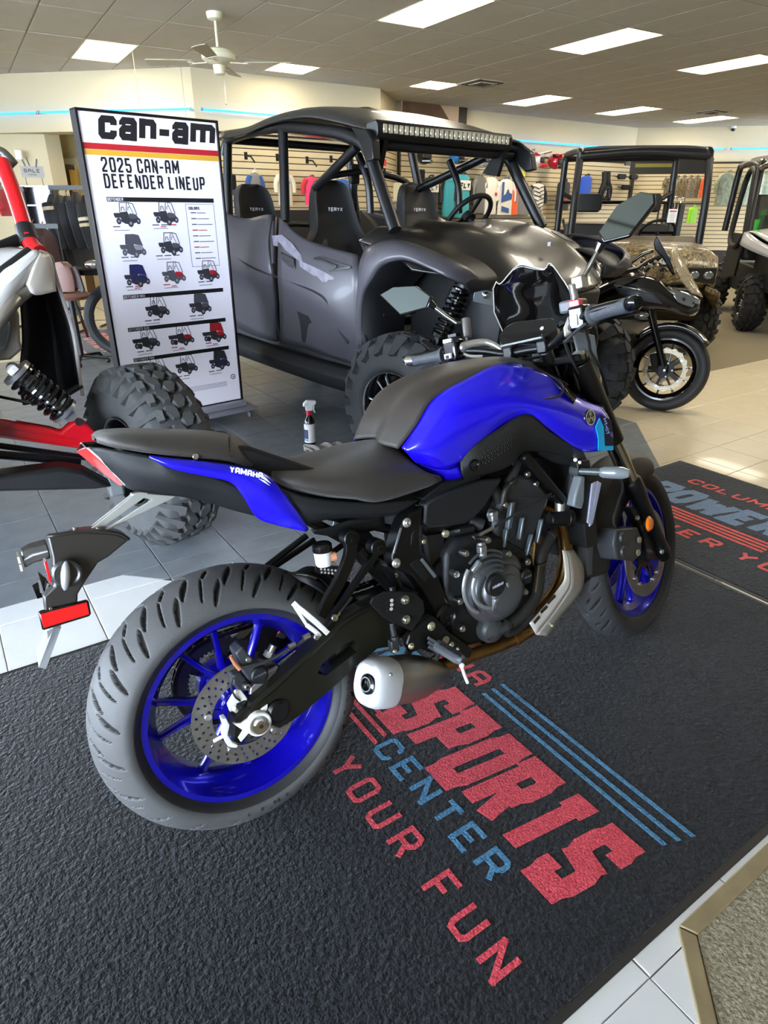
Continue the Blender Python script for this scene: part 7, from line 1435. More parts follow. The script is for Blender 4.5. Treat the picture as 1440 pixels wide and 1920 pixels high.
# heat shield with three slots
hsA = [(.9424,-.14,.459), (.9839,-.135,.4516), (1.0386,-.12,.3935), (1.0546,-.115,.3538), (1.0416,-.115,.2891), (.9691,-.125,.2636), (.9083,-.13,.2377), (.8879,-.13,.2091), (.8648,-.132,.2145), (.8402,-.134,.2239)]
b = M(); b.patch([[(.9319,-.15,.4642), (.9335,-.155,.4189), (.9321,-.155,.3791), (.9059,-.155,.3545), (.8547,-.155,.3219), (.797,-.15,.2857)], [(.9485,-.152,.4571), (.9513,-.158,.4147), (.9517,-.158,.3562), (.9272,-.158,.3277), (.8793,-.158,.2904), (.8192,-.152,.2429)]], 5, 3, linear=True)
b.patch([[(.9485,-.152,.4571), (.9513,-.158,.4147), (.9517,-.158,.3562), (.9272,-.158,.3277), (.8793,-.158,.2904), (.8192,-.152,.2429)], [(1.0085,-.12,.4365), (1.0583,-.11,.3684), (1.0545,-.11,.3044), (1.0071,-.115,.2722), (.9429,-.12,.2431), (.8885,-.125,.2053)]], 5, 4, linear=True); hsd = b.build('heat_shield', mat('heat_shield_aluminium', 'cbc7be', .42, metal=.25, bump=.1), BT, solid=.003, sharp=25)
b = M()
for p, q in (((.8607,-.1595,.3279), (.8902,-.1595,.3413)), ((.8332,-.1595,.3077), (.8582,-.1595,.319)), ((.8073,-.158,.2851), (.8281,-.158,.2975))): b.tube([p, q], .0055, 8)
b.v = [(x, -.1585 + (y + .1595) * .2 - .0008, z) for x, y, z in b.v]; b.build('shield_slot', mat('slot_dark', '2b1f1c', .5), hsd)
b = M()
for p in ((1.018,-.128,.3763), (.896,-.14,.2404)): b.cyl(V(p) + V(0, .004, 0), V(p) + V(.002, -.003, 0), .0055, 14)
b.build('shield_bolt', mat('zinc_bolt', 'c2bfa4', .35), hsd)
# radiator and its side covers
b = M(); b.prism([(x, -.15, z) for x, z in ((1.00, .70), (1.05, .70), (1.08, .44), (1.03, .44))], (0, .30, 0)); rd = b.build('radiator', DKP, BT, bevel=.004)
b = M()
for k in range(16): z = .45 + k * .015; b.box((1.085 - (z - .44) * .11, 0, z), (.004, .27, .004))
b.build('radiator_fin', ENG, rd)
for s in (-1, 1):
    f = lambda p: V(p[0], -s * p[1], p[2])
    b = M(); b.prism([f(p) for p in ((.997,-.165,.6646), (1.0138,-.165,.6612), (1.008,-.165,.5907), (.999,-.165,.5696), (.9656,-.165,.585), (.9726,-.165,.6138))], (0, -s * .03, 0)); rc = b.build('radiator_side_cover', mat('slate_grey_plastic', '6d7378', .4), BT, bevel=.005)
    b = M(); b.prism([f(p) for p in ((1.025,-.155,.6575), (1.0504,-.155,.6339), (1.0328,-.155,.5125), (1.0048,-.155,.5241), (1.0101,-.155,.5652))], (0, -s * .02, 0)); b.build('cover_inner', MBLK, rc)
    b = M(); b.prism([f(p) for p in ((1.0468,-.16,.6323), (1.0643,-.16,.6349), (1.0381,-.16,.5138), (1.0252,-.16,.5233))], (0, -s * .006, 0)); b.prism([f(p) for p in ((1.0687,-.16,.6355), (1.084,-.16,.6262), (1.0469,-.16,.5149), (1.0336,-.16,.5086))], (0, -s * .006, 0)); b.build('cover_blade', mat('lilac_silver', 'a9aec4', .35, metal=.3), rc, bevel=.001)
    # front indicator
    a_, b2 = f((1.0103,-.14,.6737)), f((1.0904,-.265,.6667)); b = M(); b.tube([a_, a_.lerp(b2, .42)], .010, 12); b.cyl(a_ - V(0, s * .02, 0), a_.lerp(b2, .06), .016, 18); st = b.build('front_indicator', mat('indicator_stalk', '4d5355', .35, metal=.2), BT)
    dd = (b2 - a_); b = M(); b.lathe([(0, 0), (.012, .0), (.0165, .01), (.0175, .03), (.0165, .06), (.011, .075), (0, .080)], a_.lerp(b2, .40), dd, 24); b.build('indicator_lens', mat('indicator_grey_lens', '8d979b', .14, metal=.4, coat=1), st)
b = M(); b.ball((.9918,-.15,.7101), .006, 10, 6); b.ball((1.0083,-.15,.6995), .005, 10, 6); b.build('wire_clip', WHT, BT)

# ---- steering head, bars, instruments (steered frame)
b = M(); b.prism([(1.01, -.13, .955), (1.08, -.12, .955), (1.08, .12, .955), (1.01, .13, .955), (.96, .05, .955), (.96, -.05, .955)], (-.008, 0, .022)); sb(b, 'top_yoke', PBLK, bevel=.005); b = M(); b.prism([(1.10, -.13, .80), (1.16, -.12, .80), (1.16, .12, .80), (1.10, .13, .80), (1.06, .05, .80), (1.06, -.05, .80)], (-.01, 0, .03)); sb(b, 'lower_yoke', PBLK, bevel=.006)
b = M(); b.cyl((1.11, 0, .80), (1.03, 0, .97), .03, 20); sb(b, 'steering_stem', PBLK)
bar = [(.852, -.37, 1.072), (.884, -.235, 1.068), (.93, -.14, 1.035), (.955, -.075, 1.01), (.957, 0, 1.008), (.955, .075, 1.01), (.93, .14, 1.03), (.884, .235, 1.045), (.852, .37, 1.044)]
b = M(); b.tube(bar, .0115, 14, smooth=5); sb(b, 'handlebar', PBLK)
for s in (-1, 1): b = M(); b.cyl((.975, s * .055, .965), (.957, s * .055, 1.0), .018, 18); b.box((.957, s * .055, 1.010), (.04, .03, .034)); sb(b, 'bar_riser', PBLK, bevel=.004)
def gripp(a, c, e, s):
    a, c, e = V(a), V(c), V(e); b = M(); d = (c - a); L = d.length; b.lathe([(.0165, 0), (.024, 0), (.024, .006), (.0185, .010), (.0172, .04), (.0165, .07), (.0175, L - .004), (.019, L)], a, d, 26); g_ = sb(b, 'handlebar_grip', GRIP)
    b = M(); b.lathe([(.0, 0), (.015, 0), (.017, .004), (.017, .024), (.013, .030), (.006, .030), (.006, .026), (0, .026)], c, e - c, 22); b.build('bar_end', GBLK if s < 0 else CHR, g_); return g_
gripp((.8913,-.235,1.0631), (.8578,-.345,1.0661), (.8468,-.37,1.0673), -1); gripp((.879,.235,1.036), (.8604,.335,1.0361), (.8489,.36,1.0375), 1)
b = M(); b.box((.9067,-.195,1.0622), (.045, .045, .06)); sb(b, 'right_switch_block', GBLK, bevel=.008, seg=3)
b = M(); b.box((.9014,-.19,1.0941), (.02, .03, .026)); b.box((.8929,-.2,1.076), (.006, .022, .02)); rs_ = sb(b, 'stop_switch', mat('red_switch', 'e33444', .35, coat=.4), bevel=.004)
b = M(); b.box(V((.9018,-.19,1.0582)) + V(-.018, 0, 0), (.008, .02, .026)); b.build('switch_legend', WHT, rs_, bevel=.002); b = M(); b.box(V((.9041,-.19,1.0568)) + V(-.023, 0, 0), (.004, .010, .014)); b.build('switch_key', GBLK, rs_)
b = M(); b.box((.8879,.2,1.0439), (.05, .05, .062)); ls = sb(b, 'left_switch_block', GBLK, bevel=.009, seg=3)
b = M(); b.box(V((.8808,.2,1.0338)) + V(-.024, 0, -.004), (.008, .024, .014)); b.box(V((.8854,.2,1.0547)) + V(-.022, 0, .018), (.008, .03, .010)); b.build('left_switch', WHT, ls, bevel=.001); b = M(); b.box(V((.8829,.2,1.0321)) + V(-.029, 0, -.004), (.004, .012, .009)); b.box(V((.9052,.2,1.0563)) + V(-.010, 0, .030), (.02, .03, .008)); b.build('switch_key', GBLK, ls)
# clutch side: perch, lever
SLV = mat('lever_silver', 'c3bfb6', .3, metal=.8)
b = M(); b.tube([(.8951,.185,1.0486), (.9218,.16,1.0534), (.9504,.13,1.0511), (.9645,.1,1.0302), (.9698,.085,1.0065)], [.013, .006], 14, smooth=5); b.ball((.8986,.18,1.0476), .016, 14, 10); lv = sb(b, 'clutch_perch', SLV); b = M(); b.tube([(.8981,.175,1.0287), (.9016,.15,1.0187), (.9116,.12,1.0135)], .0045, 8, smooth=4); b.tube([(.904,.18,1.0274), (.8996,.22,1.0103), (.8935,.29,1.0046)], .006, 10, smooth=4); b.build('clutch_lever', MATS['lever_silver'], lv)
b = M(); b.lathe([(.006, 0), (.010, .004), (.010, .012), (.0065, .018), (.006, .04)], (.9765,.08,1.0097), V((.9902,.06,1.0101)) - V((.9765,.08,1.0097)), 14); sb(b, 'cable_adjuster', SLV)
b = M(); b.prism([V(p) for p in ((.9109,-.155,1.0707), (.9215,-.165,1.0801), (.9204,-.17,1.0662), (.912,-.165,1.0334), (.9019,-.145,1.0189), (.8999,-.148,1.0463))], (.03, 0, 0)); mcyl = sb(b, 'front_master_cylinder', SLV, bevel=.006, seg=3)
b = M(); b.box(V((.9113,-.16,1.0763)) + V(.03, 0, .02), (.06, .05, .03)); b.build('fluid_reservoir', GRYP, mcyl, bevel=.006)
b = M(); b.tube([V((.9141,-.17,1.0482)) + V(.03, 0, 0), V((.9168,-.22,1.052)) + V(.06, 0, 0), V((.888,-.29,1.0505)) + V(.065, 0, 0), V((.8523,-.34,1.0509)) + V(.055, 0, 0)], .006, 10, smooth=5); b.build('brake_lever', PBLK, mcyl)
b = M(); b.tube([V((.9025,-.15,1.0127)), V((.8848,-.2,1.0355)), V((.8804,-.225,1.0454))], .004, 8, smooth=4); sb(b, 'throttle_cable', RUB)
for pts in ([(.9116,-.2,1.0404), (.9645,-.18,1.0035), (1.0251,-.15,.9761), (1.1219,-.12,.9282), (1.2107,-.09,.8451)], [(.9116,.12,1.0135), (.957,.09,.9992), (1.0177,.05,.9943), (1.0326,.02,.9554)], [(.903,.18,1.0229), (.9443,.12,.9894), (.9892,.05,.9862), (1.0352,0,.9855)], [(.9144,-.14,1.0135), (.9717,-.12,.971), (1.0391,-.1,.9244)], [(.9934,.03,1.0203), (1.0107,0,.9995), (1.0114,-.06,1.005)]): b = M(); b.tube(pts, .0042, 8, smooth=6); sb(b, 'control_cable', RUB)
b = M(); b.cyl((.9725,-.04,1.0139), (.9729,-.05,1.0408), .010, 14); b.cyl((1.0249,-.12,.9592), (1.0324,-.12,.9685), .006, 12); b.cyl((1.0476,-.12,.9442), (1.0553,-.12,.9536), .006, 12); sb(b, 'yoke_bolt', SLV)
# mirrors
MIRG = mat('mirror_glass', '98a6a8', .04, metal=1.0)
def mirror(poly, stem, rb, tilt, s):
    P = [V(p) for p in poly]; c_ = sum(P, V(0, 0, 0)) / len(P)
    if tilt: P = [c_ + Matrix.Rotation(R(tilt[0]), 3, 'Z') @ Matrix.Rotation(R(tilt[1]), 3, 'Y') @ (p - c_) for p in P]
    n_ = V(0, 0, 0)
    for i in range(len(P)): n_ += (P[i] - c_).cross(P[(i + 1) % len(P)] - c_)
    n_.normalize(); n_ = n_ if n_.x < 0 else -n_
    b = M(); b.loft([[c_ + (p - c_) * k + n_ * h for p in P] for k, h in ((1.06, .0), (1.05, -.008), (.85, -.022), (.45, -.030))]); mo = sb(b, 'mirror', GBLK, bevel=.003)
    b = M(); b.prism([c_ + (p - c_) * .985 + n_ * .0006 for p in P], n_ * .0012); b.build('mirror_glass', MIRG, mo)
    b = M(); b.tube(stem, .0058, 12, smooth=0); b.build('mirror_stem', mat('stem_chrome', '8a8a88', .18, metal=.9), mo)
    e, f_ = V(stem[-2]), V(stem[-1]); b = M(); b.tube([f_.lerp(e, .35), f_], [.008, .013], 14); b.build('mirror_boss', GBLK, mo); return mo
mirror([(.866,-.2846,1.2372), (.89,-.3209,1.2853), (.908,-.3657,1.3009), (.908,-.3956,1.2872), (.9,-.3988,1.2682), (.862,-.3564,1.2131), (.856,-.3018,1.2139)], [(.8761,-.2,1.1056), (.8747,-.2,1.1356), (.893,-.215,1.1457), (.9006,-.235,1.1744), (.9153,-.262,1.2188)], .006, None, -1)
mirror([(.906,.4822,1.2584), (.913,.4283,1.2695), (.913,.337,1.2529), (.902,.2742,1.2105), (.894,.2876,1.1828), (.887,.391,1.1826)], [(.9393,.19,1.0645), (.9585,.2,1.1189), (.9325,.215,1.1214), (.9226,.245,1.1489), (.8959,.275,1.1895)], .006, None, 1)
b = M(); b.cyl((.9444,.19,1.0764), (.9583,.2,1.1296), .0125, 18); sb(b, 'mirror_clamp', mat('clamp_grey', '6b6664', .3, metal=.5), bevel=.001); b = M(); b.cyl((.8811,-.2,1.1055), (.8737,-.2,1.1431), .0095, 16); b.box((.8901,-.212,1.1427), (.03, .03, .03)); sb(b, 'mirror_clamp', mat('clamp_silver', 'a9a8a2', .25, metal=.8), bevel=.003)
# display
b = M(); dp = [(.9515,.085,1.0661), (.9838,.085,1.085), (1.0176,.07,1.0969), (1.0159,0,1.0901), (1.0059,-.055,1.0848), (.9996,-.075,1.0687), (.9758,-.085,1.0459), (.9375,-.065,1.035), (.9554,.02,1.0347), (.9456,.08,1.0346)]
P = [V(p) for p in dp]; b.prism(P, (.012, 0, -.022)); ds = sb(b, 'instrument_display', GBLK, bevel=.004, seg=3); b = M(); b.tube([V(p) + V(-.004, 0, -.002) for p in ((.9478,.078,1.0341), (.9553,.018,1.0358), (.9384,-.063,1.0366))], .0032, 8); b.build('display_trim', mat('display_silver', 'b8bdc2', .25, metal=.6), ds)
b = M(); q = V((.9523,-.058,1.0533)) + V(-.003, 0, .004); b.cyl(q, q + V(-.002, 0, .002), .005, 16); b.build('display_button', WHT, ds)
# screen: curved sheet standing in front of the display
sc_rows = [[(1.075,.1543,1.0714), (1.09,.138,1.055), (1.105,.1023,1.0387), (1.11,.0597,1.0315), (1.1,.0071,1.039), (1.09,-.0404,1.0511), (1.075,-.0838,1.0618)],
           [(1.05,.1613,1.1384), (1.065,.1366,1.1408), (1.08,.0899,1.1404), (1.085,.0426,1.1339), (1.075,-.0163,1.1299), (1.06,-.0615,1.1199), (1.045,-.1088,1.1011)],
           [(1.03,.1403,1.2023), (1.043,.1203,1.2068), (1.052,.0688,1.2058), (1.056,.0207,1.195), (1.05,-.0338,1.1858), (1.04,-.0747,1.1712), (1.02,-.1144,1.1353)],
           [(1.025,.1226,1.218), (1.033,.1124,1.2112), (1.035,.0513,1.2458), (1.038,.0041,1.2302), (1.034,-.0343,1.2169), (1.025,-.0593,1.2248), (1.017,-.1007,1.1658)]]
b = M(); b.patch(sc_rows, 4, 5)
scr = sb(b, 'windscreen', SMOKE, solid=.004, sharp=60)
b = M(); b.tube([V(p) - V(.001, 0, 0) for p in [r[0] for r in sc_rows] + catmull(sc_rows[3], 4) + [r[-1] for r in sc_rows[::-1]][1:]], .0018, 6, smooth=0); b.build('screen_edge', mat('edge_pale', 'a8a49c', .3, coat=.5), scr)
b = M(); b.loft([[(x, y, z) for y, z in ((-w, z0), (w, z0), (w * 1.1, (z0 + z1) / 2), (w, z1), (-w, z1), (-w * 1.1, (z0 + z1) / 2))] for x, w, z0, z1 in ((1.07, .07, .86, 1.02), (1.12, .10, .84, 1.0), (1.17, .09, .85, .96), (1.20, .06, .87, .93))]); hl = sb(b, 'headlight_unit', GBLK, bevel=.01)
b = M(); b.ball((1.195, 0, .90), (.02, .05, .03), 20, 12); b.build('headlight_lens', LENS, hl)
for s in (-1, 1): b = M(); b.prism([(1.02, s * .10, 1.04), (1.10, s * .12, 1.02), (1.12, s * .115, .90), (1.05, s * .10, .93)], (0, s * .006, 0)); sb(b, 'headlight_cowl', mat('slate_grey_plastic', '6d7378', .4), bevel=.003)
# side stand (far side)
b = M(); b.tube([(.62, .12, .26), (.60, .22, .075)], .012, 12); b.tube([(.60, .22, .075), (.63, .235, .050)], .013, 10); b.box((.60, .24, .052), (.06, .04, .008), Matrix.Rotation(R(11), 3, 'X')); b.build('side_stand', PBLK, BT)

n1 = nwheel(-.045, .09, .122); n2 = nwheel(-1.445, .12, .16)
for s in (-1, 1):
    b = disc((-.045, s * .07, .3), s, .150, .118, .005, 15)
    # wavy outer edge
    b.v = [(x + (x + .045) * .03 * math.sin(16 * math.atan2(z - .3, x + .045)) * (1 if math.hypot(x + .045, z - .3) > .145 else 0), y, z + (z - .3) * .03 * math.sin(16 * math.atan2(z - .3, x + .045)) * (1 if math.hypot(x + .045, z - .3) > .145 else 0)) for x, y, z in b.v]; dk = b.build('brake_disc', mat('petal_disc', 'b5ab95', .3, metal=.8), n1)
    b = M(); b.ring((-.045, s * .066, .3), (0, 1, 0), .06, .03, .006, 30)
    for k in range(5): a = R(36 + 72 * k); b.beam((-.045 + .05 * math.cos(a), s * .067, .3 + .05 * math.sin(a)), (-.045 + .122 * math.cos(a), s * .067, .3 + .122 * math.sin(a)), .02, .005, (0, 1, 0))
    b.build('disc_carrier', PBLK, dk); b = M()
    for k in range(5): a = R(36 + 72 * k); b.cyl((-.045 + .123 * math.cos(a), s * .068, .3 + .123 * math.sin(a)), (-.045 + .123 * math.cos(a), s * .078, .3 + .123 * math.sin(a)), .009, 12)
    for k in range(5): a = R(72 * k); b.cyl((-.045 + .05 * math.cos(a), s * .068, .3 + .05 * math.sin(a)), (-.045 + .05 * math.cos(a), s * .074, .3 + .05 * math.sin(a)), .006, 10)
    b.build('disc_rivet', STEEL, dk)
    b = M(); b.cyl((-.045, s * .105, .3), (-.20, s * .10, .66), .0225, 22); b.cyl((-.20, s * .10, .66), (-.29, s * .10, .88), .026, 22); b.box((-.06, s * .105, .3), (.06, .04, .06)); b.cyl((-.045, s * .125, .3), (-.045, s * .13, .3), .014, 18); b.build('fork_leg', PBLK, n_t, bevel=.002)
    b = M(); b.lathe([(0, .004), (.008, .004), (.010, 0), (0, 0)][::-1], (-.045, s * .131, .3), (0, s, 0), 16); b.build('axle_cap', STEEL, n_t)
    b = M(); b.box((-.125, s * .09, .36), (.05, .05, .10), Matrix.Rotation(R(-20), 3, 'Y')); b.build('front_caliper', CASE, n_t, bevel=.008)
b = M(); rows = []
for k in range(17):
    a = R(38 + 100 * k / 16); rows.append([(-.045 + rr * math.cos(a), yy, .3 + rr * math.sin(a)) for rr, yy in ((.29, -.068), (.315, -.062), (.33, -.03), (.333, 0), (.33, .03), (.315, .062), (.29, .068))])
b.grid(rows); b.build('front_fender', NB, n_t, solid=.004)
def nf(s): return lambda p: V(p[0], -s * p[1], p[2])
for s in (-1, 1):
    f = nf(s)
    b = M(); b.patch([[f(p) for p in r] for r in (
        [(-.695,-.15,.756), (-.573,-.17,.842), (-.436,-.19,.908), (-.297,-.19,.927), (-.201,-.17,.911), (-.106,-.15,.839), (.001,-.1,.794), (.1,-.04,.759)],
        [(-.695,-.16,.643), (-.577,-.19,.76), (-.419,-.21,.822), (-.278,-.21,.828), (-.172,-.19,.81), (-.07,-.16,.76), (.025,-.11,.724), (.1,-.04,.723)],
        [(-.688,-.15,.453), (-.575,-.17,.613), (-.399,-.18,.679), (-.258,-.18,.699), (-.155,-.17,.712), (-.06,-.14,.701), (.033,-.1,.682), (.082,-.03,.693)])], 5, 4); b.build('side_fairing', NB, n_t, solid=.006)
    b = M(); b.patch([[f(p) for p in r] for r in ([(-.481,-.2,.862), (-.351,-.215,.843), (-.206,-.21,.814)], [(-.433,-.215,.796), (-.284,-.22,.764), (-.133,-.19,.748)])], 5, 3); b.build('fairing_blade', mat('blue_grey_fairing', '4e5560', .2, metal=.4, coat=.6), n_t, solid=.006)
    b = M(); b.patch([[f(p) for p in r] for r in ([(-.122,-.13,.868), (-.042,-.11,.844), (.033,-.07,.825), (.098,-.02,.791)], [(-.089,-.145,.823), (-.015,-.12,.792), (.049,-.08,.776), (.097,-.02,.759)], [(-.045,-.145,.769), (.006,-.12,.751), (.056,-.08,.741), (.088,-.02,.733)])], 4, 3); hl = b.build('headlight', LENS, n_t, solid=.006)
    b = M(); b.ball(f((-.015,-.118,.789)), (.02, .01, .016), 12, 8); b.ball(f((.054,-.075,.769)), (.014, .01, .012), 12, 8); b.build('headlight_bulb', DKP, hl)
    b = M(); b.patch([[f(p) for p in r] for r in ([(-.139,-.1,1.126), (-.083,-.11,1.044), (-.008,-.1,.934), (.081,-.05,.825)], [(-.144,-.14,1.081), (-.101,-.15,.996), (-.036,-.14,.906), (.034,-.09,.835)])], 5, 3); b.build('windscreen_side', mat('tinted_clear_screen', 'b9ad8d', .08, alpha=.45, coat=.6), n_t, solid=.004)
    b = M(); b.prism([f(p) for p in ((-.26,-.26,1.134), (-.246,-.26,1.184), (-.196,-.26,1.112), (-.139,-.25,1.038), (-.1,-.22,.964), (-.119,-.22,.959), (-.196,-.25,1.053), (-.243,-.26,1.091))], (0, -s * .03, 0)); b.build('mirror', GBLK, n_t, bevel=.006)
    b = M(); b.tube([f((-.34,-.3,.96)), f((-.278,-.2,1.021)), f((-.223,-.08,1.067))], .012, 10); b.tube([f((-.44,-.36,.928)), f((-.34,-.3,.96))], .017, 12); b.build('clip_on_bar', PBLK, n_t)
    b = M(); b.ball(f((-.258,-.19,.662)), (.05, .012, .022), 16, 8, Matrix.Rotation(R(-12), 3, 'Y')); b.build('front_indicator', LENS, n_t)
b = M(); b.patch([[(-.139,-.1,1.126), (-.083,-.11,1.044), (-.008,-.1,.934), (.081,-.05,.825)], [(-.123,-.02,1.138), (-.062,0,1.051), (.017,0,.941), (.11,0,.814)], [mirr(p) for p in ((-.139,-.1,1.126), (-.083,-.11,1.044), (-.008,-.1,.934), (.081,-.05,.825))]], 5, 4); b.build('windscreen', MATS['tinted_clear_screen'], n_t, solid=.004)
tk = [[(-.658,-.04,.985), (-.598,-.05,1.023), (-.485,-.06,1.022), (-.391,-.05,1.001), (-.294,-.03,.955)], [(-.638,-.1,.938), (-.574,-.12,.971), (-.464,-.12,.975), (-.369,-.1,.955), (-.293,-.06,.936)], [(-.61,-.12,.872), (-.564,-.15,.883), (-.476,-.15,.908), (-.371,-.13,.917), (-.295,-.08,.916)]]
b = M(); b.patch(tk[::-1] + [[mirr(p) for p in r] for r in tk], 5, 4); tkk = b.build('tank_cover', BRZ, n_t, solid=.006)
b = M(); a_, c_ = V((-.596,-.105,.983)), V((-.503,-.125,.945)); strokes(b, 'KAWASAKI', a_ + V(0, -.004, 0), c_ - a_, V(0, .3, 1), .022, .017, .0045, .12, .15); b.build('brand_lettering', mat('gold_ink', 'c9b183', .3, metal=.5), tkk)
for k in range(14):
    q = V((-.34,-.06,1.023)).lerp(V((-.164,-.06,1.029)), (k * .37) % 1) + V(0, random.uniform(-.06, .06), random.uniform(-.05, .04)); b = M(); b.ball(q, random.uniform(.006, .014), 10, 6); b.cyl(q, q + V(.02, .01, random.uniform(-.02, .02)), .005, 8); b.build('control_fitting', [CHR, STEEL, GBLK][k % 3], n_t)
b = M(); b.tube([(-.447,0,.977), (-.352,0,1.071), (-.269,0,1.108)], .012, 8, smooth=4); b.tube([(-.391,.1,.931), (-.295,.08,1.025), (-.195,.05,1.079)], .008, 8, smooth=4); b.box((-.168,0,1.04), (.05, .16, .06)); b.build('instrument_cluster', GBLK, n_t, bevel=.006)
b = M(); b.loft([[(x, y, z) for y, z in ((-w, z0), (w, z0), (w, z1), (-w, z1))] for x, w, z0, z1 in ((-1.75, .06, .86, .92), (-1.35, .10, .74, .84), (-1.05, .12, .66, .80), (-.80, .12, .60, .84))]); b.build('seat_and_tail', NB, n_t, bevel=.03, seg=3)
b = M(); b.prism([(x, -.12, z) for x, z in ((-.28, .55), (-.28, .30), (-.50, .16), (-.95, .16), (-1.05, .45), (-.9, .62))], (0, .24, 0)); b.build('engine_cowl', CASE, n_t, bevel=.03)
b = M(); b.beam((-.95, -.10, .36), (-1.445, -.11, .30), .03, .05); b.beam((-.95, .10, .36), (-1.445, .11, .30), .03, .05); b.build('swing_arm', PBLK, n_t, bevel=.006)

# ================================================================ goods on the slatted walls (floor grid frame m; the wall runs along its x)
WA, WB = 10.2, 10.95
def wall_thing(name, label, cat, p, group=None, ang=34.0): q = W(p); return thing(name, label, cat, q, ang, group)
HK = mat('hanger_hook', '1a1a1a', .4, metal=.4)
def hook(p, label, l=.28):
    t = wall_thing('display_hook', label, 'hook', p, 'display hooks on the slatted wall'); b = M(); b.box((0, .02, 0), (.05, .01, .10)); b.tube([(0, .02, 0), (0, -l * .6, -.02), (.0, -l, -.10)], .012, 8); b.build('arm', HK, t); return t
def garment(label, p0, p1, cols, kind='jersey', group=None, art=None, ang=34.0, depth=.10, cat='jersey'):
    """p0 upper-left and p1 lower-right of the garment in wall coordinates"""
    w = abs(p1[0] - p0[0]); h = abs(p0[2] - p1[2]); cx = (p0[0] + p1[0]) / 2; t = thing('jersey' if cat == 'jersey' else cat.replace(' ', '_'), label, cat, W((cx, p0[1], p0[2])), ang, group)
    hw = w / 2; m1, m2 = cols[0], cols[1]; b = M()
    bw = hw * .66
    def ring(z, ww, d): return [(ww * math.copysign(abs(math.cos(a)) ** .6, math.cos(a)), d * math.sin(a), z) for a in [2 * math.pi * k / 16 for k in range(16)]]
    b.loft([ring(-h, bw * 1.05, depth * .45), ring(-h * .7, bw * 1.0, depth * .5), ring(-h * .35, bw * .98, depth * .5), ring(-h * .13, bw * .95, depth * .45), ring(-h * .05, bw * .7, depth * .35), ring(-.01, bw * .32, depth * .25)], smooth=2); o = b.build('body', m1, t)
    for s in (-1, 1):
        if kind == 'vest': continue
        b = M(); b.tube([(s * bw * .78, 0, -h * .12), (s * hw * .84, 0, -h * .34), (s * hw * .86, -.01, -h * .62)], [depth * .46, depth * .34], 12, smooth=3); b.build('sleeve', m2, t)
    b = M(); b.ring((0, -.005, -.005), (0, .5, 1), bw * .34, bw * .24, .02, 20); b.build('collar', cols[2] if len(cols) > 2 else m2, t)
    b = M(); b.tube([(0, 0, -.01), (0, 0, .03), (.02, 0, .055), (.03, 0, .04)], .006, 6, smooth=3); b.build('hanger', mat('clear_hanger', 'b8b4a8', .2), t)
    if art: art(t, w, h, bw, -depth * .5)
    return t
def cmat(h, n=None): return mat('fabric_' + h, h, .9, bump=.3, bscale=150, sheen=.2)
TEAL, BLKF, WHF, GRYF, BLUF, REDF, ORF, CRM, PINK = cmat('2f8f97'), cmat('17181b'), cmat('cfc8bb'), cmat('6f6c68'), cmat('27497f'), cmat('b01f2a'), cmat('d8561c'), cmat('c9bda2'), cmat('d8345c')
def band(t, x0, x1, z0, z1, y, m, n='print_band'): b = M(); b.box(((x0 + x1) / 2, y - .006, (z0 + z1) / 2), (x1 - x0, .012, z1 - z0)); b.build(n, m, t, bevel=.004)
def fly(mat_):
    def f(t, w, h, bw, y): band(t, -bw * .85, bw * .85, -h * .37, -h * .15, y, WHF); b = M(); strokes(b, 'FLY', (-bw * .68, y - .013, -h * .33), (1, 0, 0), (0, 0, 1), h * .13, bw * .40, bw * .12, .2, .15, .004, h * .035); b.build('print_lettering', mat_, t)
    return f
garment('teal and black jersey with FLY lettering on the back wall', (8.964,10.95,2.013), (9.501,10.95,1.233), (TEAL, BLKF, BLKF), art=fly(BLKF), group='motocross jerseys on the back wall')
for k, x in enumerate((832, 838, 844)): garment(['leftmost of the three side-on teal jerseys left of the FLY jersey', 'middle one of the three side-on teal jerseys', 'teal side-on jersey touching the FLY jersey'][k], [(8.704,10.95,1.96), (8.769,10.95,1.962), (8.848,10.95,1.964)][k], [(8.903,10.95,1.253), (8.984,10.95,1.253), (9.066,10.95,1.253)][k], (TEAL, BLKF, BLKF), group='motocross jerseys on the back wall', depth=.08)
garment('black jersey with small FLY lettering behind the windscreen pillar', (8.168,10.95,1.946), (8.703,10.95,1.215), (BLKF, BLKF), art=fly(GRYF), group='motocross jerseys on the back wall')
garment('grey camouflage jersey right of the teal FLY jersey', (9.468,10.95,2), (9.898,10.95,1.312), (cmat('5f5d58'), cmat('777570')), group='motocross jerseys on the back wall')
garment('cream white jersey with red cuff between grey and blue ones', (9.721,10.95,1.988), (10.225,10.95,1.292), (WHF, WHF, GRYF), art=lambda t, w, h, bw, y: band(t, bw * .45, bw * .8, -h * .5, -h * .42, y, REDF), group='motocross jerseys on the back wall')
def bluemark(t, w, h, bw, y):
    b = M(); b.prism([(-bw * .8, y - .006, -h * .5), (-bw * .2, y - .006, -h * .42), (0, y - .006, -h * .3), (bw * .2, y - .006, -h * .3), (bw * .25, y - .006, -h * .38), (bw * .7, y - .006, -h * .42), (bw * .7, y - .006, -h * .56), (-bw * .8, y - .006, -h * .66)], (0, .004, 0)); b.prism([(-bw * .7, y - .006, -h * .75), (bw * .4, y - .006, -h * .82), (bw * .4, y - .006, -h * .95), (-bw * .7, y - .006, -h * .9)], (0, .004, 0)); b.prism([(-bw * .8, y - .006, -h * .1), (-bw * .5, y - .006, -h * .1), (-bw * .5, y - .006, -h * .45), (-bw * .8, y - .006, -h * .5)], (0, .004, 0)); b.build('print_mark', BLUF, t)
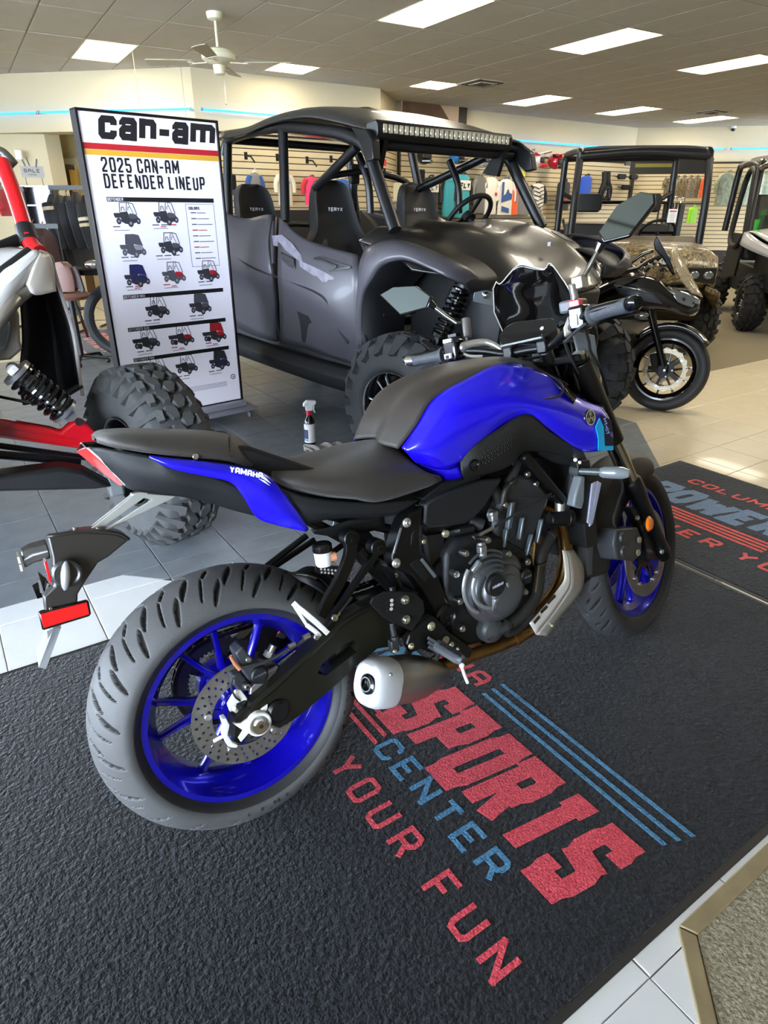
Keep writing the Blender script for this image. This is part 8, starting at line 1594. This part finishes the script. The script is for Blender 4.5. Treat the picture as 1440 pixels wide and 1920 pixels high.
garment('white jersey with large blue geometric print', (10.097,10.95,1.96), (10.684,10.95,1.282), (WHF, WHF, BLUF), art=bluemark, group='motocross jerseys on the back wall')
garment('thin orange jersey beside the white and blue one', (10.501,10.95,1.793), (10.809,10.95,1.282), (ORF, GRYF), group='motocross jerseys on the back wall', depth=.07)
garment('grey jersey with dark numerals right of the orange one', (10.644,10.95,1.865), (11.221,10.95,1.292), (GRYF, GRYF), group='motocross jerseys on the back wall')
def zebra(t, w, h, bw, y):
    b = M()
    for k in range(7): z = -h * (.12 + .12 * k); b.beam((-bw * .8, y - .006, z), (bw * .2 * (k % 3), y - .006, z - h * .07), .02, .006, (0, 1, 0)); b.beam((bw * .1, y - .006, z - h * .03), (bw * .8, y - .006, z + h * .03), .018, .006, (0, 1, 0))
    b.build('print_mark', BLKF, t)
garment('black and white striped jersey left of the camouflage vehicle', (11.01,10.95,1.903), (11.619,10.95,1.26), (WHF, BLKF), art=zebra, group='motocross jerseys on the back wall')
# clothing seen through the black vehicle
garment('grey hooded top with blue sleeve lettering, seen through the black vehicle', (4.357,10.2,1.874), (4.641,10.2,1.422), (GRYF, BLUF, CRM), group='tops on the slatted wall behind the black vehicle')
garment('cream top with blue script, seen through the black vehicle', (4.82,10.2,1.887), (5.173,10.2,1.425), (CRM, CRM), group='tops on the slatted wall behind the black vehicle', art=lambda t, w, h, bw, y: band(t, -bw * .4, bw * .6, -h * .34, -h * .28, y, cmat('4b86b8')))
garment('pink red top above the front seat of the black vehicle', (5.282,10.2,1.842), (5.666,10.2,1.429), (PINK, REDF), group='tops on the slatted wall behind the black vehicle')
garment('blue top with cream and orange panels behind the black vehicle', (5.79,10.2,1.825), (6.256,10.2,1.432), (cmat('2a5c9a'), CRM), group='tops on the slatted wall behind the black vehicle', art=lambda t, w, h, bw, y: band(t, -bw * .5, bw * .9, -h * .9, -h * .55, y, CRM))
for p, l in (((4.394,10.2,2.085), 'leftmost display hook seen through the black vehicle'), ((4.906,10.2,2.084), 'second display hook from the left behind the black vehicle'), ((5.416,10.2,2.068), 'display hook with ribbed arm above the pink top'), ((5.849,10.2,2.099), 'display hook above the blue top'), ((6.878,10.2,1.949), 'display hook beside the red wall tag')): hook(p, l)
t = wall_thing('wall_tag', 'small red tag on the slatted wall behind the black vehicle', 'tag', (6.855,10.2,2.083)); b = M(); b.box((0, 0, 0), (.09, .01, .10)); b.build('card', REDF, t)
t = wall_thing('wall_tag', 'yellow tag below the helmets on the back wall', 'tag', (10.834,10.95,2.057)); b = M(); b.box((0, 0, 0), (.15, .01, .10)); b.build('card', mat('yellow_card', 'c9c43a', .6), t)
# shelf unit with boxes behind the black vehicle
t = thing('display_counter', 'long black display counter under the jerseys', 'counter', W((8.815,9.9,1.044)[:2]), 34)
b = M(); b.box((.9, .1, .50), (3.2, .5, 1.0)); b.build('cabinet', mat('counter_black', '0e0d0e', .4), t, bevel=.01); b = M(); b.box((.9, .1, 1.01), (3.26, .56, .03)); b.build('top', mat('counter_top', '1a1a1a', .3), t, bevel=.005)
OG = mat('tan_leather', 'a8702c', .7, bump=.4, bscale=120)
for k, p in enumerate(((8.655,9.55,1.071), (8.759,9.55,1.07), (8.863,9.55,1.069), (8.97,9.55,1.059), (9.077,9.55,1.049))):
    g_ = wall_thing('work_glove', ['tan work glove, leftmost in the row under the jerseys', 'tan work glove, second from the left under the jerseys', 'tan work glove in the middle of the row under the jerseys', 'tan work glove, second from the right under the jerseys', 'tan work glove, rightmost in the row under the jerseys'][k], 'glove', p, 'tan gloves hanging at the counter')
    b = M(); b.box((0, 0, -.02), (.07, .03, .10))
    for j in range(4): b.tube([(-.027 + .018 * j, 0, -.06), (-.03 + .02 * j, -.01, -.13)], .009, 6)
    b.tube([(.035, 0, -.02), (.06, -.01, -.08)], .010, 6); b.build('leather', OG, g_, bevel=.008)
t = wall_thing('boxed_part', 'blue product box on the shelf behind the front seats', 'box', (7.188,10,1.446)); b = M(); b.box((0, 0, 0), (.28, .2, .17)); b.build('carton', mat('blue_carton', '1f3f86', .5), t, bevel=.003); b = M(); strokes(b, 'HD', (-.10, -.101, -.02), (1, 0, 0), (0, 0, 1), .06, .05, .012); b.build('lettering', WHT, t)
t = wall_thing('boxed_part', 'cream cardboard box standing above the blue box', 'box', (7.063,10.05,1.643)); b = M(); b.box((0, 0, 0), (.14, .14, .28)); b.build('carton', mat('cream_carton', 'b8ab8a', .7), t, bevel=.003)
t = thing('shelf_unit', 'low black shelf unit against the slatted wall behind the seats', 'shelf', W(((5.945,10.1,1.311))[:2]), 34); b = M(); b.box((.3, .0, .68), (3.2, .35, 1.36)); b.build('carcass', mat('counter_black', '0e0d0e', .4), t, bevel=.01)
# helmets
def helmet(label, p, shell, trim, ang=14, visor=None):
    t = thing('helmet', label, 'helmet', W(p), ang, 'motocross helmets on the back wall'); b = M(); b.ball((0, 0, 0), (.145, .175, .15), 22, 14)
    b.v = [(x, y, z) if not (y < -.08 and -.07 < z < .055) else (x, -.08, z) for x, y, z in b.v]; s_ = b.build('shell', shell, t)
    b = M(); b.box((0, -.095, -.008), (.20, .04, .10)); b.build('eye_port', DKP, t, bevel=.02)
    b = M(); b.loft([[(x * .95, -.10 - .12 * (1 - abs(x) / .14) + dy, z) for x in (-.13, -.08, 0, .08, .13)] + [(x * .95, -.06 - .12 * (1 - abs(x) / .14) + dy, z) for x in (.13, .08, 0, -.08, -.13)] for z, dy in ((-.135, .01), (-.10, -.01), (-.065, 0))]); b.build('chin_guard', trim, t, bevel=.008)
    b = M(); b.prism([(-.12, -.06, .10), (.12, -.06, .10), (.10, -.25, .135), (.03, -.28, .15), (-.03, -.28, .15), (-.10, -.25, .135)], (0, .01, .018)); b.build('peak', visor or shell, t, bevel=.004)
    b = M(); b.prism([(-.13, -.08, .06), (-.04, -.14, .07), (-.10, .05, .13), (-.14, .03, .07)], (.004, 0, .012)); b.prism([(.13, -.08, .06), (.04, -.14, .07), (.10, .05, .13), (.14, .03, .07)], (-.004, 0, .012)); b.build('shell_graphic', trim, t)
    return t
HB, HW_, HR, HBK = mat('helmet_blue', '2a6fa8', .25, coat=.7), mat('helmet_white', 'cfcac3', .25, coat=.7), mat('helmet_red', 'b8142a', .25, coat=.7), mat('helmet_black', '151518', .25, coat=.7)
for p, l, a, c_, an in (((8.256,10.95,2.283), 'black helmet behind the pillar of the black vehicle', HBK, HBK, 30), ((9.064,10.95,2.316), 'blue and black helmet above the FLY jersey', HB, HBK, 60), ((9.709,10.95,2.278), 'cream white helmet with large peak below the light bar', HW_, GRYP, 60), ((10.314,10.95,2.386), 'black and orange helmet half behind the front pillar', HBK, cmat('d8561c'), 60),
                      ((10.752,10.95,2.337), 'blue and red helmet right of the light bar', HB, HR, 60), ((11.248,10.95,2.327), 'white and red helmet next to the blue and red one', HW_, HR, 60), ((11.78,10.95,2.317), 'red and black helmet beside the camouflage vehicle roof', HR, HBK, 60)):
    helmet(l, p, a, c_, an)
# protectors and bags seen through the camouflage vehicle
def brace(label, p):
    t = wall_thing('neck_brace', label, 'neck brace', p, 'body protectors on the back wall'); b = M(); b.tube([(-.18, 0, -.32), (-.15, -.05, -.05), (-.07, -.03, .12), (-.07, 0, .32)], .055, 10, smooth=4); b.tube([(.18, 0, -.32), (.15, -.05, -.05), (.07, -.03, .12), (.07, 0, .32)], .055, 10, smooth=4); b.torus((0, -.05, -.12), (0, 1, .2), .12, .045, 20, 8); b.build('padding', MBLK, t); b = M(); b.beam((-.1, -.10, -.2), (-.03, -.10, 0), .02, .01, (0, 1, 0)); b.beam((.1, -.10, -.2), (.03, -.10, 0), .02, .01, (0, 1, 0)); b.build('strap', GRYP, t); return t
brace('large black body protector with two upright collars, seen through the camouflage vehicle', (13.464,10.95,1.849))
garment('bright blue vest beside the body protector', (12.549,10.95,2.085), (13.101,10.95,1.559), (cmat('1c49b0'), BLKF), 'vest', cat='vest'); garment('dark vest with red patch left of the camouflage vehicle seats', (11.806,10.95,1.962), (12.421,10.95,1.369), (BLKF, BLKF), 'vest', cat='vest', art=lambda t, w, h, bw, y: band(t, -bw * .3, bw * .5, -h * .75, -h * .6, y, REDF))
for p, l in (((13.978,10.95,2.081), 'left pair of black goggles on the back wall'), ((14.407,10.95,2.081), 'right pair of black goggles on the back wall'), ((14.168,10.95,1.863), 'black elbow guard on the back wall')):
    t = wall_thing('goggles' if 'goggle' in l else 'elbow_guard', l, 'goggles' if 'goggle' in l else 'guard', p, 'small black gear on the back wall'); b = M(); b.loft([[(x, y, z) for x, z in ((-.14, 0), (-.10, .06), (.10, .06), (.14, 0), (.08, -.05), (-.08, -.05))] for y in (-.08, 0)]); b.tube([(-.14, -.04, 0), (-.18, .04, .02)], .012, 6); b.tube([(.14, -.04, 0), (.18, .04, .02)], .012, 6); b.build('frame', MBLK, t, bevel=.01)
t = wall_thing('rack_bar', 'black bar with two hooks near the ceiling above the goggles', 'rack', (14.436,10.95,2.348)); b = M(); b.box((0, 0, 0), (.7, .04, .05)); b.tube([(0, 0, .02), (0, 0, .2)], .03, 8); b.build('bar', HK, t)
t = thing('wall_banner', 'black wall banner with dull yellow lettering above the camouflage clothing', 'banner', W((13.974,9.9,2.253)), -11); b = M(); b.box((.2, 0, 0), (1.7, .03, .30)); b.build('panel', mat('banner_black', '15130f', .6), t); b = M(); b.box((-.1, -.018, .02), (.9, .004, .07)); b.build('print_band', mat('olive_yellow', '6f6a22', .6), t)
CAMF = CAMO
for k, (p0, p1) in enumerate((((14.145,9.9,2.071), (14.6,9.9,1.63)), ((14.378,9.9,2.077), (14.843,9.9,1.633)), ((14.614,9.9,2.084), (15.09,9.9,1.636)), ((14.855,9.9,2.09), (15.342,9.9,1.638)), ((15.099,9.9,2.097), (15.598,9.9,1.641)))):
    garment(['first', 'second', 'middle', 'fourth', 'last'][k] + ' of five camouflage jackets from the left, framed by the camouflage vehicle cage', p0, p1, (CAMF, CAMF), cat='jacket', group='camouflage jackets on the far rack')
garment('orange hunting vest between the two utility vehicles', (14.868,9.5,2.077), (15.386,9.5,1.634), (ORF, ORF), 'vest', cat='vest')
for k, (p0, p1) in enumerate((((14.681,9,2.136), (15.462,9,1.489)), ((15.651,9,2.165), (16.393,9,1.495)), ((16.04,9,2.177), (16.811,9,1.498)), ((16.44,9,2.189), (17.241,9,1.501)))):
    garment(['pale camouflage jacket seen through the side window of the green vehicle', 'pale camouflage jacket behind the windscreen, leftmost of three', 'pale camouflage jacket behind the windscreen, middle of three', 'pale camouflage jacket behind the windscreen, rightmost of three'][k], p0, p1, (mat('fabric_sage', '8a9078', .9, var=.35, vscale=14), mat('fabric_sage', '8a9078')), cat='jacket', group='pale camouflage jackets on the right wall')
garment('fluorescent green vest hanging at the right of the camouflage vehicle', (14.138,9.2,1.449), (14.61,9.2,1.129), (mat('fluorescent_green', '9be01c', .6), mat('fluorescent_green', '9be01c')), 'vest', cat='vest')
for k, p in enumerate(((13.977,9.6,1.577), (14.249,9.6,1.58), (14.534,9.6,1.561))):
    t = wall_thing('trouser_hanger', ['left', 'middle', 'right'][k] + ' one of three chrome hangers with black trousers behind the steering wheel', 'hanger', p, 'black trousers on chrome hangers'); b = M(); b.tube([(-.08, 0, -.05), (-.03, 0, .06), (.05, 0, .07), (.08, 0, 0)], .014, 8, smooth=4); b.build('hook', CHR, t); b = M(); b.loft([[(x, y, z) for x, y in ((-.09, -.03), (.09, -.03), (.09, .03), (-.09, .03))] for z in (-.75, -.3, -.04)]); b.build('cloth', BLKF, t, bevel=.015)
t = thing('garment_rack', 'black rail carrying the camouflage jackets and trousers', 'rack', (W((14.513,9.6,1.322)).x, W((14.513,9.6,1.322)).y, 0), 34); b = M(); b.tube([(-.8, 0, 1.52), (.8, 0, 1.52)], .02, 8)
for x in (-.8, .8): b.tube([(x, 0, 0), (x, 0, 1.52)], .02, 8); b.tube([(x, -.3, .03), (x, .3, .03)], .02, 8)
b.build('frame', HK, t)
# picture on the back wall
t = thing('framed_picture', 'wide picture of brown mountains near the ceiling of the back wall', 'picture', W((8.634,11.15,2.932)), 34)
p0, p1 = (7.839,11.15,2.971), (9.358,11.15,2.828); w = p1[0] - p0[0]; h = 1.05
b = M(); b.box((0, 0, 0), (w, .04, h * .75)); b.build('canvas', mat('picture_sky', 'c0a488', .7), t); hh = h * .375
b = M(); b.prism([(-w / 2 + w * u, -.022, -hh + v * 2 * hh) for u, v in ((0, 0), (0, .85), (.1, .95), (.22, .8), (.35, .9), (.48, .98), (.55, .8), (.68, .55), (.78, .35), (.85, .3), (.87, 0))], (0, -.006, 0)); b.build('mountains', mat('picture_mountain', '5d4630', .7, var=.3, vscale=5), t)
b = M(); b.prism([(-w / 2 + w * u, -.026, -hh + v * 2 * hh) for u, v in ((0, 0), (0, .25), (.3, .3), (.6, .18), (.87, .12), (.87, 0))], (0, -.004, 0)); b.build('foothills', mat('picture_foothill', '2e2419', .7), t)
b = M(); b.box((w * .435, -.024, 0), (w * .13, .01, h * .75)); b.build('dark_panel', mat('picture_dark', '1d1712', .6), t)

# ================================================================ left background: hallway, door, racks, clothes
t = struct(thing('door_1', 'brown wooden door at the end of the hallway', 'door', W(((2.094,13.1,1.295)[0], 13.1, 0)), 34)); 
for k_ in ('label', 'category'): del t[k_]
b = M(); b.box((0, 0, 1.0), (.85, .05, 2.0)); b.build('leaf', mat('door_brown', '6e5334', .5, var=.1, vscale=4), t); b = M(); b.box((-.47, -.01, 1.02), (.09, .08, 2.05)); b.box((.47, -.01, 1.02), (.09, .08, 2.05)); b.box((0, -.01, 2.08), (1.03, .08, .09)); b.build('frame', mat('door_trim', 'c0b48c', .6), t); b = M(); b.ball((.34, -.06, 1.0), .035, 12, 8); b.build('door_handle', CHR, t)
t = thing('paper_notice', 'yellowed strip of paper on the hallway wall', 'notice', W((2.47,12.95,1.742)), 34); b = M(); b.box((0, 0, 0), (.13, .01, .42)); b.build('sheet', mat('yellow_paper', 'c79b3e', .7), t)
t = thing('wall_sensor', 'small white sensor box high on the pale wall', 'sensor', (-5.583,11.2,2.108), 0); b = M(); b.box((0, 0, 0), (.10, .05, .13)); b.build('case', WHT, t, bevel=.01)
SG = mat('grey_sign', '8f8a80', .6)
t = thing('sale_sign', 'grey SALE sign on top of the black shoe display', 'sign', (-4.649,9.6,1.802), 12); b = M(); b.box((0, 0, 0), (.28, .01, .13)); b.build('board', SG, t); b = M(); strokes(b, 'SALE', (-.105, -.006, -.01), (1, 0, 0), (0, 0, 1), .045, .042, .011, .25); b.build('lettering', INK, t); b = M(); strokes(b, 'ITEMS', (-.06, -.006, -.045), (1, 0, 0), (0, 0, 1), .02, .018, .004, .25); b.build('lettering', INK, t); b = M(); b.tube([(-.1, 0, -.065), (-.1, 0, -.18)], .006, 6); b.tube([(.1, 0, -.065), (.1, 0, -.18)], .006, 6); b.build('legs', CHR, t)
for k, (p, a) in enumerate((((-4.719,9.6,1.895), -20), ((-4.672,9.6,1.92), -14), ((-4.592,9.6,1.902), 16))):
    q = thing('display_prong', ['left', 'middle', 'right'][k] + ' dark prong above the SALE sign', 'hook', p, 12, 'dark prongs above the sale sign'); b = M(); b.beam((0, 0, -.05), (math.sin(R(a)) * .1, 0, .05), .018, .01, (0, 1, 0)); b.build('prong', HK, q)
t = thing('shoe_display', 'narrow black display tower with white shelf edges', 'display', ((-4.543,9.4,1.433)[0], 9.4, 0), 8); w = .42
b = M(); b.box((-w / 2, 0, .815), (.02, .35, 1.63)); b.box((w / 2, 0, .815), (.02, .35, 1.63)); b.box((0, .16, .815), (w, .02, 1.63)); b.box((0, 0, 1.62), (w, .35, .02)); b.build('carcass', GBLK, t)
for z in (.45, .8, 1.10, 1.40): b = M(); b.box((0, -.01, z), (w - .02, .34, .02)); o = b.build('shelf', GBLK, t); b = M(); b.box((0, -.185, z), (w - .04, .006, .018)); b.build('shelf_edge', WHT, o)
# jackets on rails
def jacket(label, p0, p1, m, stripe=None, ang=0, y=None, group='dark jackets on the left rail'):
    t = thing('jacket', label, 'jacket', ((p0[0] + p1[0]) / 2, (p0[1] + p1[1]) / 2, p0[2]), ang, group); w = abs(p1[0] - p0[0]) * .72; h = p0[2] - p1[2]; b = M()
    b.loft([[(w * .5 * k * math.cos(a) + dx, .22 * k2 * math.sin(a), z) for a in [2 * math.pi * i / 14 for i in range(14)]] for z, k, k2, dx in ((-h, 1.15, 1.0, .04), (-h * .6, 1.1, 1.1, .02), (-h * .25, .95, 1.1, 0), (-h * .1, .6, .9, -.01), (0, .25, .35, -.02))], smooth=2); b.build('body', m, t)
    b = M(); b.tube([(0, -.2, -h * .14), (.03, -.27, -h * .4), (.06, -.25, -h * .72)], [.07, .05], 10, smooth=3); sl = b.build('sleeve', m, t)
    if stripe:
        for z in stripe: b = M(); b.tube([(.03, -.262, -h * z), (.034, -.264, -h * (z + .045))], [.072, .071], 10); b.build('stripe', mat('cream_stripe', 'b0a283', .8), sl)
    b = M(); b.tube([(-.02, 0, 0), (-.02, 0, .04), (0, 0, .07)], .006, 6); b.build('hanger', CHR, t)
JB = cmat('121214'); MAR = cmat('3b131b')
for k, (p0, p1, st) in enumerate((((-3.944,8.6,1.518), (-3.984,8.6,.705), [.17]), ((-3.864,8.6,1.507), (-3.903,8.6,.705), None), ((-3.782,8.6,1.502), (-3.81,8.6,.705), None), ((-3.672,8.6,1.542), (-3.69,8.6,.706), None), ((-3.57,8.6,1.508), (-3.57,8.6,.706), [.30, .38]))):
    jacket(['black jacket with one cream sleeve band, leftmost on the rail', 'plain black jacket, second from the left on the rail', 'plain black jacket in the middle of the rail', 'black hooded jacket, second from the right on the rail', 'black jacket with two cream sleeve stripes, next to the poster stand'][k], p0, p1, JB, st)
for k, (p0, p1) in enumerate((((-3.92,7.9,1.176), (-3.931,7.9,.523)), ((-3.828,7.9,1.16), (-3.819,7.9,.524)))): jacket(['maroon jacket behind the fender of the red vehicle, left one', 'maroon jacket right of its twin, beside the black jackets'][k], p0, p1, MAR, None, 0, None, 'maroon jackets at the left')
jacket('bright red jacket behind the red pillar at the left edge', (-4.222,7.9,1.55), (-4.157,7.9,1.284), REDF, None, 0, None, 'red jackets at the left')
for x0, x1, z, y, l in (((-4.62,8.3,1.559), (-4.156,8.3,1.572), 0, 8.3, 'black garment rail at the far left behind the red pillar'), ((-4.006,8.6,1.587), (-3.561,8.6,1.588), 0, 8.6, 'black garment rail holding the black jackets'), ((-3.967,7.9,1.182), (-3.656,7.9,1.183), 0, 7.9, 'low rail carrying the maroon jackets')):
    zz = (x0[2] + x1[2]) / 2; t = thing('garment_rail', l, 'rack', ((x0[0] + x1[0]) / 2, y, 0), 0); L = x1[0] - x0[0]; b = M(); b.box((0, 0, zz), (L, .04, .05)); b.build('rail', HK, t)
    for s in (-1, 1): b = M(); b.tube([(s * (L / 2 - .02), 0, .01), (s * (L / 2 - .02), 0, zz)], .016, 8); b.tube([(s * (L / 2 - .02), -.25, .015), (s * (L / 2 - .02), .25, .015)], .014, 8); b.build('leg', HK, t)
# rolling rack base, stool and a dirt bike partly hidden by the poster stand
o_ = V((-3.456,7.668,0)); t = thing('rolling_stand', 'black rolling stand with slanted leg left of the poster stand', 'stand', o_, 0)
b = M(); b.tube([V((-3.197,6.9,.587)) - o_, V((-3.143,6.9,.335)) - o_, V(0, 0, .01)], .016, 8); b.tube([V((-3.494,7.4,.358)) - o_, V((-3.204,7.4,.365)) - o_], .016, 8); b.build('leg', HK, t)
b = M(); q = V((-3.244,7.4,.308)) - o_; b.cyl(q + V(-.012, 0, -.03), q + V(.012, 0, -.03), .035, 16); b.box(q, (.03, .03, .05)); b.build('caster', GRYP, t, bevel=.002)
t = thing('motorcycle', 'green and black dirt bike mostly hidden behind the poster stand', 'motorcycle', (-2.745,6.614,0), 20); o_ = V((-2.745,6.614,0)); RO = Matrix.Rotation(R(-20), 3, 'Z')
def L(p): return RO @ (V(p) - o_)
b = M(); b.tube([L((-2.988,6.6,.84)), L((-2.877,6.6,.831)), L((-2.726,6.6,.817)), L((-2.601,6.6,.798))], .014, 10); b.build('handlebar', PBLK, t); b = M(); b.tube([L((-2.988,6.6,.84)), L((-2.898,6.6,.831))], .02, 12); b.build('handlebar_grip', RUB, t)
b = M(); b.ball(L((-2.76,6.5,.881)), (.07, .03, .04), 14, 8); b.build('mirror', CHR, t); b = M(); b.box(L((-2.809,6.55,.811)), (.22, .05, .06)); b.build('brake_reservoir', GBLK, t, bevel=.01)
b = M(); b.tube([L((-2.699,6.5,.806)), L((-2.704,6.5,.72)), L((-2.671,6.5,.623)), L((-2.662,6.5,.5))], .006, 8, smooth=4); b.build('brake_hose', RUB, t)
b = M(); b.prism([L(p) for p in ((-2.777,6.7,.7), (-2.71,6.7,.72), (-2.533,6.7,.651), (-2.55,6.7,.551), (-2.732,6.7,.57), (-2.769,6.7,.625))], (0, .2, 0)); b.build('shroud', mat('green_plastic', '1f8a2c', .35, coat=.4), t, bevel=.015)
q = L((-2.612,6.6,.215)); b = M(); b.torus((q.x, q.y, .36), (.3, 1, 0), .31, .05, 36, 10); wl = b.build('wheel', RUB, t); b = M(); b.cyl((q.x, q.y - .06, .36), (q.x, q.y + .06, .36), .05, 16)
for k in range(12): a = R(30 * k); b.tube([(q.x, q.y, .36), (q.x + .26 * math.cos(a), q.y - .08 * math.cos(a), .36 + .26 * math.sin(a))], .003, 5)
b.build('spokes', STEEL, wl)
b = M(); b.tube([L((-2.669,6.55,.568)), L((-2.691,6.55,.265)), (q.x, q.y - .08, .36)], .025, 10); b.prism([L(p) for p in ((-2.667,6.5,.5), (-2.623,6.5,.515), (-2.635,6.5,.17), (-2.69,6.5,.159))], (0, .04, 0)); b.build('fork', GBLK, t)
b = M(); b.prism([L(p) for p in ((-2.72,6.5,.17), (-2.677,6.5,.17), (-2.687,6.5,.055), (-2.727,6.5,.065))], (0, .05, 0)); b.build('fork_guard', GBLK, t)
t = thing('stool', 'stool with rounded brown padded back left of the poster stand', 'stool', ((-3.507,7.43,0)[0], (-3.507,7.43,0)[1], 0), 0); o_ = V(t.location)
def L(p): return V(p) - o_
c_ = L((-2.955,6.3,.793)); b = M(); b.loft([[(c_.x + w * x, c_.y + y, c_.z + z) for x, y in ((-1, -.04), (-.6, -.06), (.6, -.06), (1, -.04), (1, .04), (-1, .04))] for z, w in ((-.13, .09), (-.05, .10), (.05, .09), (.10, .065), (.125, .03))], smooth=2); b.build('back_pad', mat('brown_vinyl', '6a463a', .5, bump=.3), t)
b = M(); b.prism([L(p) for p in ((-2.869,6.3,.877), (-2.835,6.3,.877), (-2.809,6.3,.785), (-2.792,6.3,.668), (-2.822,6.3,.644), (-2.847,6.3,.691), (-2.882,6.3,.668), (-2.911,6.3,.667))], (0, .03, 0)); b.build('back_bracket', mat('maroon_dark', '2b1515', .5), t, bevel=.004)
b = M(); b.loft([[(c_.x + .02 + w * math.cos(a), c_.y + w * math.sin(a), z) for a in [2 * math.pi * i / 20 for i in range(20)]] for z, w in ((c_.z - .2, .15), (c_.z - .17, .17), (c_.z - .14, .15))]); b.build('seat_pad', MATS['brown_vinyl'], t)
b = M(); b.tube([(c_.x + .02, c_.y, c_.z - .2), (c_.x + .02, c_.y, .06)], .025, 12)
for k in range(5): a = R(72 * k); b.tube([(c_.x + .02, c_.y, .07), (c_.x + .02 + .25 * math.cos(a), c_.y + .25 * math.sin(a), .05)], .014, 8); b.ball((c_.x + .02 + .25 * math.cos(a), c_.y + .25 * math.sin(a), .025), .025, 10, 6)
b.build('base', HK, t)
